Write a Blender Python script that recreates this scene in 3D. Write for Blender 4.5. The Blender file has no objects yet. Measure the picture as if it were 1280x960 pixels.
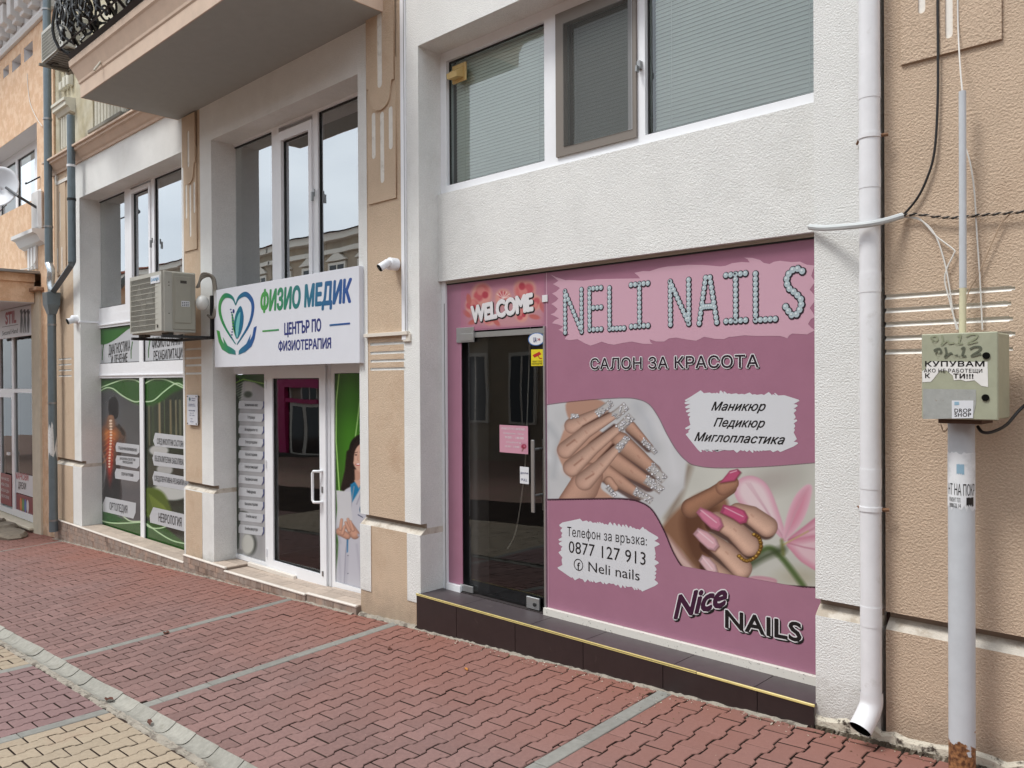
import bpy, bmesh, math, random
import numpy as np
from mathutils import Vector
random.seed(7); rng = np.random.default_rng(5)
PI = math.pi
sc = bpy.context.scene
COL = sc.collection

# ------------------------------------------------------------------ camera
FPX = 1008.0
YAW, PIT, ROLL = math.radians(43.68), math.radians(-.32), math.radians(-.32)
D, CZ = 4.2, 1.77
Fv = np.array([-math.sin(YAW)*math.cos(PIT), math.cos(YAW)*math.cos(PIT), math.sin(PIT)])
_r0 = np.array([math.cos(YAW), math.sin(YAW), 0.]); _u0 = np.cross(_r0, Fv)
Rv = math.cos(ROLL)*_r0+math.sin(ROLL)*_u0; Uv = -math.sin(ROLL)*_r0+math.cos(ROLL)*_u0
CAM = np.array([0., -D, CZ])
cam_d = bpy.data.cameras.new('camera'); cam = bpy.data.objects.new('camera', cam_d); COL.objects.link(cam)
from mathutils import Matrix
m = Matrix(((Rv[0], Uv[0], -Fv[0], CAM[0]), (Rv[1], Uv[1], -Fv[1], CAM[1]), (Rv[2], Uv[2], -Fv[2], CAM[2]), (0, 0, 0, 1)))
cam.matrix_world = m
cam_d.sensor_width = 36; cam_d.lens = FPX/1280*36; cam_d.clip_start = .05; cam_d.clip_end = 500
sc.camera = cam
# ------------------------------------------------------------------ light
world = bpy.data.worlds.new('World'); sc.world = world; world.use_nodes = True
nt = world.node_tree; nt.nodes.clear()
SUN_EL, SUN_ROT = math.radians(58), math.radians(205)
sky = nt.nodes.new('ShaderNodeTexSky'); sky.sky_type = 'NISHITA'; sky.sun_disc = False
sky.sun_elevation = SUN_EL; sky.sun_rotation = SUN_ROT; sky.air_density = 1.0; sky.dust_density = 2.0
tc = nt.nodes.new('ShaderNodeTexCoord'); mp = nt.nodes.new('ShaderNodeMapping'); mp.inputs['Scale'].default_value = (1, 1, 2.2)
nz = nt.nodes.new('ShaderNodeTexNoise'); nz.inputs['Scale'].default_value = 2.2; nz.inputs['Detail'].default_value = 6
cr = nt.nodes.new('ShaderNodeValToRGB')
cr.color_ramp.elements[0].position = .36; cr.color_ramp.elements[0].color = (6.4, 6.95, 7.6, 1)
cr.color_ramp.elements[1].position = .72; cr.color_ramp.elements[1].color = (9.9, 10.4, 10.8, 1)
mx = nt.nodes.new('ShaderNodeMixRGB'); mx.inputs[0].default_value = .9
bg = nt.nodes.new('ShaderNodeBackground'); bg.inputs[1].default_value = .1
out = nt.nodes.new('ShaderNodeOutputWorld')
L = nt.links.new
L(tc.outputs['Generated'], mp.inputs[0]); L(mp.outputs[0], nz.inputs[0]); L(nz.outputs[0], cr.inputs[0])
L(sky.outputs[0], mx.inputs[1]); L(cr.outputs[0], mx.inputs[2]); L(mx.outputs[0], bg.inputs[0]); L(bg.outputs[0], out.inputs[0])
sd = bpy.data.lights.new('sun', 'SUN'); sd.energy = 1.5; sd.angle = math.radians(16); sd.color = (1, .985, .95)
sun = bpy.data.objects.new('sun', sd); COL.objects.link(sun)
# direction from which sun comes: front (-Y), a little left
az = math.radians(205)
sdir = Vector((math.sin(az)*math.cos(SUN_EL), math.cos(az)*math.cos(SUN_EL), math.sin(SUN_EL)))
sun.rotation_euler = sdir.to_track_quat('Z', 'Y').to_euler(); sun.location = (0, -6, 14)
sc.view_settings.view_transform = 'Standard'; sc.view_settings.look = 'None'
sc.view_settings.exposure = 0.82; sc.view_settings.gamma = 1
sc.cycles.max_bounces = 8; sc.cycles.transparent_max_bounces = 12

# ------------------------------------------------------------------ helpers
def ray(px, py): return Fv*FPX+Rv*(px-640)-Uv*(py-480)
def at(px, py, Y):
    d = ray(px, py); t = (Y+D)/d[1]; p = CAM+d*t; return float(p[0]), float(Y), float(p[2])
def AX(px, py, Y): return at(px, py, Y)[0]
def AZ(px, py, Y): return at(px, py, Y)[2]
GA, GB, GC = .0102, .0494, .037
def gz(x, y): return GA+GB*x+GC*min(y, 0) if y > -2.2 else GA+GB*x+GC*(-2.2)+.004*(-2.2-y)
def pj(x, y, z):
    v = np.array([x, y, z])-CAM; w = v@Fv
    return 640+FPX*(v@Rv)/w, 480-FPX*(v@Uv)/w
def lin(c):
    c = np.asarray(c, float)/255.; return np.where(c <= .04045, c/12.92, ((c+.055)/1.055)**2.4)
def S(r, g, b, k=1.0):
    v = lin((r, g, b))*k; return (float(v[0]), float(v[1]), float(v[2]), 1)

MATS = {}
def mat(name, col, rough=.6, metal=0, spec=.5, bump=0, bscale=50, bdist=.003, var=0, vscale=3, col2=None, stain=None, coat=0, attr=None, rand=0, detail=4, grain=0, ygrad=None, splash=None):
    """principled material with position-driven noise colour and relief"""
    if name in MATS: return MATS[name]
    M = bpy.data.materials.new(name); M.use_nodes = True; n = M.node_tree.nodes; l = M.node_tree.links.new
    b = n['Principled BSDF']; b.inputs['Roughness'].default_value = rough; b.inputs['Metallic'].default_value = metal
    b.inputs['Specular IOR Level'].default_value = spec; b.inputs['Coat Weight'].default_value = coat
    b.inputs['Coat Roughness'].default_value = .08
    g = n.new('ShaderNodeNewGeometry'); src = None
    if attr:
        a = n.new('ShaderNodeAttribute'); a.attribute_name = attr; src = a.outputs['Color']
    else:
        r = n.new('ShaderNodeRGB'); r.outputs[0].default_value = col; src = r.outputs[0]
    def noise(scale, det=4, rough_=.55):
        t = n.new('ShaderNodeTexNoise'); t.inputs['Scale'].default_value = scale; t.inputs['Detail'].default_value = det
        t.inputs['Roughness'].default_value = rough_; l(g.outputs['Position'], t.inputs['Vector']); return t.outputs[0]
    def ramp(s, p0, p1, v0=(0, 0, 0, 1), v1=(1, 1, 1, 1)):
        c = n.new('ShaderNodeValToRGB'); c.color_ramp.elements[0].position = p0; c.color_ramp.elements[1].position = p1
        c.color_ramp.elements[0].color = v0; c.color_ramp.elements[1].color = v1; l(s, c.inputs[0]); return c.outputs[0]
    def mix(f, a_, b_, mode='MIX'):
        x = n.new('ShaderNodeMixRGB'); x.blend_type = mode
        if hasattr(f, 'links'): l(f, x.inputs[0])
        else: x.inputs[0].default_value = f
        for i, v in ((1, a_), (2, b_)):
            if hasattr(v, 'links'): l(v, x.inputs[i])
            else: x.inputs[i].default_value = v
        return x.outputs[0]
    if rand:
        o = n.new('ShaderNodeObjectInfo'); a = n.new('ShaderNodeAttribute'); a.attribute_name = 'rnd'
        ad = n.new('ShaderNodeMath'); ad.operation = 'ADD'; l(o.outputs['Random'], ad.inputs[0]); l(a.outputs['Fac'], ad.inputs[1])
        fr = n.new('ShaderNodeMath'); fr.operation = 'FRACT'; l(ad.outputs[0], fr.inputs[0])
        src = mix(1, src, ramp(fr.outputs[0], 0, 1, (1-rand,)*3+(1,), (1+rand,)*3+(1,)), 'MULTIPLY')
    if col2: src = mix(ramp(noise(vscale, 5), .38, .62), src, col2)
    if var: src = mix(1, src, ramp(noise(vscale*3.1, 6, .65), .3, .7, (1-var,)*3+(1,), (1+var,)*3+(1,)), 'MULTIPLY')
    if grain: src = mix(1, src, ramp(noise(bscale*1.1, 3, .7), .3, .7, (1-grain,)*3+(1,), (1+grain,)*3+(1,)), 'MULTIPLY')
    if ygrad:
        sp = n.new('ShaderNodeSeparateXYZ'); l(g.outputs['Position'], sp.inputs[0]); ma = n.new('ShaderNodeMath'); ma.operation = 'MULTIPLY_ADD'; ma.inputs[1].default_value = 2.2
        l(noise(.8, 3), ma.inputs[0]); l(sp.outputs[1], ma.inputs[2]); mr = n.new('ShaderNodeMapRange'); mr.inputs[1].default_value = ygrad[1]; mr.inputs[2].default_value = ygrad[2]; l(ma.outputs[0], mr.inputs[0]); src = mix(mr.outputs[0], src, ygrad[0])
    if splash:
        sp = n.new('ShaderNodeSeparateXYZ'); l(g.outputs['Position'], sp.inputs[0]); ma = n.new('ShaderNodeMath'); ma.operation = 'MULTIPLY_ADD'; ma.inputs[1].default_value = -.0494; l(sp.outputs[0], ma.inputs[0]); l(sp.outputs[2], ma.inputs[2])
        m2 = n.new('ShaderNodeMath'); m2.operation = 'MULTIPLY_ADD'; m2.inputs[1].default_value = -.55; l(noise(5, 6, .7), m2.inputs[0]); l(ma.outputs[0], m2.inputs[2]); mr = n.new('ShaderNodeMapRange'); mr.inputs[1].default_value = -.30; mr.inputs[2].default_value = .02; mr.inputs[3].default_value = .62; mr.inputs[4].default_value = 0; l(m2.outputs[0], mr.inputs[0]); src = mix(mr.outputs[0], src, splash)
    if stain: src = mix(ramp(noise(stain[1], 6, .7), stain[2], stain[2]+.12, (0, 0, 0, 1), (stain[3],)*3+(1,)), src, stain[0])
    l(src, b.inputs['Base Color'])
    if bump:
        bp = n.new('ShaderNodeBump'); bp.inputs['Strength'].default_value = bump; bp.inputs['Distance'].default_value = bdist
        l(noise(bscale, detail, .6), bp.inputs['Height']); l(bp.outputs[0], b.inputs['Normal'])
    MATS[name] = M; return M
def stucco(name, col, sc_=70, dirt=None, bd=.0075):
    return mat(name, col, rough=.9, spec=.25, bump=1, bscale=sc_*.9, bdist=bd*1.15, var=.05, vscale=1.1, stain=dirt, detail=5, grain=.09, splash=S(132, 120, 106))
def emit_glass(name, tint=(.75, .8, .78), ior=1.75, extra=.06, rough=0.0):
    M = bpy.data.materials.new(name); M.use_nodes = True; n = M.node_tree.nodes; l = M.node_tree.links.new; n.clear()
    o = n.new('ShaderNodeOutputMaterial'); tr = n.new('ShaderNodeBsdfTransparent'); tr.inputs[0].default_value = tint+(1,)
    gl = n.new('ShaderNodeBsdfGlossy'); gl.inputs[0].default_value = (.93, .96, .98, 1); gl.inputs['Roughness'].default_value = rough
    fr = n.new('ShaderNodeFresnel'); fr.inputs[0].default_value = ior
    ad = n.new('ShaderNodeMath'); ad.operation = 'ADD'; ad.inputs[1].default_value = extra
    g = n.new('ShaderNodeNewGeometry'); t = n.new('ShaderNodeTexNoise'); t.inputs['Scale'].default_value = 1.6; t.inputs['Detail'].default_value = 1
    l(g.outputs['Position'], t.inputs['Vector']); bp = n.new('ShaderNodeBump'); bp.inputs['Distance'].default_value = .004; bp.inputs['Strength'].default_value = .25
    l(t.outputs[0], bp.inputs['Height']); l(bp.outputs[0], gl.inputs['Normal'])
    mxx = n.new('ShaderNodeMixShader'); l(fr.outputs[0], ad.inputs[0]); l(ad.outputs[0], mxx.inputs[0]); l(tr.outputs[0], mxx.inputs[1]); l(gl.outputs[0], mxx.inputs[2])
    l(mxx.outputs[0], o.inputs[0]); MATS[name] = M; return M

def put(o, parent=None, label=None, cat=None, group=None, kind=None):
    if parent is not None: o.parent = parent
    if label: o['label'] = label
    if cat: o['category'] = cat
    if group: o['group'] = group
    if kind: o['kind'] = kind
    return o
def thing(name, label, cat, loc=(0, 0, 0), group=None):
    o = bpy.data.objects.new(name, None); COL.objects.link(o); o.location = loc; o.empty_display_size = .1
    return put(o, None, label, cat, group)
def offs(parent):
    v = Vector((0, 0, 0))
    while parent is not None: v += parent.location; parent = parent.parent
    return v
class MB:
    def __init__(s): s.v = []; s.f = []; s.m = []; s.c = []
    def add(s, vs, fs, mi=0, c=0.):
        k = len(s.v); s.v += [tuple(v) for v in vs]; s.f += [tuple(k+i for i in f) for f in fs]; s.m += [mi]*len(fs); s.c += [c]*len(fs); return s
    def box(s, x0, x1, y0, y1, z0, z1, mi=0, c=0.):
        if x0 > x1: x0, x1 = x1, x0
        if y0 > y1: y0, y1 = y1, y0
        if z0 > z1: z0, z1 = z1, z0
        return s.add([(x0, y0, z0), (x1, y0, z0), (x1, y1, z0), (x0, y1, z0), (x0, y0, z1), (x1, y0, z1), (x1, y1, z1), (x0, y1, z1)],
            [(0, 3, 2, 1), (4, 5, 6, 7), (0, 1, 5, 4), (1, 2, 6, 5), (2, 3, 7, 6), (3, 0, 4, 7)], mi, c)
    def hexa(s, p, mi=0, c=0.):
        return s.add(p, [(0, 3, 2, 1), (4, 5, 6, 7), (0, 1, 5, 4), (1, 2, 6, 5), (2, 3, 7, 6), (3, 0, 4, 7)], mi, c)
    def quad(s, a, b, c_, d, mi=0): return s.add([a, b, c_, d], [(0, 1, 2, 3)], mi)
    def extX(s, prof, x0, x1, mi=0, z0=0., z1=None):
        """closed profile [(y,z)] extruded along X; optional z shift at both ends"""
        if z1 is None: z1 = z0
        n = len(prof)
        vs = [(x0, y, z+z0) for y, z in prof]+[(x1, y, z+z1) for y, z in prof]
        return s.add(vs, [(i, (i+1) % n, n+(i+1) % n, n+i) for i in range(n)]+[tuple(range(n))[::-1], tuple(range(n, 2*n))], mi)
    def tube(s, path, r, n=8, mi=0, caps=True, sq=None):
        P = [Vector(p) for p in path]; R = r if hasattr(r, '__len__') else [r]*len(P)
        T = []
        for i in range(len(P)):
            a = P[max(i-1, 0)]; b = P[min(i+1, len(P)-1)]; d = (b-a); T.append(d.normalized() if d.length > 1e-9 else Vector((0, 0, 1)))
        u = T[0].orthogonal().normalized(); vs = []
        for i, p in enumerate(P):
            u = (u-T[i]*u.dot(T[i]))
            u = u.normalized() if u.length > 1e-6 else T[i].orthogonal().normalized()
            w = T[i].cross(u)
            for k in range(n):
                a = 2*PI*k/n+(PI/4 if n == 4 else 0); vs.append(p+(u*math.cos(a)+w*math.sin(a))*R[i])
        fs = [(i*n+k, i*n+(k+1) % n, (i+1)*n+(k+1) % n, (i+1)*n+k) for i in range(len(P)-1) for k in range(n)]
        if caps: fs += [tuple(range(n))[::-1], tuple(range((len(P)-1)*n, len(P)*n))]
        return s.add(vs, fs, mi)
    def prism(s, pts, y0, y1, mi=0):
        """polygon in XZ extruded along Y"""
        n = len(pts); vs = [(x, y0, z) for x, z in pts]+[(x, y1, z) for x, z in pts]
        return s.add(vs, [(i, (i+1) % n, n+(i+1) % n, n+i) for i in range(n)]+[tuple(range(n)), tuple(range(n, 2*n))[::-1]], mi)
    def ell(s, c, r, nu=10, nv=6, mi=0):
        vs = []; fs = []
        for j in range(nv+1):
            t = PI*j/nv
            for i in range(nu):
                a = 2*PI*i/nu; vs.append((c[0]+r[0]*math.sin(t)*math.cos(a), c[1]+r[1]*math.sin(t)*math.sin(a), c[2]+r[2]*math.cos(t)))
        for j in range(nv):
            for i in range(nu): fs.append((j*nu+i, j*nu+(i+1) % nu, (j+1)*nu+(i+1) % nu, (j+1)*nu+i))
        return s.add(vs, fs, mi)
    def build(s, name, mats, parent=None, bevel=0, smooth=False, label=None, cat=None, group=None, kind=None, attr=False, loc=None):
        if not isinstance(mats, (list, tuple)): mats = [mats]
        me = bpy.data.meshes.new(name); off = offs(parent)+(Vector(loc) if loc else Vector((0, 0, 0)))
        V = np.array(s.v, float)-np.array(off)
        me.from_pydata([tuple(v) for v in V], [], s.f)
        for i, p in enumerate(me.polygons): p.material_index = s.m[i]
        if bevel:
            bm = bmesh.new(); bm.from_mesh(me)
            bmesh.ops.recalc_face_normals(bm, faces=bm.faces)
            ed = [e for e in bm.edges if len(e.link_faces) == 2 and e.calc_face_angle(0) > .5]
            bmesh.ops.bevel(bm, geom=ed, offset=bevel, segments=1, affect='EDGES', clamp_overlap=True); bm.to_mesh(me); bm.free()
        if attr:
            a = me.attributes.new('rnd', 'FLOAT', 'FACE'); a.data.foreach_set('value', s.c)
        if smooth:
            me.shade_smooth() if hasattr(me, 'shade_smooth') else [setattr(p, 'use_smooth', True) for p in me.polygons]
            try: me.set_sharp_from_angle(angle=math.radians(40))
            except Exception: pass
        for M in mats: me.materials.append(M)
        o = bpy.data.objects.new(name, me); COL.objects.link(o)
        if loc: o.location = loc
        return put(o, parent, label, cat, group, kind)
def relief(name, rects, mats, parent, back=None, holes=(), **kw):
    """front face of a wall as stacked rectangles (x0,x1,z0,z1,y,mat): later ones override; y None = hole"""
    xs = sorted({round(v, 4) for r in rects for v in r[:2]}); zs = sorted({round(v, 4) for r in rects for v in r[2:4]})
    nx, nz_ = len(xs)-1, len(zs)-1; Y = [[None]*nz_ for _ in range(nx)]; Mi = [[0]*nz_ for _ in range(nx)]
    for r in rects:
        x0, x1, z0, z1 = [round(v, 4) for v in r[:4]]
        for i in range(nx):
            if xs[i] >= x0-1e-5 and xs[i+1] <= x1+1e-5:
                for j in range(nz_):
                    if zs[j] >= z0-1e-5 and zs[j+1] <= z1+1e-5: Y[i][j] = r[4]; Mi[i][j] = r[5] if len(r) > 5 else 0
    b = MB(); B = back if back is not None else .3
    for i in range(nx):
        for j in range(nz_):
            y = Y[i][j]
            if y is None: continue
            b.quad((xs[i], y, zs[j]), (xs[i+1], y, zs[j]), (xs[i+1], y, zs[j+1]), (xs[i], y, zs[j+1]), Mi[i][j])
            for di, dj, e in ((1, 0, ((1, 0), (1, 1))), (-1, 0, ((0, 1), (0, 0))), (0, 1, ((1, 1), (0, 1))), (0, -1, ((0, 0), (1, 0)))):
                ii, jj = i+di, j+dj
                yn = Y[ii][jj] if 0 <= ii < nx and 0 <= jj < nz_ else None
                yn = B if yn is None else yn
                if yn > y+1e-6:
                    (a0, a1), (b0, b1) = e
                    p = (xs[i+a0], zs[j+a1]); q = (xs[i+b0], zs[j+b1])
                    mi = Mi[i][j] if yn >= B-1e-6 or yn > y+.06 else Mi[ii][jj]
                    b.quad((p[0], y, p[1]), (p[0], yn, p[1]), (q[0], yn, q[1]), (q[0], y, q[1]), mi)
    return b.build(name, mats, parent, **kw)
def stadium(cx, w, z0, z1, n=6):
    r = w/2; P = []
    for k in range(n+1): a = PI+PI*k/n; P.append((cx+r*math.cos(a), z0+r+r*math.sin(a)))
    for k in range(n+1): a = PI*k/n; P.append((cx+r*math.cos(a), z1-r+r*math.sin(a)))
    return P
def plate(name, outer, holes, y0, y1, M, parent=None, **kw):
    """flat plate with holes: outline in XZ, front at y0, back at y1"""
    cu = bpy.data.curves.new(name, 'CURVE'); cu.dimensions = '2D'; cu.fill_mode = 'BOTH'; cu.extrude = abs(y1-y0)/2
    for pts in [outer]+list(holes):
        sp = cu.splines.new('POLY'); sp.points.add(len(pts)-1); sp.use_cyclic_u = True
        for i, (x, z) in enumerate(pts): sp.points[i].co = (x, z, 0, 1)
    ob = bpy.data.objects.new(name, cu); me = bpy.data.meshes.new_from_object(ob)
    off = offs(parent); n = len(me.vertices); co = np.empty(n*3); me.vertices.foreach_get('co', co); co = co.reshape(-1, 3)
    new = np.stack([co[:, 0]-off[0], -co[:, 2]+(y0+y1)/2-off[1], co[:, 1]-off[2]], 1); me.vertices.foreach_set('co', new.ravel()); me.update()
    me.materials.clear(); me.materials.append(M)
    bpy.data.objects.remove(ob); bpy.data.curves.remove(cu)
    o = bpy.data.objects.new(name, me); COL.objects.link(o); return put(o, parent, **kw)
_tc = {}
from mathutils.geometry import delaunay_2d_cdt
def tmesh(s, shear, off, space):
    """triangulated letter outlines: points, faces and a layer number that keeps overlapping contours apart"""
    key = (s, shear, off, space)
    if key in _tc: return _tc[key]
    cu = bpy.data.curves.new('t', 'FONT'); cu.body = s; cu.shear = shear; cu.resolution_u = 3; cu.space_character = space; cu.align_x = 'LEFT'; cu.fill_mode = 'NONE'
    ob = bpy.data.objects.new('t', cu); me = bpy.data.meshes.new_from_object(ob)
    co = [tuple(v.co[:2]) for v in me.vertices]; nb = {}
    for e in me.edges: a, b = e.vertices; nb.setdefault(a, []).append(b); nb.setdefault(b, []).append(a)
    bpy.data.objects.remove(ob); bpy.data.curves.remove(cu); bpy.data.meshes.remove(me)
    seen = set(); loops = []
    for v in range(len(co)):
        if v in seen or v not in nb: continue
        L_ = [v]; seen.add(v); cur = v
        while True:
            nx_ = [w for w in nb[cur] if w not in seen]
            if not nx_: break
            cur = nx_[0] if len(L_) > 1 or (v+1) not in nx_ else v+1; seen.add(cur); L_.append(cur)
        P = []
        for w in L_:
            if not P or math.dist(co[w], P[-1]) > 1e-6: P.append(co[w])
        if len(P) > 2: loops.append(P)
    pts = [Vector(p) for L_ in loops for p in L_]; ed = []; k = 0
    for L_ in loops: ed += [(k+i, k+(i+1) % len(L_)) for i in range(len(L_))]; k += len(L_)
    cv_, _, cf_, *_r = delaunay_2d_cdt(pts, ed, [], 0, 1e-6)
    V = np.array([(p.x, p.y) for p in cv_]); A = np.array([(pts[a].x, pts[a].y, pts[b].x, pts[b].y) for a, b in ed]); F = []
    for f in cf_:
        c_ = V[list(f)].mean(0); up_ = (A[:, 1] <= c_[1]) & (A[:, 3] > c_[1]); dn = (A[:, 1] > c_[1]) & (A[:, 3] <= c_[1])
        side = (A[:, 2]-A[:, 0])*(c_[1]-A[:, 1])-(c_[0]-A[:, 0])*(A[:, 3]-A[:, 1])
        if (up_ & (side > 0)).sum()-(dn & (side < 0)).sum() != 0: F.append(tuple(f))
    r_ = (V, F, np.zeros(len(V))); _tc[key] = r_; return r_
CAPH = None
def text(s, pl, pr, ptop, Y, M, parent, shear=0, off=0, space=1.0, name='lettering', thick=0, dxy=(0, 0), width_from=None, world=False, arc=0):
    """print a line of text on the plane y=Y. pl, pr = baseline ends, ptop = (px,py) above the left end at cap height (photo points)"""
    global CAPH
    if CAPH is None: CAPH = float(tmesh('H', 0, 0, 1)[0][:, 1].max())
    co, F, Ly = tmesh(s, shear, 0, space); ref = co
    if world: a = np.array(pl, float); b = np.array(pr, float); t = np.array(ptop, float)
    else:
        a = np.array(at(*pl, Y))[[0, 2]]; b = np.array(at(*pr, Y))[[0, 2]]; t = np.array(at(*ptop, Y))[[0, 2]]
    x0, x1 = ref[:, 0].min(), ref[:, 0].max(); u = (co[:, 0]-x0)/(x1-x0); v = co[:, 1]/CAPH
    k_ = abs(off)*.8 if off > .008 else 0
    up = t-a; P = a+np.outer(u, b-a)+np.outer(v, up)+np.array(dxy)
    if arc: P[:, 1] += arc*(1-(2*u-1)**2)
    off3 = offs(parent)
    H_ = float(np.hypot(*up)); base_ = [(p[0]-off3[0], Y-off3[1]+1.5e-5*float(l_), p[1]-off3[2]) for p, l_ in zip(P, Ly)]; V = list(base_); FF = list(F)
    if k_:
        nn = 12 if k_ > .03 else 8
        for q_ in range(nn):
            a_ = 2*PI*q_/nn; dx_, dz_ = k_*H_*math.cos(a_)/CAPH*.72, k_*H_*math.sin(a_)/CAPH*.72; n0_ = len(V)
            V += [(v_[0]+dx_, v_[1]+6e-5*(q_+1), v_[2]+dz_) for v_ in base_]; FF += [tuple(n0_+i for i in f) for f in F]
    nb = len(base_); ncopy = len(V)//nb; o = None; groups_ = [list(range(len(F)))]
    if H_ > .075:
        iv = sorted((min(base_[i][0] for i in f), max(base_[i][0] for i in f), k) for k, f in enumerate(F)); groups_ = []; end = -1e9
        for a_, b_, k in iv:
            if a_ > end+1e-4: groups_.append([])
            groups_[-1].append(k); end = max(end, b_)
    for g_ in groups_:
        fs_ = [tuple(n0*nb+i for i in F[k]) for n0 in range(ncopy) for k in g_]; used = sorted({i for f in fs_ for i in f}); mp_ = {v: i for i, v in enumerate(used)}
        me = bpy.data.meshes.new('letter' if len(groups_) > 1 else name); me.from_pydata([V[i] for i in used], [], [tuple(mp_[i] for i in f) for f in fs_]); me.materials.append(M)
        o = bpy.data.objects.new(me.name.split('.')[0], me); COL.objects.link(o); o.parent = parent
    return o
def flat(name, pts, Y, M, parent, world=False, **kw):
    P = pts if world else [(at(*p, Y)[0], at(*p, Y)[2]) for p in pts]
    return plate(name, P, [], Y, Y+.0006, M, parent, **kw)
def spline(pts, n=8, closed=False):
    P = np.array(pts, float); N = len(P); out_ = []
    rngi = range(N) if closed else range(N-1)
    for i in rngi:
        g = lambda k: P[(i+k) % N] if closed else P[min(max(i+k, 0), N-1)]
        p0, p1, p2, p3 = g(-1), g(0), g(1), g(2)
        for t in np.linspace(0, 1, n, endpoint=False):
            out_.append(.5*((2*p1)+(-p0+p2)*t+(2*p0-5*p1+4*p2-p3)*t*t+(-p0+3*p1-3*p2+p3)*t**3))
    if not closed: out_.append(P[-1])
    return [tuple(p) for p in out_]
def ragged(x0, x1, z0, z1, amp, n=60, seed=1, tilt=.6):
    """torn brush-stroke rectangle outline"""
    r = random.Random(seed); P = []
    def side(a, b, nrm, k):
        tx_, ty_ = (b[0]-a[0])/k, (b[1]-a[1])/k
        for i in np.cumsum([0]+[r.uniform(.4, 1.6) for _ in range(k)]):
            if i > k-.6: break
            o = amp*(.15+.85*r.random()**1.4); sk_ = r.uniform(-.2, .9)
            P.append((a[0]+tx_*i, a[1]+ty_*i)); P.append((a[0]+tx_*(i+.35)+nrm[0]*o, a[1]+ty_*(i+.35)+nrm[1]*o*1.0+sk_*0)); P.append((a[0]+tx_*(i+.6)+nrm[0]*o*.8, a[1]+ty_*(i+.6)+nrm[1]*o*.8))
    cr_ = amp*1.2
    side((x0+cr_, z0), (x1-cr_, z0), (tilt*.4, -1), n); side((x1, z0+cr_), (x1, z1-cr_), (1, .4), n//2)
    side((x1-cr_, z1), (x0+cr_, z1), (-tilt*.4, 1), n); side((x0, z1-cr_), (x0, z0+cr_), (-1, -.4), n//2)
    return P
# ---- painted prints: colours of a printed picture evaluated on a fine grid
class Cv:
    def __init__(s, PX, PY): s.x, s.y = PX, PY; s.c = np.zeros(PX.shape+(3,))
    def fill(s, col): s.c[:] = col
    def over(s, a, col):
        a = np.clip(a, 0, 1)[..., None]; s.c = s.c*(1-a)+np.asarray(col, float)*a
    def sdf(s, P):
        P = np.array(P, float); n = len(P); d = np.full(s.x.shape, 1e9); ins = np.zeros(s.x.shape, bool)
        for i in range(n):
            a, b = P[i], P[(i+1) % n]; e = b-a; wx, wy = s.x-a[0], s.y-a[1]
            t = np.clip((wx*e[0]+wy*e[1])/max(e@e, 1e-9), 0, 1); d = np.minimum(d, np.hypot(wx-e[0]*t, wy-e[1]*t))
            c1 = (a[1] > s.y) != (b[1] > s.y)
            with np.errstate(divide='ignore', invalid='ignore'): xi = (b[0]-a[0])*(s.y-a[1])/(b[1]-a[1])+a[0]
            ins ^= c1 & (s.x < xi)
        return np.where(ins, -d, d)
    def poly(s, P, col, soft=.6, alpha=1): s.over(alpha*np.clip(.5-s.sdf(P)/(2*soft), 0, 1), col); return s
    def stroke(s, P, w, col, soft=.6, alpha=1):
        d = np.full(s.x.shape, 1e9)
        for a, b in zip(P[:-1], P[1:]):
            a = np.array(a, float); e = np.array(b, float)-a; wx, wy = s.x-a[0], s.y-a[1]
            t = np.clip((wx*e[0]+wy*e[1])/max(e@e, 1e-9), 0, 1); d = np.minimum(d, np.hypot(wx-e[0]*t, wy-e[1]*t))
        s.over(alpha*np.clip(.5+(w/2-d)/(2*soft), 0, 1), col)
    def ell(s, c, r, col, soft=.15, rot=0, alpha=1):
        dx, dy = s.x-c[0], s.y-c[1]; ca, sa = math.cos(rot), math.sin(rot)
        q = np.hypot((dx*ca+dy*sa)/r[0], (-dx*sa+dy*ca)/r[1]); s.over(alpha*np.clip((1-q)/soft+.5, 0, 1), col)
    def cap(s, p0, p1, r0, r1, col, edge=.45, lit=(-.5, -.8), soft=.7):
        """tapering rounded limb with soft form shading, as in a printed photograph"""
        a = np.array(p0, float); e = np.array(p1, float)-a; wx, wy = s.x-a[0], s.y-a[1]
        t = np.clip((wx*e[0]+wy*e[1])/max(e@e, 1e-9), 0, 1); r = r0+(r1-r0)*t
        ox, oy = wx-e[0]*t, wy-e[1]*t; d = np.hypot(ox, oy); q = np.clip(d/r, 0, 1)
        li = (ox*lit[0]+oy*lit[1])/np.maximum(r, .1)
        sh = 1-edge*.55*q**2.6+.14*li*(1-.3*q)
        al = np.clip(.5+(r-d)/(2*soft), 0, 1)[..., None]
        base = np.asarray(col, float)*(1-edge*.5*q[..., None]**3)+np.array((150, 100, 84.))*(edge*.5*q[..., None]**3)
        s.c = s.c*(1-al)+base*np.clip(sh, .1, 1.3)[..., None]*al
def vnoise(x, y, sd=0):
    xi = np.floor(x).astype(int); yi = np.floor(y).astype(int); fx = x-xi; fy = y-yi
    h = lambda a, b: ((np.sin(a*127.1+b*311.7+sd*74.7)*43758.5453) % 1)
    fx = fx*fx*(3-2*fx); fy = fy*fy*(3-2*fy)
    return (h(xi, yi)*(1-fx)+h(xi+1, yi)*fx)*(1-fy)+(h(xi, yi+1)*(1-fx)+h(xi+1, yi+1)*fx)*fy
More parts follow.
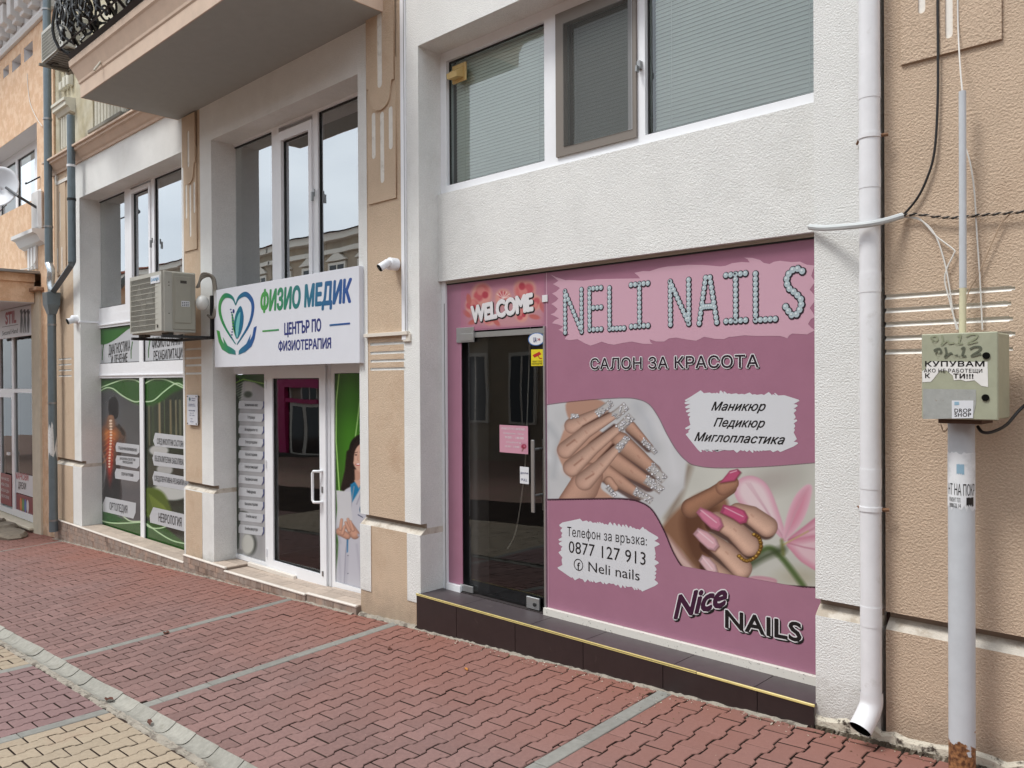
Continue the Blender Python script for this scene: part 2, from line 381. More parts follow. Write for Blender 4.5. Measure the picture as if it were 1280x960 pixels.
def printed(name, x0, x1, z0, z1, Y, nx, nzz, painter, parent, M, mask=None, k=.84, **kw):
    X, Z = np.meshgrid(np.linspace(x0, x1, nx), np.linspace(z0, z1, nzz), indexing='ij')
    P = np.stack([X, np.full_like(X, Y), Z], -1)-CAM; w = P@Fv
    cv = Cv(640+FPX*(P@Rv)/w, 480-FPX*(P@Uv)/w); painter(cv)
    off = offs(parent); V = np.stack([X-off[0], np.full_like(X, Y-off[1]), Z-off[2]], -1).reshape(-1, 3)
    idx = np.arange(nx*nzz).reshape(nx, nzz)
    q = np.stack([idx[:-1, :-1], idx[1:, :-1], idx[1:, 1:], idx[:-1, 1:]], -1).reshape(-1, 4)
    if mask is not None:
        keep = mask(cv).reshape(-1)[q].all(1); q = q[keep]
    me = bpy.data.meshes.new(name); me.vertices.add(len(V)); me.vertices.foreach_set('co', V.ravel())
    me.loops.add(len(q)*4); me.loops.foreach_set('vertex_index', q.ravel().astype(np.int32))
    me.polygons.add(len(q)); me.polygons.foreach_set('loop_start', np.arange(0, len(q)*4, 4, dtype=np.int32))
    me.update(calc_edges=True); a = me.color_attributes.new('print', 'FLOAT_COLOR', 'POINT')
    c = np.clip(cv.c, 0, 255); c = lin(c)*k; c4 = np.concatenate([np.clip(c, 0, .9), np.ones(c.shape[:2]+(1,))], -1); a.data.foreach_set('color', c4.reshape(-1).astype(np.float32))
    me.materials.append(M); o = bpy.data.objects.new(name, me); COL.objects.link(o); return put(o, parent, **kw)

# ------------------------------------------------------------------ materials
white = stucco('white_stucco', S(226, 226, 223), 120, (S(206, 205, 200), 1.3, .56, .4))
whitesm = mat('white_paint', S(220, 216, 208), rough=.85, bump=.7, bscale=60, bdist=.006, var=.10, vscale=3, stain=(S(170, 160, 146), 9, .56, .6))
beige = stucco('beige_stucco', S(199, 177, 153), 110, (S(180, 150, 124), 1.6, .55, .5))
beigesm = mat('beige_paint', S(203, 180, 160), rough=.75, bump=.4, bscale=30, bdist=.003, var=.07, vscale=2)
soffm = mat('soffit_paint', S(160, 163, 160), rough=.85, bump=.5, bscale=40, bdist=.003, var=.04)
pvc = mat('white_pvc', S(232, 233, 236), rough=.28, spec=.5, var=.02, vscale=4)
gasket = mat('black_gasket', S(28, 28, 28), rough=.6)
darkroom = mat('dark_interior', S(66, 62, 56), rough=.9, var=.1)
olive = mat('olive_interior', S(88, 84, 68), rough=.9)
glassM = emit_glass('window_glass', (.55, .58, .56), 1.8, .36)
glassB = emit_glass('blind_glass', (.93, .99, .95), 1.5, .07)
glassS = emit_glass('shop_glass', (.6, .64, .6), 1.25, .0)
glassD = emit_glass('door_glass', (.86, .88, .86), 1.5, .03)
# ------------------------------------------------------------------ main building
YF = .26                       # plane of the shop fronts
XN0, XN1 = -5.04, -1.792       # nail salon bay
XP0, XP1 = -8.624, -5.863      # physiotherapy bay
XC0, XC1 = -12.783, -9.376     # clinic window bay
XL = -13.89                    # left end of the building
XG = AX(1107, 700, 0)          # joint to the beige house on the right
ZJ0, ZJ1 = .51, .60            # plinth joint
ZTOP = 9.0
ZSOF = 4.865
bld = thing('town_building', 'long beige and white rendered building holding both shops, with white framed windows', 'building', (-7, .3, gz(-7, 0)))
deepN = AZ(523, 57, 0); topP = AZ(263.7, 175, 0); topC = AZ(99.2, 247.5, 0)
ledM = mat('ledge_paint', S(202, 194, 182), rough=.9, bump=.8, bscale=50, bdist=.008, var=.12, vscale=3, stain=(S(160, 146, 128), 7, .5, .7))
recM = mat('shaded_joint_render', S(142, 130, 118), rough=.95, bump=.5, bscale=40, var=.1)  # bare dirty render of the groove back, its shade also mixed into the colour
def joint(x0, x1, parent):
    b = MB(); b.extX([(.062, ZJ0+.05), (.045, ZJ0+.038), (.012, ZJ0+.012), (.001, ZJ0), (.3, ZJ0), (.3, ZJ0+.05)], x0, x1)
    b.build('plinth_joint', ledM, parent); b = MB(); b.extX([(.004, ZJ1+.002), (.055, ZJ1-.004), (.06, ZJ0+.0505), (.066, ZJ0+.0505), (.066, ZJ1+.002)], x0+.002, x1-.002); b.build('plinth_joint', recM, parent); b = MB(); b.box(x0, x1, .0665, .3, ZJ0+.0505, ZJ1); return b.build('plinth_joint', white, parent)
def grooves(x0, x1, zs, h=.024, y=.013, mi=1): return [(x0, x1, z-h/2, z+h/2, y, mi) for z in zs]
# pilaster between the two shops
xb0, xb1 = AX(459, 300, 0), AX(504, 300, 0)
duct_z = AZ(459, 422, 0)
R_ = [(XP1, XN0, ZJ1, ZTOP, 0, 1), (xb0, xb1, ZJ1, ZTOP, .004, 0)]
R_ += grooves(AX(462.5, 440, 0), AX(506, 440, 0), [AZ(463, y, 0) for y in (430.5, 441.5, 451.5, 461.5)])
relief('pilaster', R_, [beige, white], bld)
R_ = [(XP1, XN0, gz(-5.4, 0)-.3, ZJ0, 0, 0), (XP1, AX(464.5, 700, 0), AZ(455, 737, 0), ZJ0, -.006, 1), (AX(509.5, 700, 0), XN0, AZ(520, 753, 0), ZJ0, -.006, 1)]
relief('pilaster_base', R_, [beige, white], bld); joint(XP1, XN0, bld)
# pilaster carrying the air conditioner
xw2 = AX(252, 500, 0)
R_ = [(XC1, XP0, ZJ1, ZSOF+.2, 0, 1), (XC1+.05, xw2, ZJ1, ZSOF+.2, .004, 0)]
R_ += grooves(XC1+.06, xw2, [AZ(231, y, 0) for y in (437, 448, 457, 467)])
relief('pilaster', R_, [beige, white], bld)
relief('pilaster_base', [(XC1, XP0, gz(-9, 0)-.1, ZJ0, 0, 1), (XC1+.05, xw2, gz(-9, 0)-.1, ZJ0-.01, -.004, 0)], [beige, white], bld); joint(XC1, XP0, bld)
# pilaster at the left end
R_ = [(XL, XC0, ZJ1, 5.0, 0, 1), (XL, AX(92, 400, 0), ZJ1, 5.0, .004, 0)]
R_ += grooves(AX(73, 455, 0), AX(89, 455, 0), [AZ(74, y, 0) for y in (449, 456, 463, 470)])
relief('pilaster', R_, [beige, white], bld)
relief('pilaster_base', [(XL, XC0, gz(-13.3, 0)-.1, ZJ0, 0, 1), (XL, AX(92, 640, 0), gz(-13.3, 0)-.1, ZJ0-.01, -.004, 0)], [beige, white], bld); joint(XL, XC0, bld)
# lintels
def slab(name, x0, x1, y0, y1, z0, z1, M, parent=None, bev=0, **kw): return MB().box(x0, x1, y0, y1, z0, z1).build(name, M, parent, bevel=bev, **kw)
slab('lintel', XN0, XN1, 0, .32, deepN, ZTOP, white, bld)
slab('lintel', XP0, XP1, 0, .32, topP, ZSOF+.2, soffm if False else white, bld)
slab('lintel', XC0, XC1, 0, .32, topC, 5.0, white, bld)
slab('spandrel', XN0, XN1, .2, .32, AZ(548, 352, .2), AZ(563, 239.5, .2), white, bld)
# white edge pilaster right of the salon
xpr = AX(1099.5, 500, 0)
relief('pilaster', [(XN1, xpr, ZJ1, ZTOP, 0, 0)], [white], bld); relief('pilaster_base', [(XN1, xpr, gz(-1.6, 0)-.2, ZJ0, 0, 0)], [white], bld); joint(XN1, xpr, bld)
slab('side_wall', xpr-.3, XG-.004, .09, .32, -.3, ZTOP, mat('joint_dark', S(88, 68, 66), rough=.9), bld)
# rough foot of the wall
b = MB(); r = random.Random(3)
# raised panels with painted slots on pilasters
def ornament(cx, w, zbot, ztop, parent, s=1.0, long_only=False, y=0.004):
    """raised render panel with three painted slots below and a long one above"""
    x0, x1 = cx-w/2, cx+w/2; h3 = w*.145
    slots = [stadium(cx-w*.29, h3, zbot+.42*s, zbot+.86*s), stadium(cx+.02*w, h3, zbot+.17*s, zbot+.84*s), stadium(cx+w*.33, h3, zbot+.46*s, zbot+.86*s)]
    plate('relief_panel', [(x0, zbot), (x1, zbot), (x1, zbot+1.3*s), (x0, zbot+1.3*s)], slots, y-.014, y+.001, beige, parent)
    zu = zbot+.98*s; U = [(x0, ztop), (x0, zu+.10), (x0+.08*w, zu+.10)]
    for k in range(9):
        a = PI+PI*k/8; U.append((cx+w*.36*math.cos(a), zu-.0+.13*s*math.sin(a)))
    U += [(x1-.08*w, zu+.10), (x1, zu+.10), (x1, ztop)]
    up = [stadium(cx, h3*1.2, zu+.08*s, ztop-.18)]
    plate('relief_panel', U, up, y-.03, y-.0135, beige, parent)
    b = MB()
    for S_ in slots: b.prism([(p[0], p[1]) for p in stadium((S_[3][0]), h3*1.15, min(q[1] for q in S_)-.005, max(q[1] for q in S_)+.005)], y-.011, y+.002)
    b.prism(stadium(cx, h3*1.35, zu+.07*s, ztop-.17), y-.026, y-.012)
    b.build('painted_slot', whitesm, parent)
px0, px1 = AX(461.6, 256, 0), AX(496, 247, 0)
ornament((px0+px1)/2, px1-px0, AZ(461.6, 256, 0), 5.6, bld, s=.9)
p20, p21 = AX(231, 310, 0), AX(247, 310, 0)
ornament((p20+p21)/2, p21-p20, AZ(231, 315, 0), ZSOF-.02, bld, s=.9)
p30, p31 = AX(71, 300, 0), AX(83, 300, 0)
b = MB()
zt = AZ(72, 226, 0)
plate('relief_panel', [(p30, AZ(72, 345, 0)), (p31, AZ(72, 345, 0)), (p31, zt), (p30, zt)], [stadium((p30+p31)/2-.04, .07, AZ(75, 290, 0), AZ(75, 240, 0))], -.012, .005, beige, bld)
b.prism(stadium((p30+p31)/2-.04, .085, AZ(75, 292, 0), AZ(75, 238, 0)), -.003, .006)
for k in (-1, 1): b.prism(stadium((p30+p31)/2-.04+k*.1, .03, AZ(75, 340, 0), AZ(75, 310, 0)), -.016, -.011)
b.build('painted_slot', whitesm, bld)
zc0 = AZ(72, 232, 0); zc1 = zc0+.33
plate('relief_panel', [(p30+.05, zc0), (p31+.3, zc0), (p31+.3, zc1), (p30, zc1), (p30, zc0+.06)], [[(p30+.09, zc0+.05), (p31+.26, zc0+.05), (p31+.26, zc1-.05), (p30+.05, zc1-.05), (p30+.05, zc0+.1)]], -.02, .003, whitesm, bld)
# cornice over the left bays
zk = AZ(94, 206.7, 0)
prof = [(0, zk-.0), (-.02, zk), (-.03, zk+.03), (-.05, zk+.05), (-.10, zk+.12), (-.13, zk+.135), (-.13, zk+.17), (-.16, zk+.175), (-.16, zk+.2), (.04, zk+.24), (.04, zk)]
MB().extX(prof, XL-.05, -9.44).build('cornice', beigesm, bld)
# old upper storey
cream = mat('old_cream_render', S(196, 190, 170), rough=.95, bump=.7, bscale=18, bdist=.006, col2=S(176, 166, 138), vscale=2.4, var=.12, stain=(S(120, 116, 100), 3.5, .6, .6))
creamw = mat('cream_moulding', S(205, 202, 188), rough=.9, bump=.4, bscale=30, var=.08)
zu0 = zk+.2
fx0, fx1 = AX(116, 155, .03), AX(153, 140, .03); fz0 = AZ(116, 163, .03)
dx0, dx1 = AX(146, 20, .03), AX(179, 20, .03)
relief('upper_wall', [(XL, XN0-.0, zu0, ZTOP, .03, 0), (fx0, fx1, fz0, fz0+1.1, .09, 0), (dx0, dx1, ZSOF+.25, 7.9, None, 0)], [cream], bld, back=.3)
b = MB()
nf = 9
for i in range(nf):
    cx = fx0+(i+.5)*(fx1-fx0)/nf; b.tube([(cx, .085, fz0+.03), (cx, .085, fz0+1.07)], (fx1-fx0)/nf*.42, 8)
b.build('fluting', creamw, bld, smooth=True)
slab('panel_sill', fx0-.04, fx1+.06, -.03, .05, fz0-.06, fz0, mat('grey_moulding', S(130, 126, 116), rough=.9, bump=.4, bscale=30), bld, bev=.01)
# balcony door in the upper wall
bd = slab('balcony_door', dx0, dx1, .16, .2, ZSOF+.25, 7.9, mat('old_grey_frame', S(120, 126, 134), rough=.6), bld)
slab('pane', dx0+.12, (dx0+dx1)/2-.05, .15, .158, ZSOF+.6, 7.7, mat('dark_pane', S(30, 32, 34), rough=.08), bd)
slab('pane', (dx0+dx1)/2+.05, dx1-.12, .15, .158, ZSOF+.6, 7.7, MATS['dark_pane'], bd)
# end pilaster of the upper storey with corbel and flutes
for (x, w) in ((AX(79, 160, -.05), .42),):
    b = MB(); zz = AZ(74, 187, -.05); zt_ = AZ(70, 150, -.06)
    for i in range(4): b.tube([(x-w*.35+i*w*.24, 0.0, zz), (x-w*.35+i*w*.24, 0.0, zt_)], .035, 8)
    b.build('fluting', creamw, bld, smooth=True)
    b = MB(); b.extX([(.03, zt_), (-.04, zt_+.02), (-.07, zt_+.08), (-.11, zt_+.09), (-.11, zt_+.15), (-.13, zt_+.16), (-.13, zt_+.2), (.03, zt_+.22)], x-w*.7, x+w*.7); b.build('corbel', creamw, bld)
    b = MB()
    for i in range(3):
        for j in range(3): b.box(x-.2+i*.16, x-.1+i*.16, -.05, .03, zt_+.42+j*.3, zt_+.55+j*.3+.04*i)
    b.build('carved_blocks', creamw, bld, bevel=.01)
# ------------------------------------------------------------------ balcony
YB = -1.07; XB0, XB1 = -9.46, -5.46
bal = slab('balcony', XB0, XB1, YB, .02, ZSOF, ZSOF+.16, soffm, bld)
prof = [(0, 0), (-.003, .14), (-.014, .155), (-.018, .18), (-.045, .25), (-.07, .31), (-.085, .33), (-.09, .39), (-.07, .42), (.012, .42), (.012, 0)]
b = MB()
pts = [(XB0, 1, -1), (XB1, 1, 1)]
# swept moulding: left side, front, right side with mitred corners
ring = []
for (x, y, dx, dy) in ((XB0, .02, -1, 0), (XB0, YB, -1, -1), (XB1, YB, 1, -1), (XB1, .02, 1, 0)):
    ring.append([(x-dx*o if dx else x, y-dy*o if dy else y, ZSOF+z) for o, z in prof])
# prof offset is negative outward
ring = []
for (x, y, dx, dy) in ((XB0, .02, -1, 0), (XB0, YB, -1, -1), (XB1, YB, 1, -1), (XB1, .02, 1, 0)):
    ring.append([(x+dx*(-o), y+dy*(-o), ZSOF+z-.002) for o, z in prof])
n = len(prof)
b.v = [p for r_ in ring for p in r_]
for k in range(3):
    for i in range(n): b.f.append((k*n+i, k*n+(i+1) % n, (k+1)*n+(i+1) % n, (k+1)*n+i))
b.f += [tuple(range(n))[::-1], tuple(range(3*n, 4*n))]; b.m = [0]*len(b.f)
b.build('balcony_moulding', beigesm, bal)
slab('balcony_floor', XB0+.013, XB1-.013, YB+.013, .02, ZSOF+.165, ZSOF+.41, beigesm, bal)
dr = MB(); p = at(116, 78, YB-.1); dr.tube([(p[0]+.0, YB-.02, p[2]+.03), (p[0]-.01, YB-.085, p[2]-.075)], .012, 8); dr.build('drain_spout', creamw, bal)

# ------------------------------------------------------------------ windows and doors
def framed(name, x0, x1, z0, z1, opens, y, d, M, parent, **kw):
    return relief(name, [(x0, x1, z0, z1, y, 0)]+[(a, b_, c, e, None, 0) for a, b_, c, e in opens], [M], parent, back=y+d, **kw)
def pane(x0, x1, z0, z1, y, M, parent, name='pane'): return MB().quad((x0, y, z0), (x1, y, z0), (x1, y, z1), (x0, y, z1)).build(name, M, parent)
def beadr(x0, x1, z0, z1, y, parent, w=.012):
    return framed('gasket', x0-.001, x1+.001, z0-.001, z1+.001, [(x0+w, x1-w, z0+w, z1-w)], y, .01, gasket, parent)
def room(x0, x1, z0, z1, y0, y1, M, parent, name='room'):
    b = MB(); b.box(x0, x1, y0, y1, z0, z1); b.f = [f for k, f in enumerate(b.f) if k != 2]; b.m = b.m[:5]
    return b.build(name, M, parent)
# -- salon upper window with blinds
yw = .24; yg = .285
zg0 = AZ(563, 233.5, yg); zg1 = AZ(563, 78.5, yg)
c = [AX(p, 150, yg) for p in (563, 685.5)]; c2 = [AX(708, 120, yg)+.1, AX(790, 120, yg)-.03]; c3 = [AX(p, 80, yg) for p in (811, 1022)]
slatM = mat('blind_slat', S(236, 240, 236), rough=.5)
win = framed('window', XN0-.01, XN1+.01, AZ(563, 246, yw), deepN+.02, [(c[0], c[1], zg0, zg1), (c2[0]-.1, c2[1]+.03, zg0+.01, zg1), (c3[0], XN1-.02, zg0, zg1)], yw, .08, pvc, bld)
for (a, e) in ((c[0], c[1]), (c2[0]-.1, c2[1]+.03), (c3[0], XN1-.02)):
    pane(a, e, zg0-.03, zg1, yg, glassB, win); beadr(a, e, zg0 if a != c2[0]-.1 else zg0-.03, zg1, yg-.012, win, .014)
    b = MB(); zz = zg0+.02; k = 0
    while zz < zg1:
        b.hexa([(a+.02, yg+.05, zz), (e-.02, yg+.05, zz), (e-.02, yg+.058, zz+.0275), (a+.02, yg+.058, zz+.0275), (a+.02, yg+.051, zz-.0006), (e-.02, yg+.051, zz-.0006), (e-.02, yg+.059, zz+.0269), (a+.02, yg+.059, zz+.0269)]); zz += .0262
    for t in (.12, .88): b.box(a+(e-a)*t-.0015, a+(e-a)*t+.0015, yg+.044, yg+.047, zg0, zg1)
    b.build('venetian_blind', slatM, win, kind='stuff')
# insect screen sash
brown = mat('grey_brown_frame', S(122, 114, 106), rough=.45)
sx0, sx1 = AX(694.5, 120, .222), AX(795, 120, .222); sz0 = AZ(694.5, 197, .222)
sash = framed('screen_sash', sx0, sx1, sz0, zg1+.0, [(sx0+.075, sx1-.03, sz0+.06, zg1-.09)], .222, .045, brown, win, bevel=0)
M = bpy.data.materials.new('insect_mesh'); M.use_nodes = True; n_ = M.node_tree.nodes; n_.clear(); o_ = n_.new('ShaderNodeOutputMaterial'); t_ = n_.new('ShaderNodeBsdfTransparent'); d_ = n_.new('ShaderNodeBsdfDiffuse'); d_.inputs[0].default_value = S(92, 92, 90); x_ = n_.new('ShaderNodeMixShader'); x_.inputs[0].default_value = .55
for a_, b_ in ((t_.outputs[0], x_.inputs[1]), (d_.outputs[0], x_.inputs[2]), (x_.outputs[0], o_.inputs[0])): M.node_tree.links.new(a_, b_)
pane(sx0+.075, sx1-.03, sz0+.06, zg1-.09, .215, M, sash, 'insect_screen')
b = MB(); b.box(sx1+.015, sx1+.04, .21, .245, AZ(800, 86, .22), AZ(800, 76, .22)); b.box(sx1+.02, sx1+.032, .185, .215, AZ(800, 83, .22)-.04, AZ(800, 83, .22)); b.build('window_handle', mat('grey_metal', S(150, 150, 150), rough=.35, metal=.8), win)
room(XN0, XN1+.3, 2.75, deepN+.2, .33, 3.5, mat('pale_room', S(120, 122, 118), rough=.9), bld)
# vent cowl on the left pane
vent = thing('vent_cowl', 'small yellowed plastic vent cowl in the top left corner of the blinded window', 'vent', at(571, 92, yg))
v0 = at(566, 100, yg-.02); v1x = AX(583, 92, yg-.02); vz1 = AZ(575, 80, yg-.02); vz0 = AZ(566, 106, yg-.02)
yel = mat('yellowed_plastic', S(206, 178, 118), rough=.45, var=.05)
slab('back_plate', v0[0], v1x, yg-.03, yg-.012, vz0, vz1, yel, vent, bev=.004)
b = MB(); w = v1x-v0[0]; h = vz1-vz0
b.add([(v0[0]+.02, yg-.031, vz1-.03), (v1x-.02, yg-.031, vz1-.03), (v0[0]+.01, yg-.10, vz0+h*.42), (v1x-.03, yg-.10, vz0+h*.42), (v0[0]+.02, yg-.10, vz0+h*.12), (v1x-.03, yg-.10, vz0+h*.12), (v0[0]+.02, yg-.031, vz0+h*.18), (v1x-.02, yg-.031, vz0+h*.18)],
      [(0, 2, 3, 1), (2, 4, 5, 3), (4, 6, 7, 5), (0, 6, 4, 2), (1, 3, 5, 7), (0, 1, 7, 6)]); b.build('hood', yel, vent)
# -- physiotherapy upper window
z0 = AZ(292, 376, YF); z1 = AZ(291.4, 184, YF); yg = YF+.03
g1 = (AX(292.5, 280, yg), AX(343.4, 280, yg)); g2 = (AX(356.6, 280, yg), AX(391, 280, yg)); g3 = (AX(401, 260, yg), XP1-.02)
win = framed('window', XP0-.01, XP1+.01, z0-.1, z1+.06, [(g1[0], g1[1], z0, z1), (g2[0]-.07, g2[1]+.05, z0-.02, z1), (g3[0], g3[1], z0, z1)], YF, .08, pvc, bld)
sash = framed('sash', g2[0]-.075, g2[1]+.055, z0-.03, AZ(352, 164, YF-.02), [(g2[0], g2[1], z0+.05, AZ(357, 176.5, yg))], YF-.018, .06, pvc, win)
for a, e in (g1, g2, g3): pane(a, e, z0-.05, z1, yg, glassM, win); 
for a, e, t in ((g1[0], g1[1], z1), (g2[0], g2[1], AZ(357, 176.5, yg)), (g3[0], g3[1], z1)): beadr(a, e, z0, t, yg-.012, win)
b = MB(); hx = AX(395, 241, YF); b.box(hx-.012, hx+.012, YF-.03, YF-.018, AZ(395, 246, YF), AZ(395, 237, YF)); b.box(hx-.008, hx+.008, YF-.055, YF-.03, AZ(395, 252, YF), AZ(395, 241, YF)); b.build('window_handle', MATS['grey_metal'], win)
room(XP0, XP1+.3, 2.75, topP+.1, .36, 3.2, olive, bld)
# -- clinic bay upper window
za = AZ(121, 387, yg); zb = AZ(121, 254.5, yg)
h1 = (AX(121, 300, yg), AX(158.7, 300, yg)); h2 = (AX(168.7, 290, yg), AX(190, 290, yg)); h3 = (AX(195.5, 280, yg), XC1-.2)
win = framed('window', XC0-.01, XC1+.01, za-.1, topC+.02, [(h1[0], h1[1], za, zb), (h2[0]-.07, h2[1]+.04, za, zb), (h3[0], h3[1], za, zb)], YF, .08, pvc, bld)
sash = framed('sash', h2[0]-.08, h2[1]+.05, za-.03, AZ(168.7, 236, YF), [(h2[0], h2[1], za+.06, AZ(168.7, 243, yg))], YF-.018, .06, pvc, win)
for a, e in (h1, h2, h3): pane(a, e, za-.02, zb, yg, glassM, win)
for a, e, t in ((h1[0], h1[1], zb), (h2[0], h2[1], AZ(168.7, 243, yg)), (h3[0], h3[1], zb)): beadr(a, e, za, t, yg-.012, win)
b = MB(); hx = AX(192.5, 300, YF); b.box(hx-.012, hx+.012, YF-.03, YF-.018, AZ(192, 304, YF), AZ(192, 298, YF)); b.box(hx-.008, hx+.008, YF-.055, YF-.03, AZ(192, 310, YF), AZ(192, 301, YF)); b.build('window_handle', MATS['grey_metal'], win)
room(XC0, XC1+.3, 2.75, topC+.1, .36, 3.2, mat('grey_room', S(128, 124, 114), rough=.9), bld)
cur = MB(); cxs = np.linspace(h1[0]+.28, h1[1], 40)
for i in range(39): cur.quad((cxs[i], .7+.04*math.sin(i*1.3), za), (cxs[i+1], .7+.04*math.sin((i+1)*1.3), za), (cxs[i+1], .7+.04*math.sin((i+1)*1.3), za+.75), (cxs[i], .7+.04*math.sin(i*1.3), za+.75))
cur.build('curtain', mat('net_curtain', S(205, 205, 198), rough=.9), bld)
# -- clinic bay: rail, upper poster band, lower posters
zr0, zr1 = AZ(121, 455, YF), AZ(121, 411, YF); zl0, zl1 = AZ(121.3, 654.5, YF), AZ(121.3, 473, YF)
xm0, xm1 = AX(175.3, 560, YF), AX(180, 560, YF)
win = framed('shop_window', XC0-.01, XC1+.01, zl0-.06, za-.101, [(h1[0], xm0, zr0, zr1), (xm1, XC1-.01, zr0, zr1), (h1[0], xm0, zl0, zl1), (xm1, XC1-.01, zl0, zl1)], YF-.005, .08, pvc, bld)
slab('transom', XC0, XC1, YF-.02, YF, zr1+.035, zr1+.05, pvc, win); slab('transom', XC0, XC1, YF-.02, YF, zl1+.035, zl1+.05, pvc, win)
for a, e in ((h1[0], xm0), (xm1, XC1-.01)):
    for p_, q_ in ((zr0, zr1), (zl0, zl1)): beadr(a, e, p_, q_, YF+.01, win, .01)
# -- physiotherapy ground floor
zd0 = AZ(337, 713.5, YF); zs1 = AZ(292.6, 468, YF); zs0 = AZ(293.7, 691.5, YF)
s0, s1 = AX(292.8, 580, YF), AX(331, 580, YF); e0, e1 = AX(335, 580, YF), AX(410, 580, YF); r0, r1 = AX(418, 600, YF), XP1
zdt = AZ(335, 457, YF)
win = framed('shop_window', XP0-.01, XP1+.01, zs0-.05, AZ(292, 440, YF), [(s0, s1, zs0, zs1), (e0, e1, zs0-.06, zdt), (r0, r1-.0, AZ(418.4, 727, YF), AZ(418, 466.6, YF))], YF, .08, pvc, bld)
d0, d1 = AX(343, 580, YF), AX(401.7, 580, YF)
door = framed('glass_door', e0+.008, e1-.012, zd0-.005, zdt-.008, [(d0, d1, AZ(343, 700, YF), AZ(343, 473, YF))], YF-.02, .07, pvc, bld, bevel=0)
pane(d0, d1, AZ(343, 700, YF), AZ(343, 473, YF), YF+.01, glassD, door); beadr(d0, d1, AZ(343, 700, YF), AZ(343, 473, YF), YF-.005, door, .008)
hz0, hz1 = AZ(405, 629, YF-.05), AZ(405, 590, YF-.05); hx = (d1+e1)/2-.01
b = MB(); b.tube([(hx, YF-.02, hz1), (hx-.02, YF-.065, hz1), (hx-.055, YF-.085, hz1), (hx-.075, YF-.085, hz1-.02), (hx-.075, YF-.085, hz0+.02), (hx-.055, YF-.085, hz0), (hx-.02, YF-.065, hz0), (hx, YF-.02, hz0)], .014, 10)
b.build('door_handle', pvc, door, smooth=True)
b = MB(); b.box(hx-.012, hx+.012, YF-.026, YF-.019, (hz0+hz1)/2-.06, (hz0+hz1)/2-.0); b.box(hx-.014, hx+.010, YF-.026, YF-.019, zd0+.12, zd0+.17); b.build('lock', MATS['grey_metal'], door)
for zz in (zd0+.15, (zd0+zdt)/2, zdt-.25): MB().tube([(e0+.004, YF-.03, zz), (e0+.004, YF-.03, zz+.09)], .009, 8).build('hinge', pvc, door)
for xx in (e1+.02, e1+.045): slab('frame_rib', xx, xx+.008, YF-.012, YF, zs0-.04, AZ(292, 452, YF), pvc, win)
room(XP0, XP1+.3, zd0-.02, 2.72, .36, 4, darkroom, bld)
b = MB(); b.box(-7.2, -6.1, 1.6, 2.1, zd0, zd0+.85); 
for k in range(4): b.box(-7.2, -6.1, 1.585, 1.6, zd0+.1+k*.18, zd0+.25+k*.18)
b.build('reception_desk', mat('dull_white', S(150, 146, 138), rough=.6), bld)
for k in range(3): slab('wall_shelf', -7.6, -6.2, 3.6, 3.9, zd0+1.1+.4*k, zd0+1.13+.4*k, MATS['dull_white'], bld)
# -- nail salon ground floor
tileT = mat('threshold_dark', S(54, 48, 48), rough=.45)
ZT = .043                       # tread of the dark step
yp = YF+.005
zb0 = AZ(561, 727, yp); ztp = AZ(561, 356, yp)
nx0 = AX(561, 540, yp); dl, drr = AX(578.5, 580, yp), AX(682.5, 580, yp); zdn = AZ(600, 413, yp)
frame_l = MB(); frame_l.box(XN0, nx0-.0, .235, .30, ZT-.02, AZ(548, 352, .2)); frame_l.build('frame_post', pvc, bld, bevel=.003)
slab('frame_groove', XN0+.035, XN0+.042, .232, .236, ZT, 2.4, MATS['grey_metal'], bld)
slab('frame_head', XN0, XN1+.05, .243, .30, ztp+.006, AZ(548, 352, .2)-.001, mat('frame_beige', S(176, 166, 154), rough=.6), bld); slab('frame_head', XN0, XN1+.05, .25, .30, ztp-.004, ztp+.0055, gasket, bld)
terr = mat('speckled_sill', S(214, 210, 202), rough=.6, stain=(S(50, 44, 40), 42, .60, 1), bump=.3, bscale=60)
slab('sill_strip', drr, XN1+.05, .225, .30, ZT-.02, zb0-.002, terr, bld)
slab('sill_strip', nx0, dl, .225, .30, ZT-.02, zb0-.002, pvc, bld)
alu = mat('brushed_aluminium', S(190, 192, 192), rough=.32, metal=.85, var=.05)
slab('frame_post', drr-.002, drr+.012, .24, .29, ZT, zdn, alu, bld)
room(XN0, XN1+.3, ZT-.01, 2.7, .32, 3.0, mat('salon_wall', S(176, 156, 140), rough=.8, var=.08), bld)
slab('salon_floor', XN0+.01, XN1+.28, .33, 2.99, ZT-.005, ZT+.0, mat('dark_floor_tile', S(48, 44, 44), rough=.25), bld)
b = MB(); b.box(-4.9, -4.6, .34, 1.4, ZT, 2.65); b.build('inner_partition', mat('partition', S(58, 58, 60), rough=.5), bld)
b = MB()
for (a, e, c_, f) in ((-3.9, -3.5, .9, 1.45), (-4.4, -4.15, .8, 1.3)): b.box(a, e, 2.93, 2.98, c_, f)
b.build('wall_picture', mat('dull_green', S(52, 60, 42), rough=.5), bld)
slab('skirting', XN0+.01, XN1+.2, 2.955, 2.985, ZT, ZT+.12, mat('skirting', S(84, 60, 54), rough=.5), bld)
slab('inner_door', -3.6, -2.7, 2.93, 2.98, ZT, 2.1, mat('inner_door', S(70, 52, 44), rough=.5), bld)
slab('threshold', dl-.02, drr+.01, .236, .345, ZT-.03, ZT+.006, tileT, bld)
cb = MB(); P0 = spline([(-4.55, .5, ZT+.35), (-4.5, .55, ZT+.5), (-4.46, .6, ZT+.9), (-4.44, .62, ZT+1.3), (-4.4, .64, ZT+2.4)], 6); cb.tube(P0, .005, 6); cb.build('lamp_cable', mat('cable_white', S(215, 213, 208), rough=.5), bld)
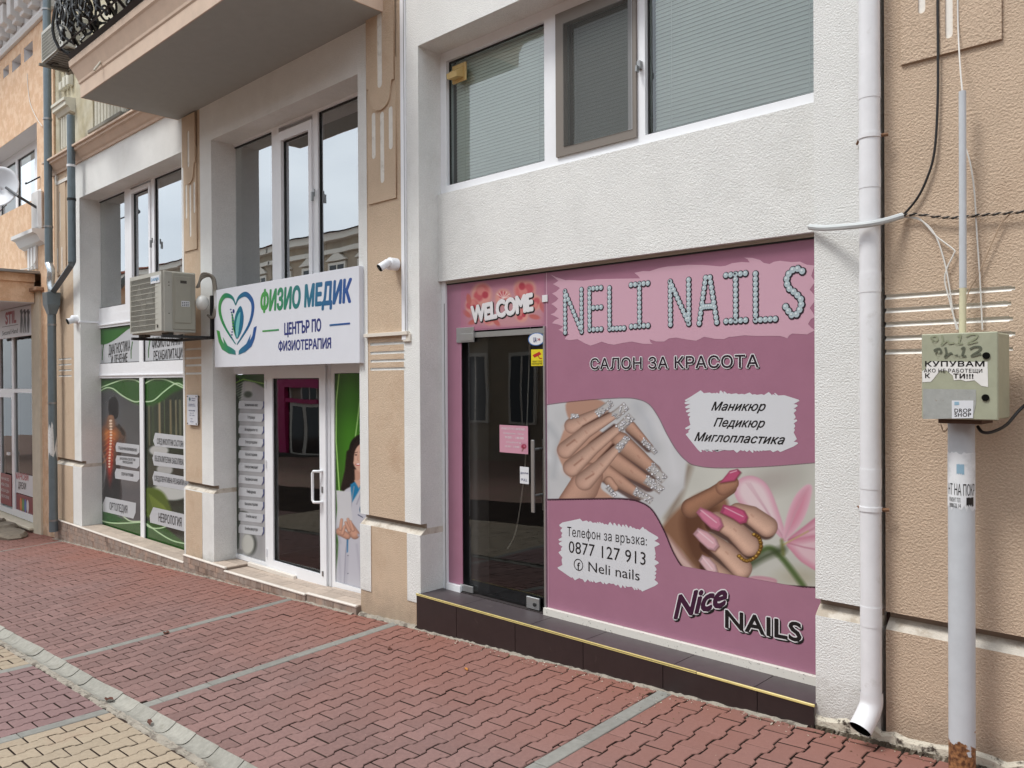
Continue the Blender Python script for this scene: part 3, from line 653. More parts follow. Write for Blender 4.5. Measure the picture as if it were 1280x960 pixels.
# glass door
door = thing('glass_door', 'frameless glass salon door with long metal pull handles between the pink panels', 'door', at(630, 745, yp))
door.parent = bld; door.location = Vector(at(630, 745, yp))-bld.location; del door['category']; del door['label']
pane(dl+.06, drr-.006, ZT+.012, zdn-.055, .275, glassD, door)
slab('top_rail', dl+.07, drr-.004, .262, .288, zdn-.055, zdn-.012, alu, door, bev=.002)
hb0 = at(661, 641, .23); hb1 = at(661, 549, .23)
b = MB(); hx = AX(667, 600, .22)
b.box(hx-.016, hx+.016, .205, .222, AZ(667, 641, .21), AZ(667, 550, .21)); b.build('pull_handle', alu, door, bevel=.004)
b = MB(); b.box(hx-.016, hx+.016, .33, .347, AZ(667, 641, .21), AZ(667, 550, .21)); b.build('pull_handle', alu, door, bevel=.004)
for zz in (AZ(667, 562, .21), AZ(667, 620, .21)): b = MB(); b.tube([(hx, .22, zz), (hx, .335, zz)], .009, 8); b.build('handle_stud', alu, door)
pf = [(AX(577, 736, yp), AX(593, 738, yp), ZT+.012, ZT+.065), (AX(660, 750, yp), AX(676, 755, yp), ZT+.012, ZT+.1), (AX(572.5, 415, yp), AX(594, 415, yp), zdn-.09, zdn+.03)]
for a, e, c_, f in pf: slab('patch_fitting', a, e, .245, .262, c_, f, alu, door, bev=.003)
slab('patch_fitting', AX(578, 415, yp), AX(594, 415, yp), .238, .246, zdn-.08, zdn-.02, alu, door, bev=.003)
b = MB(); b.tube([(AX(668, 753, .24), .236, ZT+.05), (AX(668, 753, .24), .246, ZT+.05)], .014, 10); b.build('lock', MATS['gasket'] if 'gasket' in MATS else gasket, door)
# ------------------------------------------------------------------ prints and signs
def flatm(name, col, rough=.35, k=.86, **kw): return mat(name, S(*col, k), rough=rough, **kw)
printM = mat('printed_film', (1, 1, 1, 1), rough=.16, spec=.4, attr='print')
pinkM = mat('pink_film', S(154, 108, 128), rough=.16, spec=.5, var=.035, vscale=2.2, bump=.3, bscale=3.5, bdist=.004, detail=2)
blobL = flatm('pale_pink_print', (206, 164, 180)); blobW = flatm('white_print', (214, 216, 220)); ink = flatm('dark_ink', (38, 26, 38)); inkk = flatm('black_ink', (20, 20, 22)); wprint = flatm('bright_print', (226, 224, 226))
# --- pink salon film
film = thing('window_film', 'pink window film over the salon front with torn-edge panels and photographs of manicured hands', 'poster', at(850, 800, YF-.004))
yfm = YF-.004
zt_ = ztp-.002; zb_ = zb0
b = MB(); b.box(nx0, dl, yfm, yfm+.006, zb_, zt_); b.box(dl, drr+.004, yfm, yfm+.006, zdn, zt_); b.box(drr+.004, XN1+.05, yfm, yfm+.006, zb_, zt_)
b.build('film', pinkM, film)
slab('film_seam', AX(683.2, 400, yfm), AX(683.9, 400, yfm), yfm-.0008, yfm+.001, zb_, zt_, MATS['pale_pink_print'], film)
# big torn panel behind the dotted name
yy = yfm-.001
top = [(688, 343), (700, 348), (712, 350), (745, 349), (800, 348), (793, 341), (812, 339), (835, 333), (860, 331), (900, 333), (915, 329), (937, 328), (930, 322), (950, 325), (962, 330), (975, 326), (1000, 327), (1018, 332)]
rt = [(1014, 345), (1019, 352), (1012, 362), (1021, 371), (1012, 385), (1019, 396), (1010, 405), (1019, 413), (1009, 418)]
bt = [(990, 417), (984, 423), (975, 420), (945, 420), (915, 421), (905, 424), (880, 421), (870, 426), (845, 422), (830, 427), (812, 424), (816, 430), (790, 427), (768, 431), (752, 427), (738, 432), (722, 424), (706, 424), (712, 418), (698, 412), (704, 408), (690, 404), (699, 398), (688, 393), (697, 386), (689, 380), (698, 373), (690, 367), (700, 360), (691, 355), (698, 351)]
rj = random.Random(5); jag = []
for P_ in (top, rt, bt):
    for a, e in zip(P_[:-1], P_[1:]):
        jag.append(a); jag.append(((a[0]+e[0])/2+rj.uniform(-1.5, 1.5), (a[1]+e[1])/2+rj.uniform(-1.5, 1.5)))
    jag.append(P_[-1])
flat('torn_panel', jag, yy, blobL, film)
def strokes(letter):
    L_ = {'N': [[(0, 0), (0, 1)], [(0, 1), (1, 0)], [(1, 0), (1, 1)]], 'E': [[(0, 0), (0, 1)], [(0, 1), (1, 1)], [(0, .53), (1, .53)], [(0, 0), (1, 0)]],
          'L': [[(0, 1), (0, 0)], [(0, 0), (1, 0)]], 'I': [[(.5, 0), (.5, 1)], [(0, 1), (1, 1)], [(0, 0), (1, 0)]],
          'A': [[(0, 0), (.38, 1)], [(.62, 1), (1, 0)], [(.28, .36), (.72, .36)]],
          'S': [spline([(1, .93), (.6, 1), (.15, .85), (.2, .62), (.6, .48), (.95, .3), (.8, .08), (.45, 0), (.05, .2)], 8)]}
    return L_[letter]
dark_d, lite_d = MB(), MB()
LET = [('N', 706.5, 727, 364, 415.5), ('E', 737, 751.5, 361, 412), ('L', 762, 780, 360, 411), ('I', 789, 810, 356, 408), ('N', 838, 861, 352, 405.5), ('A', 874, 896, 348, 404), ('I', 907.5, 932, 344, 401.5), ('L', 944.5, 969, 342, 400), ('S', 981, 1003, 337, 395)]
for ch, xa, xb, ya, yb in LET:
    dark_d, lite_d = MB(), MB()
    A = np.array(at(xa, yb, yy))[[0, 2]]; B_ = np.array(at(xb, yb-(xb-xa)*.06, yy))[[0, 2]]; zt2 = AZ(xa, ya, yy)
    wid = B_[0]-A[0]; hei = zt2-A[1]; rr = .0185+.002*(ch == 'S')
    for st in strokes(ch):
        P_ = [(A[0]+x*wid, A[1]+z*hei) for x, z in st]; Ls = [math.dist(P_[i], P_[i+1]) for i in range(len(P_)-1)]; T_ = sum(Ls); k = max(3, round(T_/.032)); 
        for q in range(k+1):
            t = T_*q/k; i = 0
            while i < len(Ls)-1 and t > Ls[i]: t -= Ls[i]; i += 1
            f = min(t/Ls[i], 1); x = P_[i][0]+(P_[i+1][0]-P_[i][0])*f; z = P_[i][1]+(P_[i+1][1]-P_[i][1])*f
            for mb_, r_, y_ in ((dark_d, rr*1.22, .0012), (lite_d, rr*.86, .0018)):
                mb_.add([(x+r_*math.cos(a)*(1 if mb_ is lite_d else 1)+(.002 if mb_ is dark_d else 0), yy-y_-1.2e-5*(len(mb_.f) % 24), z+r_*1.05*math.sin(a)-(.003 if mb_ is dark_d else 0)) for a in np.linspace(0, 2*PI, 10, endpoint=False)], [tuple(range(10))])
            lite_d.add([(x-.003+r_*.4*math.cos(a), yy-.0028, z+.004+r_*.4*math.sin(a)) for a in np.linspace(0, 2*PI, 6, endpoint=False)], [tuple(range(6))], 1)
    dark_d.build('letter_outline', ink, film); lite_d.build('dotted_letter', [flatm('pearl_print', (176, 192, 198)), flatm('pearl_shine', (216, 226, 228))], film)
def outlined(s, pl, pr, ptop, shear=0, off=.02, o2=.065, sh=.007, inner=ink, space=1.05):
    text(s, pl, pr, ptop, yy-.001, inkk, film, shear, o2, space, dxy=(sh, -sh), width_from=off)
    text(s, pl, pr, ptop, yy-.0016, blobL if False else wprint, film, shear, o2, space, width_from=off)
    text(s, pl, pr, ptop, yy-.0022, inner, film, shear, off, space, width_from=off)
outlined('САЛОН ЗА КРАСОТА', (738, 461.5), (948, 459), (738, 449), off=.028, o2=.12, sh=.004)
# hands photograph
def hand_photo(c):
    x, y = c.x, c.y; n1 = vnoise(x*.05, y*.05); K = lambda p: (675+p[0]/3.491, 475+p[1]/3.491); u_ = 1/3.491
    KL = lambda L_: [K(p) for p in L_]
    g = 190+12*n1; c.c[:] = np.stack([g, g+1, g+3], -1)
    c.stroke(KL([(30, 330), (110, 390), (150, 330)]), 7, (206, 208, 211), 5); c.stroke(KL([(40, 200), (80, 260), (60, 420)]), 6, (176, 178, 182), 5); c.stroke(KL([(470, 160), (560, 260), (590, 420)]), 13, (208, 209, 212), 8); c.stroke(KL([(420, 110), (470, 180), (500, 300)]), 6, (164, 168, 176), 7, .5); c.stroke(KL([(330, 480), (400, 520)]), 8, (222, 226, 230), 3, .7)
    grain = .97+.06*vnoise(x*1.9, y*1.9, 7)
    def finger(P, Rr, col, dark=.30, side=.13, joints=()):
        P = [np.array(K(p)) for p in P]; Rr = [r_*u_ for r_ in Rr]; Q = np.full(x.shape, 9.); Sg = np.zeros(x.shape)
        for a, b, r0, r1 in zip(P[:-1], P[1:], Rr[:-1], Rr[1:]):
            e = b-a; L_ = math.hypot(*e); wx, wy = x-a[0], y-a[1]; t = np.clip((wx*e[0]+wy*e[1])/(L_*L_), 0, 1); r_ = r0+(r1-r0)*t
            d = np.hypot(wx-e[0]*t, wy-e[1]*t)/r_; sg = (wx*e[1]-wy*e[0])/L_/r_; m_ = d < Q; Q = np.where(m_, d, Q); Sg = np.where(m_, sg, Sg)
        rm = sum(Rr)/len(Rr); al = np.clip(.5+(1-Q)*rm/1.0, 0, 1)[..., None]; q = np.clip(Q, 0, 1)
        sh = (1-dark*q**3+side*Sg*(1-q*q)*1.6)*grain
        col_ = np.asarray(col, float)[None, None]*(1-.35*q[..., None]**4)+np.array((146, 92, 78.))*(.35*q[..., None]**4)
        img = col_*np.clip(sh, .2, 1.15)[..., None]; c.c = c.c*(1-al)+img*al
        for jt in joints:
            px_, py_ = K(jt); c.stroke([(px_-1.6, py_-1.6), (px_+1.4, py_+1.8)], .7, (158, 112, 96), .6, .55); c.stroke([(px_-.6, py_-2.2), (px_+2.2, py_+1)], .6, (160, 116, 100), .6, .4)
    def shade(L_, w, a=.9): c.stroke(KL(L_), w*u_, (62, 36, 30), 1.3, a)
    sk, sk2 = (196, 162, 144), (188, 150, 130)
    c.poly(spline(KL([(118, 95), (250, 84), (300, 130), (230, 190), (140, 190)]), 5, True), (178, 140, 122), 1.4)
    # hand behind
    for P, Rr in (([(395, 205), (440, 250), (480, 290)], (26, 19, 12)), ([(350, 270), (430, 335), (500, 395)], (44, 34, 24)), ([(310, 345), (400, 400), (480, 450)], (44, 32, 22)), ([(270, 395), (350, 445), (425, 495)], (42, 30, 20))):
        shade([(P[0][0]-4, P[0][1]+12), (P[1][0]-4, P[1][1]+10), (P[2][0]-6, P[2][1]+6)], Rr[1]*2.05, .75); finger(P, Rr, sk2, .34, .10, (P[1],))
    # front hand: wrist, back and four fingers
    c.poly(spline(KL([(85, 530), (120, 480), (150, 455), (108, 395), (76, 315), (88, 262), (120, 200), (190, 190), (300, 250), (320, 330), (290, 400), (265, 465), (300, 500), (340, 530), (330, 560), (80, 560)]), 5, True), (184, 146, 127), 1.2)
    finger([(140, 540), (190, 470), (215, 420)], (62, 66, 60), (188, 150, 131), .22, .08)
    F_ = (([(140, 200), (195, 172), (255, 142)], (34, 26, 19)), ([(112, 305), (200, 228), (325, 152)], (38, 28, 18)), ([(140, 382), (230, 300), (350, 204)], (40, 28, 18)), ([(195, 440), (268, 370), (345, 290)], (42, 29, 17)))
    for k, (P, Rr) in enumerate(F_):
        if k: shade([(P[0][0]+14, P[0][1]-18), (P[1][0]-8, P[1][1]-22), (P[2][0]-26, P[2][1]-4)], 16, .85)
        finger(P, Rr, sk, .30, -.12, (P[1], ((P[0][0]+P[1][0])/2, (P[0][1]+P[1][1])/2)))
    for p_ in ((128, 210), (100, 312), (126, 392), (178, 452)): c.ell(K(p_), (7, 6.5), (200, 160, 142), 1.3, alpha=.5)
    for a, b in (((150, 262), (118, 286)), ((182, 346), (150, 372)), ((232, 412), (200, 432))): c.stroke(KL([a, b]), 1.2, (120, 76, 62), 1.4, .7)
    finger([(300, 440), (325, 470)], (20, 17), sk2, .3)
    r9 = random.Random(77)
    def gem_nail(p0, p1, w0, w1):
        a, b = np.array(K(p0)), np.array(K(p1)); d = (b-a); L_ = math.hypot(*d); d /= L_; nn = np.array((-d[1], d[0])); w0, w1 = w0*u_, w1*u_
        c.poly([tuple(a-nn*w0), tuple(a+nn*w0), tuple(b+nn*w1), tuple(b-nn*w1)], (150, 142, 138), .9); c.poly([tuple(a-nn*w0*.7), tuple(a+nn*w0*.5), tuple(b+nn*w1*.6), tuple(b-nn*w1*.7)], (186, 184, 182), .7)
        for _ in range(int(5+L_*1.1)):
            t, v = r9.uniform(-.05, 1.0), r9.uniform(-1, 1); p_ = a+d*L_*t+nn*v*(w0+(w1-w0)*t)*.85; r_ = r9.uniform(.7, 1.6); br_ = r9.choice((232, 240, 214, 190)); rot = r9.uniform(0, 3)
            c.ell(tuple(p_+.3), (r_*1.15, r_), (84, 82, 88), .4, rot, .75); c.ell(tuple(p_), (r_*.85, r_*.7), (br_, br_, br_+4), .4, rot)
    for q_ in (((250, 148), (312, 98), 18, 15), ((322, 158), (378, 112), 20, 19), ((346, 212), (400, 158), 21, 19), ((338, 304), (382, 250), 17, 14), ((448, 262), (505, 318), 13, 11), ((482, 378), (544, 438), 23, 20), ((462, 432), (532, 484), 21, 19), ((412, 482), (488, 528), 19, 16), ((135, 158), (168, 156), 11, 9), ((294, 466), (328, 504), 11, 9)): gem_nail(*q_)
    # ---- right photograph: lily, dark palm, four curled fingers
    rightm = np.clip(.5-c.sdf(KL([(640, 360), (1300, 340), (1300, 1000), (560, 900), (500, 640), (560, 560), (630, 470)]))/5, 0, 1); keep = c.c.copy()
    g = 186+16*vnoise(x*.03, y*.03, 4); c.c[:] = np.stack([g, g, g-8], -1)
    c.stroke(KL([(650, 380), (600, 520), (560, 600)]), 6, (112, 92, 78), 6, .8); c.ell(K((1010, 440)), (30, 16), (160, 152, 146), 1.3, -.3, .6); c.ell(K((1130, 860)), (26, 12), (176, 172, 156), 1.2)
    def petal(P_, col, edge_, vein, soft=1.2):
        S_ = spline(KL(P_), 6, True); d_ = c.sdf(S_); al = np.clip(.5-d_/(2*soft), 0, 1)[..., None]; q = np.clip(-d_/9, 0, 1)[..., None]
        c.c = c.c*(1-al)+(np.array(edge_, float)*(1-q)+np.array(col, float)*q)*al
        for k_ in range(3): c.stroke(KL([(vein[0][0]+k_*9, vein[0][1]), (vein[1][0]+k_*3, vein[1][1]), vein[2]]), .8, tuple(v*.9 for v in edge_), 1.3, .5)
    petal([(850, 500), (862, 440), (920, 418), (985, 450), (1030, 540), (1075, 700), (1000, 640), (900, 570)], (222, 202, 206), (206, 152, 170), ((900, 450), (980, 560), (1070, 700)))
    petal([(1062, 700), (1075, 600), (1110, 510), (1160, 458), (1188, 470), (1170, 560), (1130, 640)], (206, 140, 160), (214, 176, 188), ((1150, 480), (1110, 580), (1070, 690)))
    petal([(1080, 700), (1150, 640), (1230, 590), (1240, 680), (1150, 700)], (214, 176, 186), (190, 120, 144), ((1200, 640), (1150, 670), (1085, 698)))
    petal([(1075, 710), (1140, 690), (1230, 690), (1230, 830), (1150, 800), (1100, 750)], (216, 184, 192), (196, 130, 150), ((1200, 740), (1150, 730), (1085, 712)))
    petal([(870, 880), (940, 855), (1030, 870), (1010, 905), (900, 905)], (206, 172, 178), (186, 136, 150), ((900, 880), (960, 875), (1000, 885)))
    c.stroke(spline(KL([(900, 800), (990, 735), (1050, 770), (1150, 900)]), 6), 7, (84, 102, 62), 2.4); c.stroke(spline(KL([(880, 830), (980, 770), (1060, 740)]), 6), 9, (62, 72, 48), 4, .8); c.stroke(KL([(1060, 720), (1170, 660)]), 1.6, (186, 168, 120), 1); c.stroke(KL([(1055, 700), (1062, 760)]), 4, (110, 112, 62), 2, .8)
    petal([(545, 660), (575, 680), (640, 770), (730, 860), (650, 850), (570, 760)], (206, 178, 172), (184, 150, 142), ((570, 700), (620, 770), (700, 850)))
    c.poly(spline(KL([(530, 650), (580, 585), (650, 520), (740, 480), (800, 500), (820, 560), (760, 600), (740, 700), (760, 860), (690, 830), (610, 740), (560, 680)]), 6, True), (136, 100, 78), 3)
    c.poly(spline(KL([(620, 600), (700, 540), (780, 560), (720, 640), (720, 820), (650, 760)]), 6, True), (98, 66, 50), 6)
    finger([(660, 560), (760, 505), (822, 465)], (44, 40, 38), (158, 116, 92), .35, .10, ())
    finger([(800, 470), (838, 450)], (34, 30), (168, 124, 100), .25, .05)
    def nail(P_, col, hl):
        S_ = KL(P_); c.poly([(p[0]+.5, p[1]+1.1) for p in S_], (84, 50, 44), 1.4, .8); c.poly(S_, tuple(v*.82 for v in col), .8); m_ = np.array(S_).mean(0); c.poly([tuple(m_+(np.array(p)-m_)*.80) for p in S_], col, .9); c.stroke(KL(hl), 1.0, (244, 228, 234), .7, .75)
    nail([(784, 450), (828, 396), (862, 388), (878, 402), (850, 440), (812, 446)], (184, 84, 118), [(830, 405), (858, 396)])
    Fn = (([(992, 640), (925, 592), (862, 572)], (46, 42, 36)), ([(915, 722), (850, 655), (770, 610)], (48, 44, 36)), ([(880, 822), (815, 755), (745, 702)], (46, 42, 34)), ([(850, 905), (790, 850), (738, 798)], (38, 34, 26)))
    for k, (P, Rr) in enumerate(Fn):
        shade([(p[0]-6, p[1]+14) for p in P], Rr[1]*2.05, .8); finger(P, Rr, (206, 170, 150), .30, .13, (P[1],))
    nail([(786, 578), (800, 544), (850, 552), (892, 570), (908, 598), (900, 622), (874, 628), (842, 606)], (190, 84, 122), [(806, 556), (886, 596)])
    nail([(682, 578), (700, 555), (748, 576), (788, 602), (800, 636), (780, 660), (748, 650), (708, 612)], (204, 124, 150), [(702, 568), (770, 622)])
    nail([(668, 672), (690, 645), (730, 662), (768, 692), (782, 724), (764, 746), (734, 738), (696, 704)], (216, 170, 178), [(690, 658), (756, 712)])
    nail([(692, 788), (708, 762), (738, 776), (766, 806), (776, 836), (758, 856), (734, 842), (710, 812)], (216, 180, 184), [(710, 774), (752, 826)])
    for t in np.linspace(0, 1, 26):
        P_ = spline([(868, 768), (900, 790), (940, 772), (964, 730), (956, 690), (934, 674)], 8); p = P_[int(t*(len(P_)-1))]; b_ = int(t*25) % 2
        c.ell(K(p), (2.6, 2.2), (92, 62, 26), .5); c.ell((K(p)[0]-.3, K(p)[1]-.4), (1.6, 1.4), (196, 156, 78) if b_ else (160, 120, 56), .5)
    c.c = c.c*rightm[..., None]+keep*(1-rightm[..., None])
    c.stroke(photo_bot, 2.6, (58, 34, 46), .8); c.stroke(photo_top, .9, (90, 58, 72), .6)
photo_top = spline([(683, 506), (705, 503), (740, 499.5), (775, 497.5), (795, 498.5), (811, 505), (823, 521), (834, 543), (846, 563), (858, 576), (870, 582), (900, 585), (960, 583), (1024, 578)], 5)
photo_bot = spline([(683, 625), (740, 624), (780, 624), (800, 628), (815, 638), (829, 662), (843, 694), (858, 714), (880, 724), (930, 729), (1024, 735)], 5)
printed('hands_photograph', AX(683.9, 560, yy), XN1+.03, AZ(1018, 737, yy), AZ(790, 494, yy), yy, 540, 400, hand_photo, film, printM,
        mask=lambda c: c.sdf(photo_top+photo_bot[::-1]) < .8)
# torn white panels with text
def torn(x0, y0, x1, y1, seed, sl0, sl1):
    """corners in photo points; sl = rise of bottom/top edges to the right"""
    P_ = ragged(0, 1, 0, 1, .06, 17, seed); out_ = []
    for u, v in P_: out_.append((x0+(x1-x0)*u, (y0+sl0*u)*(1-v)+(y1+sl1*u)*v))
    return out_
flat('torn_panel', torn(863, 562, 992, 491, 4, 1, 4), yy, blobW, film)
flat('torn_panel', torn(703, 719, 818, 648, 8, 19, 17), yy, blobW, film)
ysc = yy-.001
scr = dict(shear=.45, off=.035, space=1.02)
text('Маникюр', (889, 513), (957, 513.5), (889, 503), ysc, inkk, film, **scr)
text('Педикюр', (892, 533), (956, 534.5), (892, 523), ysc, inkk, film, **scr)
text('Миглопластика', (868, 551), (981, 555.5), (868, 541), ysc, inkk, film, **scr)
text('Телефон за връзка:', (709, 670), (808.5, 682), (709, 659), ysc, inkk, film, space=1.06, off=-.004)
text('0877 127 913', (711, 690.5), (807, 706.5), (711, 676), ysc, inkk, film, space=1.04, off=-.002)
text('Neli nails', (735.5, 714), (799.5, 726), (735.5, 702), ysc, inkk, film, off=.002)
cx, cz = AX(723, 706, ysc), AZ(723, 706, ysc); rr = .042
circ = lambda r_, n=24: [(cx+r_*math.cos(a), cz+r_*math.sin(a)) for a in np.linspace(0, 2*PI, n, endpoint=False)]
plate('badge_ring', circ(rr), [circ(rr*.86)], ysc-.0004, ysc, inkk, film)
text('f', (cx-.012, cz-.034), (cx+.015, cz-.034), (cx-.012, cz+.016), ysc, inkk, film, off=.02, world=True)
text('Nice', (843, 773), (909, 756), (841, 747), yy-.001, inkk, film, .35, .13, .94, dxy=(.008, -.008), width_from=.02)
text('Nice', (843, 773), (909, 756), (841, 747), yy-.0016, wprint, film, .35, .125, .94, width_from=.02)
text('Nice', (843, 773), (909, 756), (841, 747), yy-.0022, flatm('plum_ink', (60, 22, 52)), film, .35, .06, .94, width_from=.02)
outlined('NAILS', (907, 784), (1001, 802), (907, 763), off=.05, o2=.13, sh=.008, inner=inkk)
# welcome roses
def roses(c):
    c.fill((174, 116, 138)); x, y = c.x, c.y
    c.ell((636, 388), (52, 26), (196, 150, 152), .8, -.1, .8)
    for (cx_, cy_, r_) in ((602, 368, 13), (656, 361, 13.5), (629, 372, 10), (590, 382, 9), (668, 378, 9), (612, 398, 8), (652, 394, 8)):
        c.ell((cx_, cy_), (r_, r_*1.1), (206, 150, 140), .35)
        for q in range(5):
            a = q*1.9+cx_; c.ell((cx_+math.cos(a)*r_*.35, cy_+math.sin(a)*r_*.35), (r_*(.62-.08*q), r_*(.66-.08*q)), ((198, 112, 112), (214, 148, 140), (190, 92, 100), (206, 130, 126), (176, 70, 84))[q], .5)
    for (px_, py_, a) in ((583, 392, .7), (592, 402, -.4), (620, 402, .9), (668, 396, .2), (678, 384, 1.2), (586, 374, 1.4)): c.ell((px_, py_), (7, 3), (186, 104, 100), .5, a)
    for a in (-.9, -.45, 0, .45, .9): c.stroke([(629, 373), (629+10*math.sin(a), 373-9*math.cos(a))], .8, (232, 210, 206), .5)
    c.stroke([(624, 374), (636, 371)], .9, (232, 214, 208), .5)
    bl = np.clip(np.minimum.reduce([(x-576)/8, (684-x)/8, (y-347)/6, (412-y)/6]), 0, 1)[..., None]; c.c = c.c*bl+np.array((174, 114, 138.))*(1-bl)
printed('rose_print', AX(576, 380, yy), drr-.0, zdn+.01, AZ(620, 350, yy), yy, 240, 140, roses, film, printM)
for dz, M_, o_, dd in ((.002, inkk, .15, (.006, -.006)), (.0034, wprint, .095, (0, 0))):
    text('WELCOME', (591, 402.5), (667, 387), (589, 384), yy-dz, M_, film, .12, o_, .94, dxy=dd, width_from=.03, arc=.0)
slab('white_tag', AX(678.5, 375, yfm), AX(685, 375, yfm), yfm-.008, yfm-.002, AZ(680, 377.5, yfm), AZ(680, 369, yfm), wprint, film)
# small notices on the glass door
def sticker(label, cat, x0, y0, x1, y1, yv, M_, name, top=None):
    c0 = at(x0, y1, yv); t = thing(name, label, cat, c0); a, e = AX(x0, y0, yv), AX(x1, y0, yv); z0_, z1_ = AZ(x0, y1, yv), AZ(x0, y0, yv)
    slab('sheet', a, e, yv-.001, yv, z0_, z1_, M_, t); return t, a, e, z0_, z1_
yd = .262
t, a, e, p, q = sticker('pale pink opening hours notice with a rose taped inside the dark glass door', 'notice', 624.5, 531, 660, 565, yd, flatm('notice_pink', (204, 150, 168)), 'hours_notice')
for k, (s_, f0, f1, hh) in enumerate((('РАБОТНО ВРЕМЕ:', .08, .92, .085), ('Понеделник - Петък', .14, .86, .07), ('9:00 - 18:00', .2, .85, .10), ('Събота', .25, .75, .07), ('10:00 - 14:00', .2, .7, .08))):
    zz = q-(q-p)*(.16+.16*k); text(s_, (a+(e-a)*f0, zz), (a+(e-a)*f1, zz), (a+(e-a)*f0, zz+(q-p)*hh*.8), yd-.002, wprint, t, world=True, off=.01)
printed('rose_drawing', e-.075, e-.01, p+.01, p+.085, yd-.0015, 30, 30, lambda c: (c.fill((200, 146, 164)), c.ell((c.x.mean(), c.y.mean()-1.5), (3.2, 3), (150, 50, 76), .4), c.ell((c.x.mean()+.6, c.y.mean()-1.8), (1.4, 1.2), (190, 110, 130), .5), c.stroke([(c.x.mean(), c.y.mean()), (c.x.mean()-2, c.y.mean()+4)], 1, (110, 70, 60))), t, printM)
t, a, e, p, q = sticker('small white pull sign behind the long metal door handle', 'sign', 650, 583, 661, 604, yd, flatm('tag_white', (226, 228, 232)), 'pull_sign')
text('дръпни', (a+.006, (p+q)/2+.01), (e-.006, (p+q)/2+.01), (a+.006, (p+q)/2+.026), yd-.002, flatm('blue_ink', (40, 50, 110)), t, world=True, off=.01)
text('PULL', (a+.015, p+.02), (e-.015, p+.02), (a+.015, p+.038), yd-.002, MATS['blue_ink'], t, world=True, off=.01)
t, a, e, p, q = sticker('yellow camera warning sticker with a red camera near the top of the glass door', 'sticker', 664, 437, 679, 457.5, yd, flatm('yellow_print', (226, 208, 44)), 'camera_sticker')
red = flatm('red_print', (176, 44, 40)); b = MB()
w_, h_ = e-a, q-p
b.prism([(a+.12*w_, p+.66*h_), (a+.7*w_, p+.86*h_), (a+.85*w_, p+.7*h_), (a+.28*w_, p+.5*h_)], yd-.002, yd-.001); b.prism([(a+.55*w_, p+.6*h_), (a+.7*w_, p+.42*h_), (a+.9*w_, p+.42*h_), (a+.9*w_, p+.48*h_), (a+.72*w_, p+.48*h_), (a+.62*w_, p+.62*h_)], yd-.002, yd-.001)
b.build('camera_print', red, t); text('ОБЕКТ ПОД', (a+.1*w_, p+.22*h_), (e-.1*w_, p+.22*h_), (a+.1*w_, p+.31*h_), yd-.002, inkk, t, world=True, off=.02); text('НАБЛЮДЕНИЕ', (a+.06*w_, p+.08*h_), (e-.06*w_, p+.08*h_), (a+.06*w_, p+.17*h_), yd-.002, inkk, t, world=True, off=.02)
c0 = at(670, 430, yd); t = thing('oval_sticker', 'white oval sticker with blue rim at the very top right of the glass door', 'sticker', c0)
ex, ez = AX(670.5, 424, yd), AZ(670.5, 424, yd); rx = (AX(681, 424, yd)-AX(660, 424, yd))/2
el = lambda k_: [(ex+rx*k_*math.cos(a_), ez+rx*.58*k_*math.sin(a_)) for a_ in np.linspace(0, 2*PI, 28, endpoint=False)]
plate('sheet', el(1), [], yd-.001, yd, flatm('blue_rim', (70, 110, 170)), t); plate('sheet', el(.88), [], yd-.002, yd-.001, MATS['tag_white'], t)
text('UA', (ex-.028, ez-.022), (ex+.005, ez-.022), (ex-.028, ez+.014), yd-.003, MATS['blue_ink'], t, world=True, off=.03)
text('24h', (ex+.012, ez-.012), (ex+.04, ez-.012), (ex+.012, ez+.006), yd-.003, red, t, world=True, off=.03)
# --- clinic name sign
ys = -.045
sign = thing('shop_sign', 'white signboard with green and blue heart logo and Cyrillic lettering over the clinic door', 'sign', at(268, 459, ys))
sx0, sx1 = AX(268, 410, ys), AX(449.2, 390, ys); sz0, sz1 = AZ(268, 459.4, ys), AZ(268, 363, ys)
slab('board', sx0, sx1, ys, ys+.05, sz0, sz1, mat('sign_white', S(212, 214, 221), rough=.3, var=.015), sign, bev=.003)
def gradm(name, px0_, px1_):
    x0_, x1_ = AX(px0_, 400, ys), AX(px1_, 400, ys); M_ = mat(name, (0, 0, 0, 1), rough=.35); n_ = M_.node_tree.nodes; l_ = M_.node_tree.links.new
    g_ = n_.new('ShaderNodeNewGeometry'); sp_ = n_.new('ShaderNodeSeparateXYZ'); mr_ = n_.new('ShaderNodeMapRange'); mr_.inputs[1].default_value = x0_; mr_.inputs[2].default_value = x1_
    c_ = n_.new('ShaderNodeValToRGB'); e_ = c_.color_ramp.elements; e_[0].color = S(70, 150, 60); e_[1].color = S(24, 66, 140); c_.color_ramp.elements.new(.3).color = S(20, 120, 88); c_.color_ramp.elements.new(.6).color = S(14, 100, 130)
    l_(g_.outputs['Position'], sp_.inputs[0]); l_(sp_.outputs[0], mr_.inputs[0]); l_(mr_.outputs[0], c_.inputs[0]); l_(c_.outputs[0], n_['Principled BSDF'].inputs['Base Color']); return M_
grad = gradm('sign_gradient', 325, 440); yq = ys-.0015
text('ФИЗИО МЕДИК', (326, 389), (439, 377), (326, 366), yq, grad, sign, .10, .07, 1.0)
navy = flatm('navy_ink', (38, 50, 120))
text('ЦЕНТЪР ПО', (355.5, 418.5), (401, 413.5), (355.5, 405), yq, navy, sign, .0, .055, .98)
text('ФИЗИОТЕРАПИЯ', (348, 438.5), (413.5, 435), (348, 427.5), yq, navy, sign, .0, .055, .98)
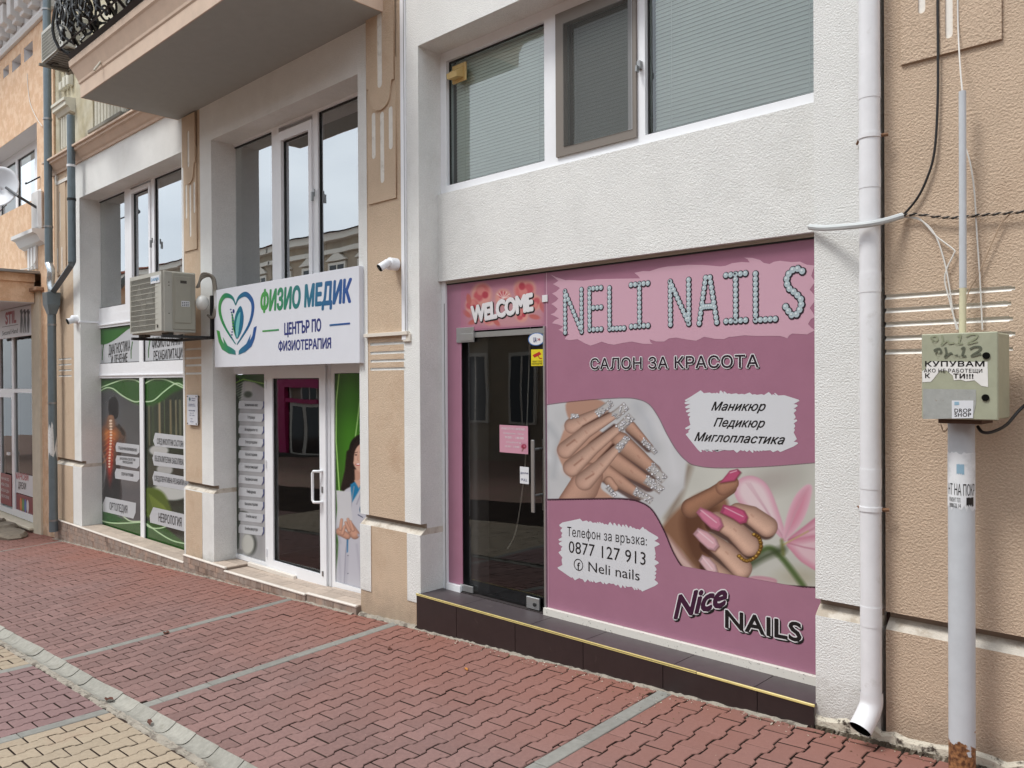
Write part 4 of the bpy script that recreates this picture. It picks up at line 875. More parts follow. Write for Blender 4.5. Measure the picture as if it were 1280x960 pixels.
for a_, e_ in ((328, 348.5), (412, 437.5)):
    b = MB(); b.box(AX(a_, 412, yq), AX(e_, 412, yq), yq-.001, yq+.001, AZ(328, 415, yq), AZ(328, 413, yq)); b.build('rule_line', grad, sign)
lg = gradm('logo_gradient', 271, 322)
def ribbon(pts, w0, w1, M_, par, Y_, name='logo_stroke', taper=True):
    P_ = [(AX(*p, Y_), AZ(*p, Y_)) for p in spline(pts, 8)]; n_ = len(P_); Lf, Rt = [], []
    for i in range(n_):
        a_ = P_[max(i-1, 0)]; b_ = P_[min(i+1, n_-1)]; d_ = math.hypot(b_[0]-a_[0], b_[1]-a_[1]) or 1; nx_, nz_ = -(b_[1]-a_[1])/d_, (b_[0]-a_[0])/d_
        t_ = i/(n_-1); w_ = w0+(w1-w0)*math.sin(PI*t_) if taper else w0
        Lf.append((P_[i][0]+nx_*w_/2, P_[i][1]+nz_*w_/2)); Rt.append((P_[i][0]-nx_*w_/2, P_[i][1]-nz_*w_/2))
    return plate(name, Lf+Rt[::-1], [], Y_-.001, Y_, M_, par)
# photo points from 4.267x enlargement of (220,320)
q4 = lambda a_: [(220+p[0]/4.267, 320+p[1]/4.267) for p in a_]
ribbon(q4([(318, 262), (300, 222), (262, 212), (236, 250), (236, 310), (262, 380), (318, 470)]), .012, .06, lg, sign, yq)
ribbon(q4([(318, 262), (335, 222), (372, 204), (405, 240), (408, 300), (385, 375), (325, 472)]), .012, .06, lg, sign, yq)
for side in (0, 1):
    P_ = [(216, 395), (232, 400), (240, 440), (256, 470), (250, 432), (262, 455), (275, 478), (300, 492), (316, 505), (318, 527), (280, 520), (245, 498), (228, 460)]
    if side: P_ = [(430-(x_-216)*.95+0, y_-22+(x_-216)*.0+(22*(x_-216)/102)) for x_, y_ in P_]
    flat('logo_hand', q4(P_), yq-.001, lg, sign)
flat('logo_leaf', q4(spline([(320, 440), (308, 380), (318, 310), (344, 266), (360, 320), (352, 390), (330, 440)], 4)), yq-.001, lg, sign)
flat('logo_leaf', q4(spline([(324, 440), (318, 390), (326, 330), (343, 300), (336, 380), (330, 430)], 4)), yq-.0022, flatm('logo_light', (120, 190, 190)), sign)
flat('logo_leaf', q4(spline([(316, 430), (300, 370), (296, 300), (306, 330), (312, 380)], 4)), yq-.001, grad, sign)
hd = [(AX(220+307/4.267, 320+294/4.267, yq)+.02*math.cos(a_), AZ(220+307/4.267, 320+294/4.267, yq)+.022*math.sin(a_)) for a_ in np.linspace(0, 2*PI, 14, endpoint=False)]
plate('logo_head', hd, [], yq-.0012, yq, navy, sign)
b = MB()
for i in range(11):
    t_ = i/10; cx_, cy_ = 292+8*math.sin(t_*4)+t_*10, 285+t_*150; X_, Z_ = AX(220+cx_/4.267, 320+cy_/4.267, yq), AZ(220+cx_/4.267, 320+cy_/4.267, yq); b.box(X_-.016, X_+.016, yq-.0012, yq, Z_-.006, Z_+.006)
b.build('logo_spine', navy, sign)
# --- clinic window posters
label_grey = flatm('label_grey', (196, 198, 202)); txt = inkk; grn = flatm('green_print', (44, 104, 36))
def tag_plate(P, parent, Y_, M_=None): return flat('label_plate', P, Y_, M_ or label_grey, parent)
ypz = YF+.022
def waves(c, x0, x1, yt, up):
    pass
def k1(p): return (110+p[0]/4.174, 460+p[1]/4.174)
def spine(c):
    x, y = c.x, c.y; g = 62+26*np.clip((y-480)/120, 0, 1)+10*vnoise(x*.08, y*.08); c.c[:] = np.stack([g, g+1, g+3], -1)
    K = lambda L_: [k1(p) for p in L_]
    c.ell(k1((140, 420)), (28, 60), (96, 98, 102), 1.2, 0, .6)
    c.poly(spline(K([(60, 350), (95, 318), (120, 300), (150, 300), (185, 320), (198, 360), (190, 420), (170, 470), (172, 560), (165, 700), (80, 700), (88, 560), (92, 470), (70, 420)]), 5, True), (52, 44, 42), 1.2)
    c.stroke(K([(66, 350), (72, 430), (94, 500), (86, 590), (80, 690)]), 1.4, (150, 150, 152), .8, .8); c.stroke(K([(196, 360), (188, 420), (168, 470), (176, 560), (166, 690)]), 1.2, (130, 130, 132), .8, .6)
    c.poly(spline(K([(100, 560), (160, 560), (168, 720), (82, 720)]), 3, True), (24, 22, 26), 2)
    c.ell(k1((114, 390)), (8, 24), (168, 74, 36), 1.2, 0, .8); c.ell(k1((114, 345)), (12, 8), (206, 126, 60), 1.2, 0, .7); c.ell(k1((114, 480)), (3.6, 26), (176, 44, 32), 1.0, 0, .85); c.ell(k1((74, 380)), (3, 12), (150, 116, 96), 1.2, 0, .5); c.ell(k1((180, 370)), (4, 12), (110, 84, 72), 1.2, 0, .6)
    c.poly(spline(K([(112, 170), (135, 152), (155, 175), (158, 230), (150, 262), (120, 262), (108, 220)]), 5, True), (24, 22, 24), 1)
    c.cap(k1((120, 262)), k1((118, 300)), 4.4, 5.5, (150, 110, 84)); c.stroke(K([(112, 262), (100, 300), (72, 330)]), 2, (120, 84, 64), 1, .7)
    for i in range(17):
        t = i/16; c.ell(k1((118-4*t+3*math.sin(t*5), 275+t*240)), (1.9-.6*t, 1.3), (238, 214, 190), .5)
    c.stroke(K([(160, 300), (180, 330), (185, 345)]), 3, (30, 26, 26), 1)
    for k_ in range(6): c.stroke(K([(112, 330+k_*26), (88-2*k_, 345+k_*30)]), 1, (240, 150, 70), .8, .5); c.stroke(K([(116, 330+k_*26), (142-3*k_, 345+k_*28)]), 1, (240, 130, 60), .8, .5)
    green_waves(c, K)
def green_waves(c, K, x0=0):
    x, y = c.x, c.y
    T = K([(40, 40), (500, 40), (500, 190), (400, 185), (300, 190)]) if x0 else K([(40, 40), (290, 40), (290, 195), (235, 180), (170, 135), (110, 105), (48, 130)])
    gg = np.array((44, 92, 30.))
    if x0: T = spline(K([(285, 190), (320, 195), (380, 175), (440, 130), (510, 100)]), 5)+K([(520, 30), (280, 30)])
    c.poly(T, (30, 76, 22), 1)
    c.poly([(p[0], p[1]+2) for p in T], (70, 130, 34), 1.5, .2)
    for L_ in ([[(48, 135), (90, 105), (130, 108), (180, 145), (240, 175), (275, 172)], [(48, 110), (110, 85), (180, 62), (240, 62), (275, 78)]] if not x0 else [[(285, 175), (340, 170), (400, 120), (460, 80), (500, 95)], [(290, 85), (340, 60), (400, 60), (460, 85), (500, 105)]]):
        c.stroke(spline(K(L_), 6), 1.4, (214, 236, 200), .5)
    B = spline(K([(40, 690), (90, 710), (150, 770), (230, 800), (290, 795)] if not x0 else [(285, 800), (340, 800), (400, 830), (500, 910)]), 5)+K([(520, 960), (30, 960)])
    c.poly(B, (34, 84, 26), 1); 
    for L_ in ([[(48, 780), (80, 800), (150, 810), (275, 805)], [(180, 770), (220, 798), (275, 800)]] if not x0 else [[(285, 790), (320, 830), (380, 835), (440, 810)], [(290, 800), (370, 860), (440, 900), (500, 915)]]):
        c.stroke(spline(K(L_), 6), 1.4, (206, 230, 190), .5)
def bamboo(c):
    x, y = c.x, c.y; g = 34+26*vnoise(x*.15, y*.05); c.c[:] = np.stack([g*.9, g*1.1, g*.9], -1)
    K = lambda L_: [k1(p) for p in L_]
    for i, xx in enumerate((318, 338, 372, 398, 430, 458, 480, 520, 560)): c.stroke(K([(xx, 170), (xx+3, 400)]), (1.4, 2, 2.6, 1.4, 2.4, 1.6, 3, 2, 2)[i], ((130, 124, 96), (70, 84, 60), (170, 150, 120), (90, 100, 74), (140, 124, 96), (160, 146, 120), (110, 108, 88), (150, 140, 110), (120, 110, 90))[i], 1, .85)
    c.ell(k1((440, 640)), (24, 12), (196, 198, 194), .25); c.ell(k1((370, 430)), (12, 7), (190, 190, 188), .3); c.ell(k1((400, 530)), (10, 8), (170, 172, 170), .3)
    c.poly(spline(K([(295, 640), (340, 625), (400, 660), (440, 760), (420, 800), (300, 770)]), 5, True), (84, 104, 38), 2); 
    for i in range(8): c.stroke(K([(320+i*10, 660+i*8), (345+i*12, 740+i*4)]), 1.6, (130, 150, 60), 1, .6)
    green_waves(c, K, 1)
def poster(name, label, px_, py_): return thing(name, label, 'poster', at(px_, py_, ypz))
t1 = poster('window_poster', 'window poster of a glowing spine on the back of a person', 148, 650)
printed('picture', h1[0]+.004, xm0-.004, zl0+.004, zl1-.004, ypz, 120, 340, spine, t1, printM)
t2 = poster('window_poster', 'window poster of bamboo and white stones with four grey labels beside the plaque pilaster', 205, 660)
printed('picture', xm1+.004, XC1-.02, zl0+.004, zl1-.004, ypz, 150, 340, bamboo, t2, printM)
def tg(par, P_, lines, M_=None, shear=0):
    P2 = [k1(p) for p in P_]; flat('label_plate', P2, ypz-.0015, label_grey, par)
    for (s_, a_, b_, t_) in lines: text(s_, k1(a_), k1(b_), k1(t_), ypz-.003, inkk, par, shear, .02)
tg(t1, [(150, 388), (268, 402), (268, 440), (255, 452), (146, 436), (144, 408)], [('ГРЪБНАЧНИ ИЗКРИВЯВАНИЯ', (158, 425), (254, 437), (158, 410))])
tg(t1, [(150, 456), (268, 468), (268, 510), (255, 524), (146, 504), (144, 476)], [('МУСКУЛНО-СКЕЛЕТНИ', (166, 478), (246, 486), (166, 466)), ('УВРЕЖДАНИЯ', (180, 496), (232, 502), (180, 484))])
tg(t1, [(148, 524), (268, 540), (268, 578), (255, 594), (142, 576), (140, 546)], [('СПОРТНИ ТРАВМИ', (174, 560), (236, 568), (174, 545))])
tg(t1, [(92, 672), (250, 704), (248, 755), (236, 786), (78, 748), (76, 712)], [('ОРТОПЕДИЯ', (112, 738), (205, 758), (112, 702))])
tg(t2, [(350, 338), (560, 362), (560, 428), (350, 408), (340, 380)], [('СЛЕД ИНСУЛТНИ СЪСТОЯНИЯ', (360, 396), (512, 414), (360, 368))])
tg(t2, [(346, 436), (560, 464), (560, 534), (344, 508), (336, 470)], [('ВЪЗПАЛИТЕЛНИ ЗАБОЛЯВАНИЯ', (348, 486), (520, 510), (348, 458))])
tg(t2, [(346, 538), (560, 578), (560, 650), (342, 610), (336, 570)], [('СЛЕДОПЕРАТИВНА РЕХАБИЛИТАЦИЯ', (346, 588), (536, 618), (346, 562))])
tg(t2, [(340, 726), (540, 772), (540, 862), (324, 806), (322, 770)], [('НЕВРОЛОГИЯ', (368, 800), (488, 828), (368, 758))])
# upper band posters
def band(name, label, x0, x1, lines, xs_, wv):
    t = thing(name, label, 'poster', (x0, ypz, zr0))
    slab('sheet', x0+.004, x1-.004, ypz, ypz+.001, zr0+.004, zr1-.004, label_grey, t)
    w = x1-x0; h = zr1-zr0
    if wv:
        P_ = [(x0+.004, zr1-.004), (x0+w*.98, zr1-.004)]+[(x0+w*u, zr1-h*v) for u, v in spline([(.95, .0), (.72, .12), (.45, .34), (.2, .46), (.006, .42)], 5)]
        plate('green_wave', P_, [], ypz-.0012, ypz, grn, t)
    for sx in xs_:
        P_ = [(x0+w*sx+.05, zr1-h*.45), (x0+w*sx+.085, zr1-h*.45), (x0+w*sx+.03, zr0+h*.3), (x0+w*sx+.028, zr0+h*.1), (x0+w*sx, zr0+h*.1), (x0+w*sx, zr0+h*.3)]
        plate('green_bracket', P_, [], ypz-.0012, ypz, grn, t)
    for s_, a_, b_, t_ in lines: text(s_, a_, b_, t_, ypz-.0025, inkk, t, 0, .014)
j4 = lambda x_, y_: (x_/4, 220+y_/4)
band('window_poster', 'grey window strip with green wave and Cyrillic diagnostics heading under the left clinic window', h1[0], xm0, [('ДИАГНОСТИКА', j4(543, 895), j4(650, 872), j4(543, 848)), ('И ЛЕЧЕНИЕ', j4(556, 940), j4(636, 928), j4(556, 900))], (.12, .78), True)
band('window_poster', 'grey window strip with physiotherapy heading partly hidden behind the large air conditioner', xm1, XC1-.02, [('ФИЗИОТЕРАПИЯ И', j4(760, 862), j4(925, 838), j4(760, 812)), ('РЕХАБИЛИТАЦИЯ', j4(768, 922), j4(922, 905), j4(768, 878))], (.06, .9), False)
# side pane with eleven labels
t3 = poster('window_poster', 'narrow door-side poster with eleven grey labels above a white pebble', 312, 700)
def pebbles(c):
    x, y = c.x, c.y; g = 150+26*vnoise(x*.12, y*.05); c.c[:] = np.stack([g, g, g+2], -1)
    c.poly([(292, 468), (332, 468), (332, 486), (318, 478), (306, 476), (292, 484)], (44, 84, 34), 1); c.poly([(292, 470), (303, 478), (298, 520), (301, 560), (297, 600), (300, 650), (298, 692), (290, 692)], (34, 48, 34), 1.2, .95)
    for k_ in range(9): c.stroke([(292+k_*1.2, 484+k_*2.6), (304, 478+k_*3.2)], .8, (190, 200, 186), .5, .8)
    c.stroke([(292, 480), (304, 474), (332, 480)], 1, (150, 200, 90), .5); c.ell((311, 484), (4.5, 7), (178, 178, 176), .4); c.ell((310, 493), (5, 4), (70, 78, 66), .6)
    for yy_ in (555, 600, 615, 642): c.ell((303, yy_), (7, 3.5), (58, 62, 56), .6, 0, .8)
    c.ell((312, 680), (9, 14), (70, 72, 68), .4); c.ell((309.5, 680), (8, 13), (190, 190, 184), .35); c.ell((298, 690), (6, 4), (150, 150, 148), .4)
printed('picture', s0+.004, s1-.004, zs0+.004, zs1-.004, YF+.012, 60, 380, pebbles, t3, printM)
names = ('Високоинтензивен лазер', 'Ултразвук', 'Интерферентен ток', 'Електротерапия', 'Магнитотерапия', 'Електростимулация', 'Парафинолечение', 'Лимфодренаж', 'Мануална терапия', 'Лечебен масаж', 'Лечебна физкултура')
yl = YF+.010; L0 = 500; 
for i, s_ in enumerate(names):
    y0_ = 500.5+i*15.45; 
    P_ = [(299.5, y0_+.4), (328.5, y0_+1.2+i*.25), (329, y0_+6+i*.3), (326.5, y0_+11+i*.35), (298.2, y0_+10+i*.1), (298.2, y0_+4)]
    flat('label_plate', P_, yl, label_grey, t3)
    flat('label_corner', [(329, y0_+1.3+i*.25), (330.2, y0_+1.4+i*.25), (330.2, y0_+8+i*.3), (327, y0_+12+i*.35), (329.2, y0_+7+i*.3)], yl-.0005, navy, t3)
    w_ = min(16, 1.05*len(s_)); text(s_, (314-w_/2, y0_+7.2), (314+w_/2, y0_+7.6+i*.12), (314-w_/2, y0_+3.6), yl-.001, inkk, t3, 0, .02)
# woman in white coat (printed)
t4 = poster('window_poster', 'green poster of a dark-haired woman in a white coat beside the glass door', 436, 720)
k5 = lambda p: (400+p[0]/4.357, 520+p[1]/4.357)
def doctor(c):
    x, y = c.x, c.y; K = lambda L_: [k5(p) for p in L_]
    t = np.clip((x-418)/34, 0, 1); n = vnoise(x*.03, y*.02, 2); g = 86+34*np.sin(t*2.6)-30*np.clip((y-500)/200-.2, 0, 1)*t
    c.c[:] = np.stack([g*.52, g*1.02, g*.24], -1)
    c.stroke([(424, 466), (420.5, 500), (420, 550), (424, 612), (425, 640)], 1.3, (176, 222, 130), .5); c.stroke([(451, 490), (447, 525), (444, 548)], 1.3, (170, 214, 130), .5)
    c.poly(spline(K([(130, 400), (150, 330), (155, 230), (165, 150), (200, 108), (250, 100), (280, 120), (280, 400), (200, 420)]), 6, True), (18, 10, 10), 1)
    c.stroke(K([(160, 200), (150, 300), (128, 395)]), 7, (22, 12, 11), 1.2)
    c.poly(K([(188, 290), (250, 290), (250, 380), (190, 370)]), (196, 150, 130), 1)
    c.poly(spline(K([(176, 215), (186, 165), (215, 140), (255, 150), (258, 280), (235, 305), (205, 298), (183, 262)]), 6, True), (216, 172, 152), .9)
    c.poly(spline(K([(170, 235), (178, 165), (215, 132), (240, 136), (205, 165), (188, 200), (182, 250)]), 5, True), (34, 20, 18), .8)
    c.ell(k5((196, 212)), (1.5, .8), (40, 26, 24), .5); c.ell(k5((226, 210)), (1.5, .8), (40, 26, 24), .5); c.stroke(K([(188, 200), (204, 197)]), .7, (60, 36, 30), .4); c.stroke(K([(218, 197), (234, 198)]), .7, (60, 36, 30), .4)
    c.ell(k5((207, 264)), (3.2, 1.6), (176, 60, 62), .4); c.ell(k5((207, 262)), (2.4, .9), (246, 240, 236), .4); c.stroke(K([(208, 215), (204, 240), (210, 245)]), .6, (180, 132, 112), .5)
    c.poly(spline(K([(130, 410), (165, 385), (200, 360), (280, 360), (290, 980), (95, 980), (100, 700), (85, 600), (100, 480)]), 4, True), (196, 196, 206), 1)
    c.poly(K([(165, 372), (190, 358), (232, 368), (205, 420), (175, 470)]), (24, 120, 166), .9); c.poly(K([(186, 350), (232, 350), (212, 395)]), (214, 168, 148), .9)
    c.stroke(K([(185, 385), (172, 470), (160, 600), (140, 740), (130, 960)]), 1.2, (150, 150, 164), .8); c.stroke(K([(240, 380), (215, 440), (200, 480)]), 1.4, (160, 160, 172), .8)
    c.poly(K([(155, 640), (152, 740), (146, 745), (146, 650)]), (40, 110, 160), .8)
    for a_, b_ in (((92, 600), (110, 690)), ((150, 760), (140, 960)), ((200, 700), (230, 940)), ((100, 700), (112, 900))): c.stroke(K([a_, b_]), 2.4, (170, 170, 184), 1.6, .6)
    for yy_ in (760, 858): c.ell(k5((152, yy_)), (.8, .8), (120, 120, 132), .5)
    c.poly(K([(88, 404), (166, 414), (176, 560), (150, 640), (98, 600)]), (206, 206, 210), .8)
    c.cap(k5((108, 630)), k5((150, 655)), 5, 4, (200, 150, 128)); c.cap(k5((160, 600)), k5((190, 645)), 5.5, 6, (206, 156, 134))
    for a_, b_ in (((118, 565), (112, 615)), ((135, 600), (122, 640)), ((152, 562), (165, 610)), ((140, 580), (160, 625)), ((165, 575), (180, 620))): c.cap(k5(a_), k5(b_), 1.7, 2.2, (208, 158, 136))
    c.ell(k5((222, 510)), (1.6, 4), (40, 90, 120), .5); c.stroke(K([(208, 538), (232, 552)]), 1, (50, 60, 90), .5); c.poly(K([(205, 640), (260, 660), (260, 672), (205, 655)]), (170, 170, 184), 1)
printed('picture', r0+.004, XP1-.0, AZ(418.4, 727, YF)+.004, AZ(418, 466.6, YF)-.004, YF+.012, 90, 420, doctor, t4, printM)
# wall plaque
yv = -.03; t = thing('wall_plaque', 'small white clinic plaque with four screws on the beige pilaster below the air conditioner', 'plaque', at(240, 533, yv))
a, e = AX(233.6, 515, yv), AX(246.3, 515, yv); p, q = AZ(233.6, 531, yv), AZ(233.6, 493.5, yv)
slab('plate', a, e, yv, yv+.012, p, q, MATS['sign_white'], t, bev=.003)
for xx in (a+.018, e-.018):
    for zz in (p+.018, q-.018): MB().tube([(xx, yv-.006, zz), (xx, .004, zz)], .008, 8).build('screw', mat('dark_screw', S(110, 104, 98), rough=.4, metal=.6), t)
w_, h_ = e-a, q-p
ribb = [(a+.2*w_, p+.86*h_), (a+.3*w_, p+.93*h_), (a+.4*w_, p+.86*h_), (a+.3*w_, p+.78*h_)]; plate('logo', ribb, [], yv-.001, yv, flatm('teal_ink', (30, 110, 120)), t)
for s_, u0, u1, v_, hh in (('Физио', .48, .85, .87, .035), ('Медик', .5, .82, .80, .035), ('КАБИНЕТ', .2, .8, .67, .035), ('Д-Р ПЕТРОВА', .18, .84, .62, .03), ('РАБОТНО ВРЕМЕ', .2, .82, .46, .035), ('ПН - ПТ', .3, .7, .38, .03), ('9:00 - 18:00', .25, .75, .31, .03), ('тел.', .35, .6, .2, .03), ('ЕТАЖ 1', .35, .68, .1, .035)):
    if 'Д-Р' in s_: s_ = 'ФИЗИОТЕРАПИЯ'
    text(s_, (a+u0*w_, p+v_*h_), (a+u1*w_, p+v_*h_), (a+u0*w_, p+(v_+hh)*h_), yv-.001, navy, t, world=True, off=.02)
# ------------------------------------------------------------------ dark tiled step of the salon
step = thing('shop_step', 'dark brown tiled step with yellow edge trim in front of the salon door', 'step', (-3.4, -.035, gz(-3.4, 0)))
tileM = mat('dark_tile', S(72, 64, 66), rough=.45, var=.12, vscale=5, bump=.12, bscale=70, bdist=.001, rand=.10, stain=(S(128, 118, 112), 7, .64, .35))
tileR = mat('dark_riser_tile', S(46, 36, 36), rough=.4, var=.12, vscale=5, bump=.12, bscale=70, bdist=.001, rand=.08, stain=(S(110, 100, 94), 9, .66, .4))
grout = mat('grout', S(128, 118, 112), rough=.9)
X0, X1 = XN0-.02, -1.785
slab('step_core', X0+.004, X1-.004, -.025, .30, -.45, ZT-.008, grout, step)
jr = [AX(571-.5, 790, -.035), AX(643.8, 800, -.035), AX(728.8, 820, -.035), AX(828.5, 850, -.035), AX(946.5, 880, -.035)]
e_ = [X0]+jr+[X1]
for i in range(len(e_)-1): slab('riser_tile', e_[i]+.0022, e_[i+1]-.0022, -.035, -.024, -.42, ZT-.012, tileR, step, bev=.001)
jt = [AX(598, 742, .0), AX(668, 762, 0), AX(760, 792, 0), AX(862, 818, 0), AX(978, 842, 0)]
jt = [X0]+[AX(a_, b_, .1) for a_, b_ in ((590, 739), (676, 757), (745, 780), (855, 818), (955, 848))]+[X1]
for i in range(len(jt)-1): slab('tread_tile', jt[i]+.0022, jt[i+1]-.0022, -.028, .235, ZT-.009, ZT, tileM, step, bev=.001)
xs_ = AX(871, 838, -.035)
yt_ = mat('yellow_trim', S(214, 196, 128), rough=.35, metal=.0, var=.1); 
b = MB(); b.box(X0, xs_-.004, -.039, -.029, ZT-.010, ZT-.005); b.box(X0, xs_-.004, -.039, -.029, ZT-.001, ZT+.004); b.build('edge_trim', yt_, step)
slab('edge_trim', X0, xs_-.004, -.0375, -.029, ZT-.006, ZT-.0005, mat('trim_dark', S(60, 50, 44)), step)
slab('edge_trim', xs_, X1+.002, -.040, -.029, ZT-.011, ZT+.003, yt_, step, bev=.002)
# ------------------------------------------------------------------ stone-look plinths of the clinic
stM = mat('plinth_tile', S(146, 124, 110), rough=.7, rand=.40, var=.14, vscale=9, bump=.4, bscale=60, bdist=.002, col2=S(150, 136, 126))
stT = mat('tread_stone', S(176, 160, 146), rough=.7, rand=.12, var=.12, vscale=8, bump=.3, bscale=50, bdist=.002)
nosing = mat('nosing_white', S(216, 208, 198), rough=.5, var=.06)
mort = mat('mortar', S(128, 112, 100), rough=.95)
def plinth(label, x0, x1, zt0, zt1, yf, bays, endcap=True, maxp=150):
    pl_ = thing('tiled_plinth', label, 'plinth', ((x0+x1)/2, yf, gz((x0+x1)/2, 0)))
    zt = lambda x: zt0+(zt1-zt0)*(x-x0)/(x1-x0)
    b = MB(); b.hexa([(x0, yf+.008, -.95), (x1, yf+.008, -.95), (x1, .30, -.95), (x0, .30, -.95), (x0, yf+.008, zt0-.012), (x1, yf+.008, zt1-.012), (x1, .30, zt1-.012), (x0, .30, zt0-.012)]); b.build('plinth_core', mort, pl_)
    rr_ = random.Random(int(abs(x0)*100)); x = x0
    # irregular mosaic of square and oblong tiles in courses
    zrow = 0.0; rows = []; z = 0.012
    hs = [.075, .055, .075, .06, .075]
    b2 = MB(); cnt = 0
    for h in hs:
        x = x0
        while x < x1-.005:
            w = rr_.choice((.05, .09, .10, .13, .15)); xe = min(x+w, x1)
            zT = zt((x+xe)/2)-z; zB = max(zT-h+.004, gz((x+xe)/2, 0)-.05)
            if zT-zB > .012 and zT > gz(x, 0)-.01:
                o_ = yf-rr_.uniform(0, .004)
                b2 = MB(); b2.hexa([(x+.002, o_, zB), (xe-.002, o_, zB), (xe-.002, yf+.012, zB), (x+.002, yf+.012, zB), (x+.002, o_, zT+(zt(x)-zt((x+xe)/2))), (xe-.002, o_, zT+(zt(xe)-zt((x+xe)/2))), (xe-.002, yf+.012, zT), (x+.002, yf+.012, zT)])
                b2.build('stone_tile', stM, pl_)
            x = xe
        z += h
    # treads, two irregular rows
    for (ya, yb_) in ((yf+.02, .115), (.115, .2), (.2, YF-.005)):
        for (bx0, bx1) in bays:
            x = bx0
            while x < bx1-.005:
                w = rr_.choice((.1, .15, .2, .24)); xe = min(x+w, bx1)
                b2 = MB(); b2.hexa([(x+.002, ya+.002, zt(x)-.02), (xe-.002, ya+.002, zt(xe)-.02), (xe-.002, yb_-.002, zt(xe)-.02), (x+.002, yb_-.002, zt(x)-.02), (x+.002, ya+.002, zt(x)-.001), (xe-.002, ya+.002, zt(xe)-.001), (xe-.002, yb_-.002, zt(xe)-.001), (x+.002, yb_-.002, zt(x)-.001)])
                b2.build('tread_tile', stT, pl_); x = xe
    b = MB(); b.extX([(yf-.008, -.014), (yf-.010, -.004), (yf-.004, .003), (yf+.02, .003), (yf+.02, -.014)], x0, x1, 0, zt0, zt1); b.build('nosing', nosing, pl_)
    return pl_
plinth('low plinth clad in small brown stone tiles under the bamboo and spine window posters', XL+.05, XC1+.09, -.355, -.345, -.05, [(XC0, XC1)])
plinth('higher brown tiled plinth block under the pilaster with the wall plaque', XC1+.094, -8.26, -.25, -.245, -.055, [(XP0, -8.26)])
plinth('brown tiled entrance step below the white glass clinic door', -8.256, -6.66, -.275, -.242, -.065, [(-8.256, -6.66)])
plinth('short end block of the tiled clinic step beside the beige pilaster foot', -6.656, XP1, -.232, -.205, -.05, [(-6.656, XP1)])
slab('tile_riser_bar', -8.25, -7.30, .2, .235, -.27, -.225, nosing, bld, bev=.004)
# ------------------------------------------------------------------ ground
roadM = mat('joint_sand', S(44, 35, 31), rough=1, spec=.1, bump=.5, bscale=60, col2=S(60, 49, 43), vscale=3)
def sheet(name, xs, ys, M, dz=0, **kw):
    b = MB()
    for i in range(len(xs)):
        for j in range(len(ys)): b.v.append((xs[i], ys[j], gz(xs[i], ys[j])+dz))
    for i in range(len(xs)-1):
        for j in range(len(ys)-1): b.f.append((i*len(ys)+j, (i+1)*len(ys)+j, (i+1)*len(ys)+j+1, i*len(ys)+j+1))
    b.m = [0]*len(b.f); return b.build(name, M, None, **kw)
street = sheet('street', [-200, -60, -24, -14, -8, -2, 4, 12, 60, 200], [-200, -60, -30, -16, -10, -6, -3.5, -2.2, 0.3], mat('far_paving', S(148, 112, 102), rough=.9, bump=.4, bscale=30, var=.12, vscale=2, col2=S(140, 118, 100)), dz=-.085, kind='structure')
pave = sheet('pavement', list(np.linspace(-24, 5, 30)), [-2.07, -1.5, -.8, 0, .05], roadM, dz=-.0085, kind='structure')
pave2 = sheet('pavement_bed', list(np.linspace(-24, 5, 30)), [-6.5, -5, -3.5, -2.25], roadM, dz=-.0085, kind='structure')
redM = mat('red_paver', S(127, 99, 94), rough=.82, spec=.35, rand=.12, var=.14, vscale=16, bump=.9, bscale=230, bdist=.003, grain=.07, ygrad=(S(136, 92, 80), -.4, 1.2), stain=(S(168, 148, 138), 2.4, .64, .35))
yelM = mat('ochre_paver', S(156, 141, 121), rough=.85, rand=.09, var=.10, vscale=16, bump=.55, bscale=220, bdist=.002, stain=(S(150, 124, 104), 1.3, .55, .4))
purM = mat('purple_paver', S(126, 99, 97), rough=.85, rand=.08, var=.10, vscale=16, bump=.55, bscale=220, bdist=.002)
greyM = mat('grey_slab', S(128, 127, 121), rough=.85, rand=.08, var=.14, vscale=7, bump=.5, bscale=120, bdist=.002)
LP, WE, PITCH = .205, .156, .134
WW = 2*PITCH-WE
def paver_outline(cx, cy):
    """double-T interlocking block, long axis along Y"""
    hl = LP/2-.0046; e = WE/2-.0042; w = WW/2-.0042
    half = [(e, -hl), (e-.003, -hl*.58), (w, -hl*.44), (w, hl*.44), (e-.003, hl*.58), (e, hl)]
    return [(cx+x, cy+y) for x, y in half]+[(cx-x, cy-y) for x, y in half]
def clip(P, x0, x1, y0, y1):
    for ax, v, s in ((0, x0, 1), (0, x1, -1), (1, y0, 1), (1, y1, -1)):
        Q = []
        for i in range(len(P)):
            a, b_ = P[i-1], P[i]; ia, ib = (a[ax]-v)*s >= 0, (b_[ax]-v)*s >= 0
            if ia != ib:
                t = (v-a[ax])/(b_[ax]-a[ax]); Q.append(tuple(a[k]+(b_[k]-a[k])*t for k in (0, 1)))
            if ib: Q.append(b_)
        P = Q
        if not P: return P
    return P
def area(P): return abs(sum(P[i-1][0]*P[i][1]-P[i][0]*P[i-1][1] for i in range(len(P))))/2
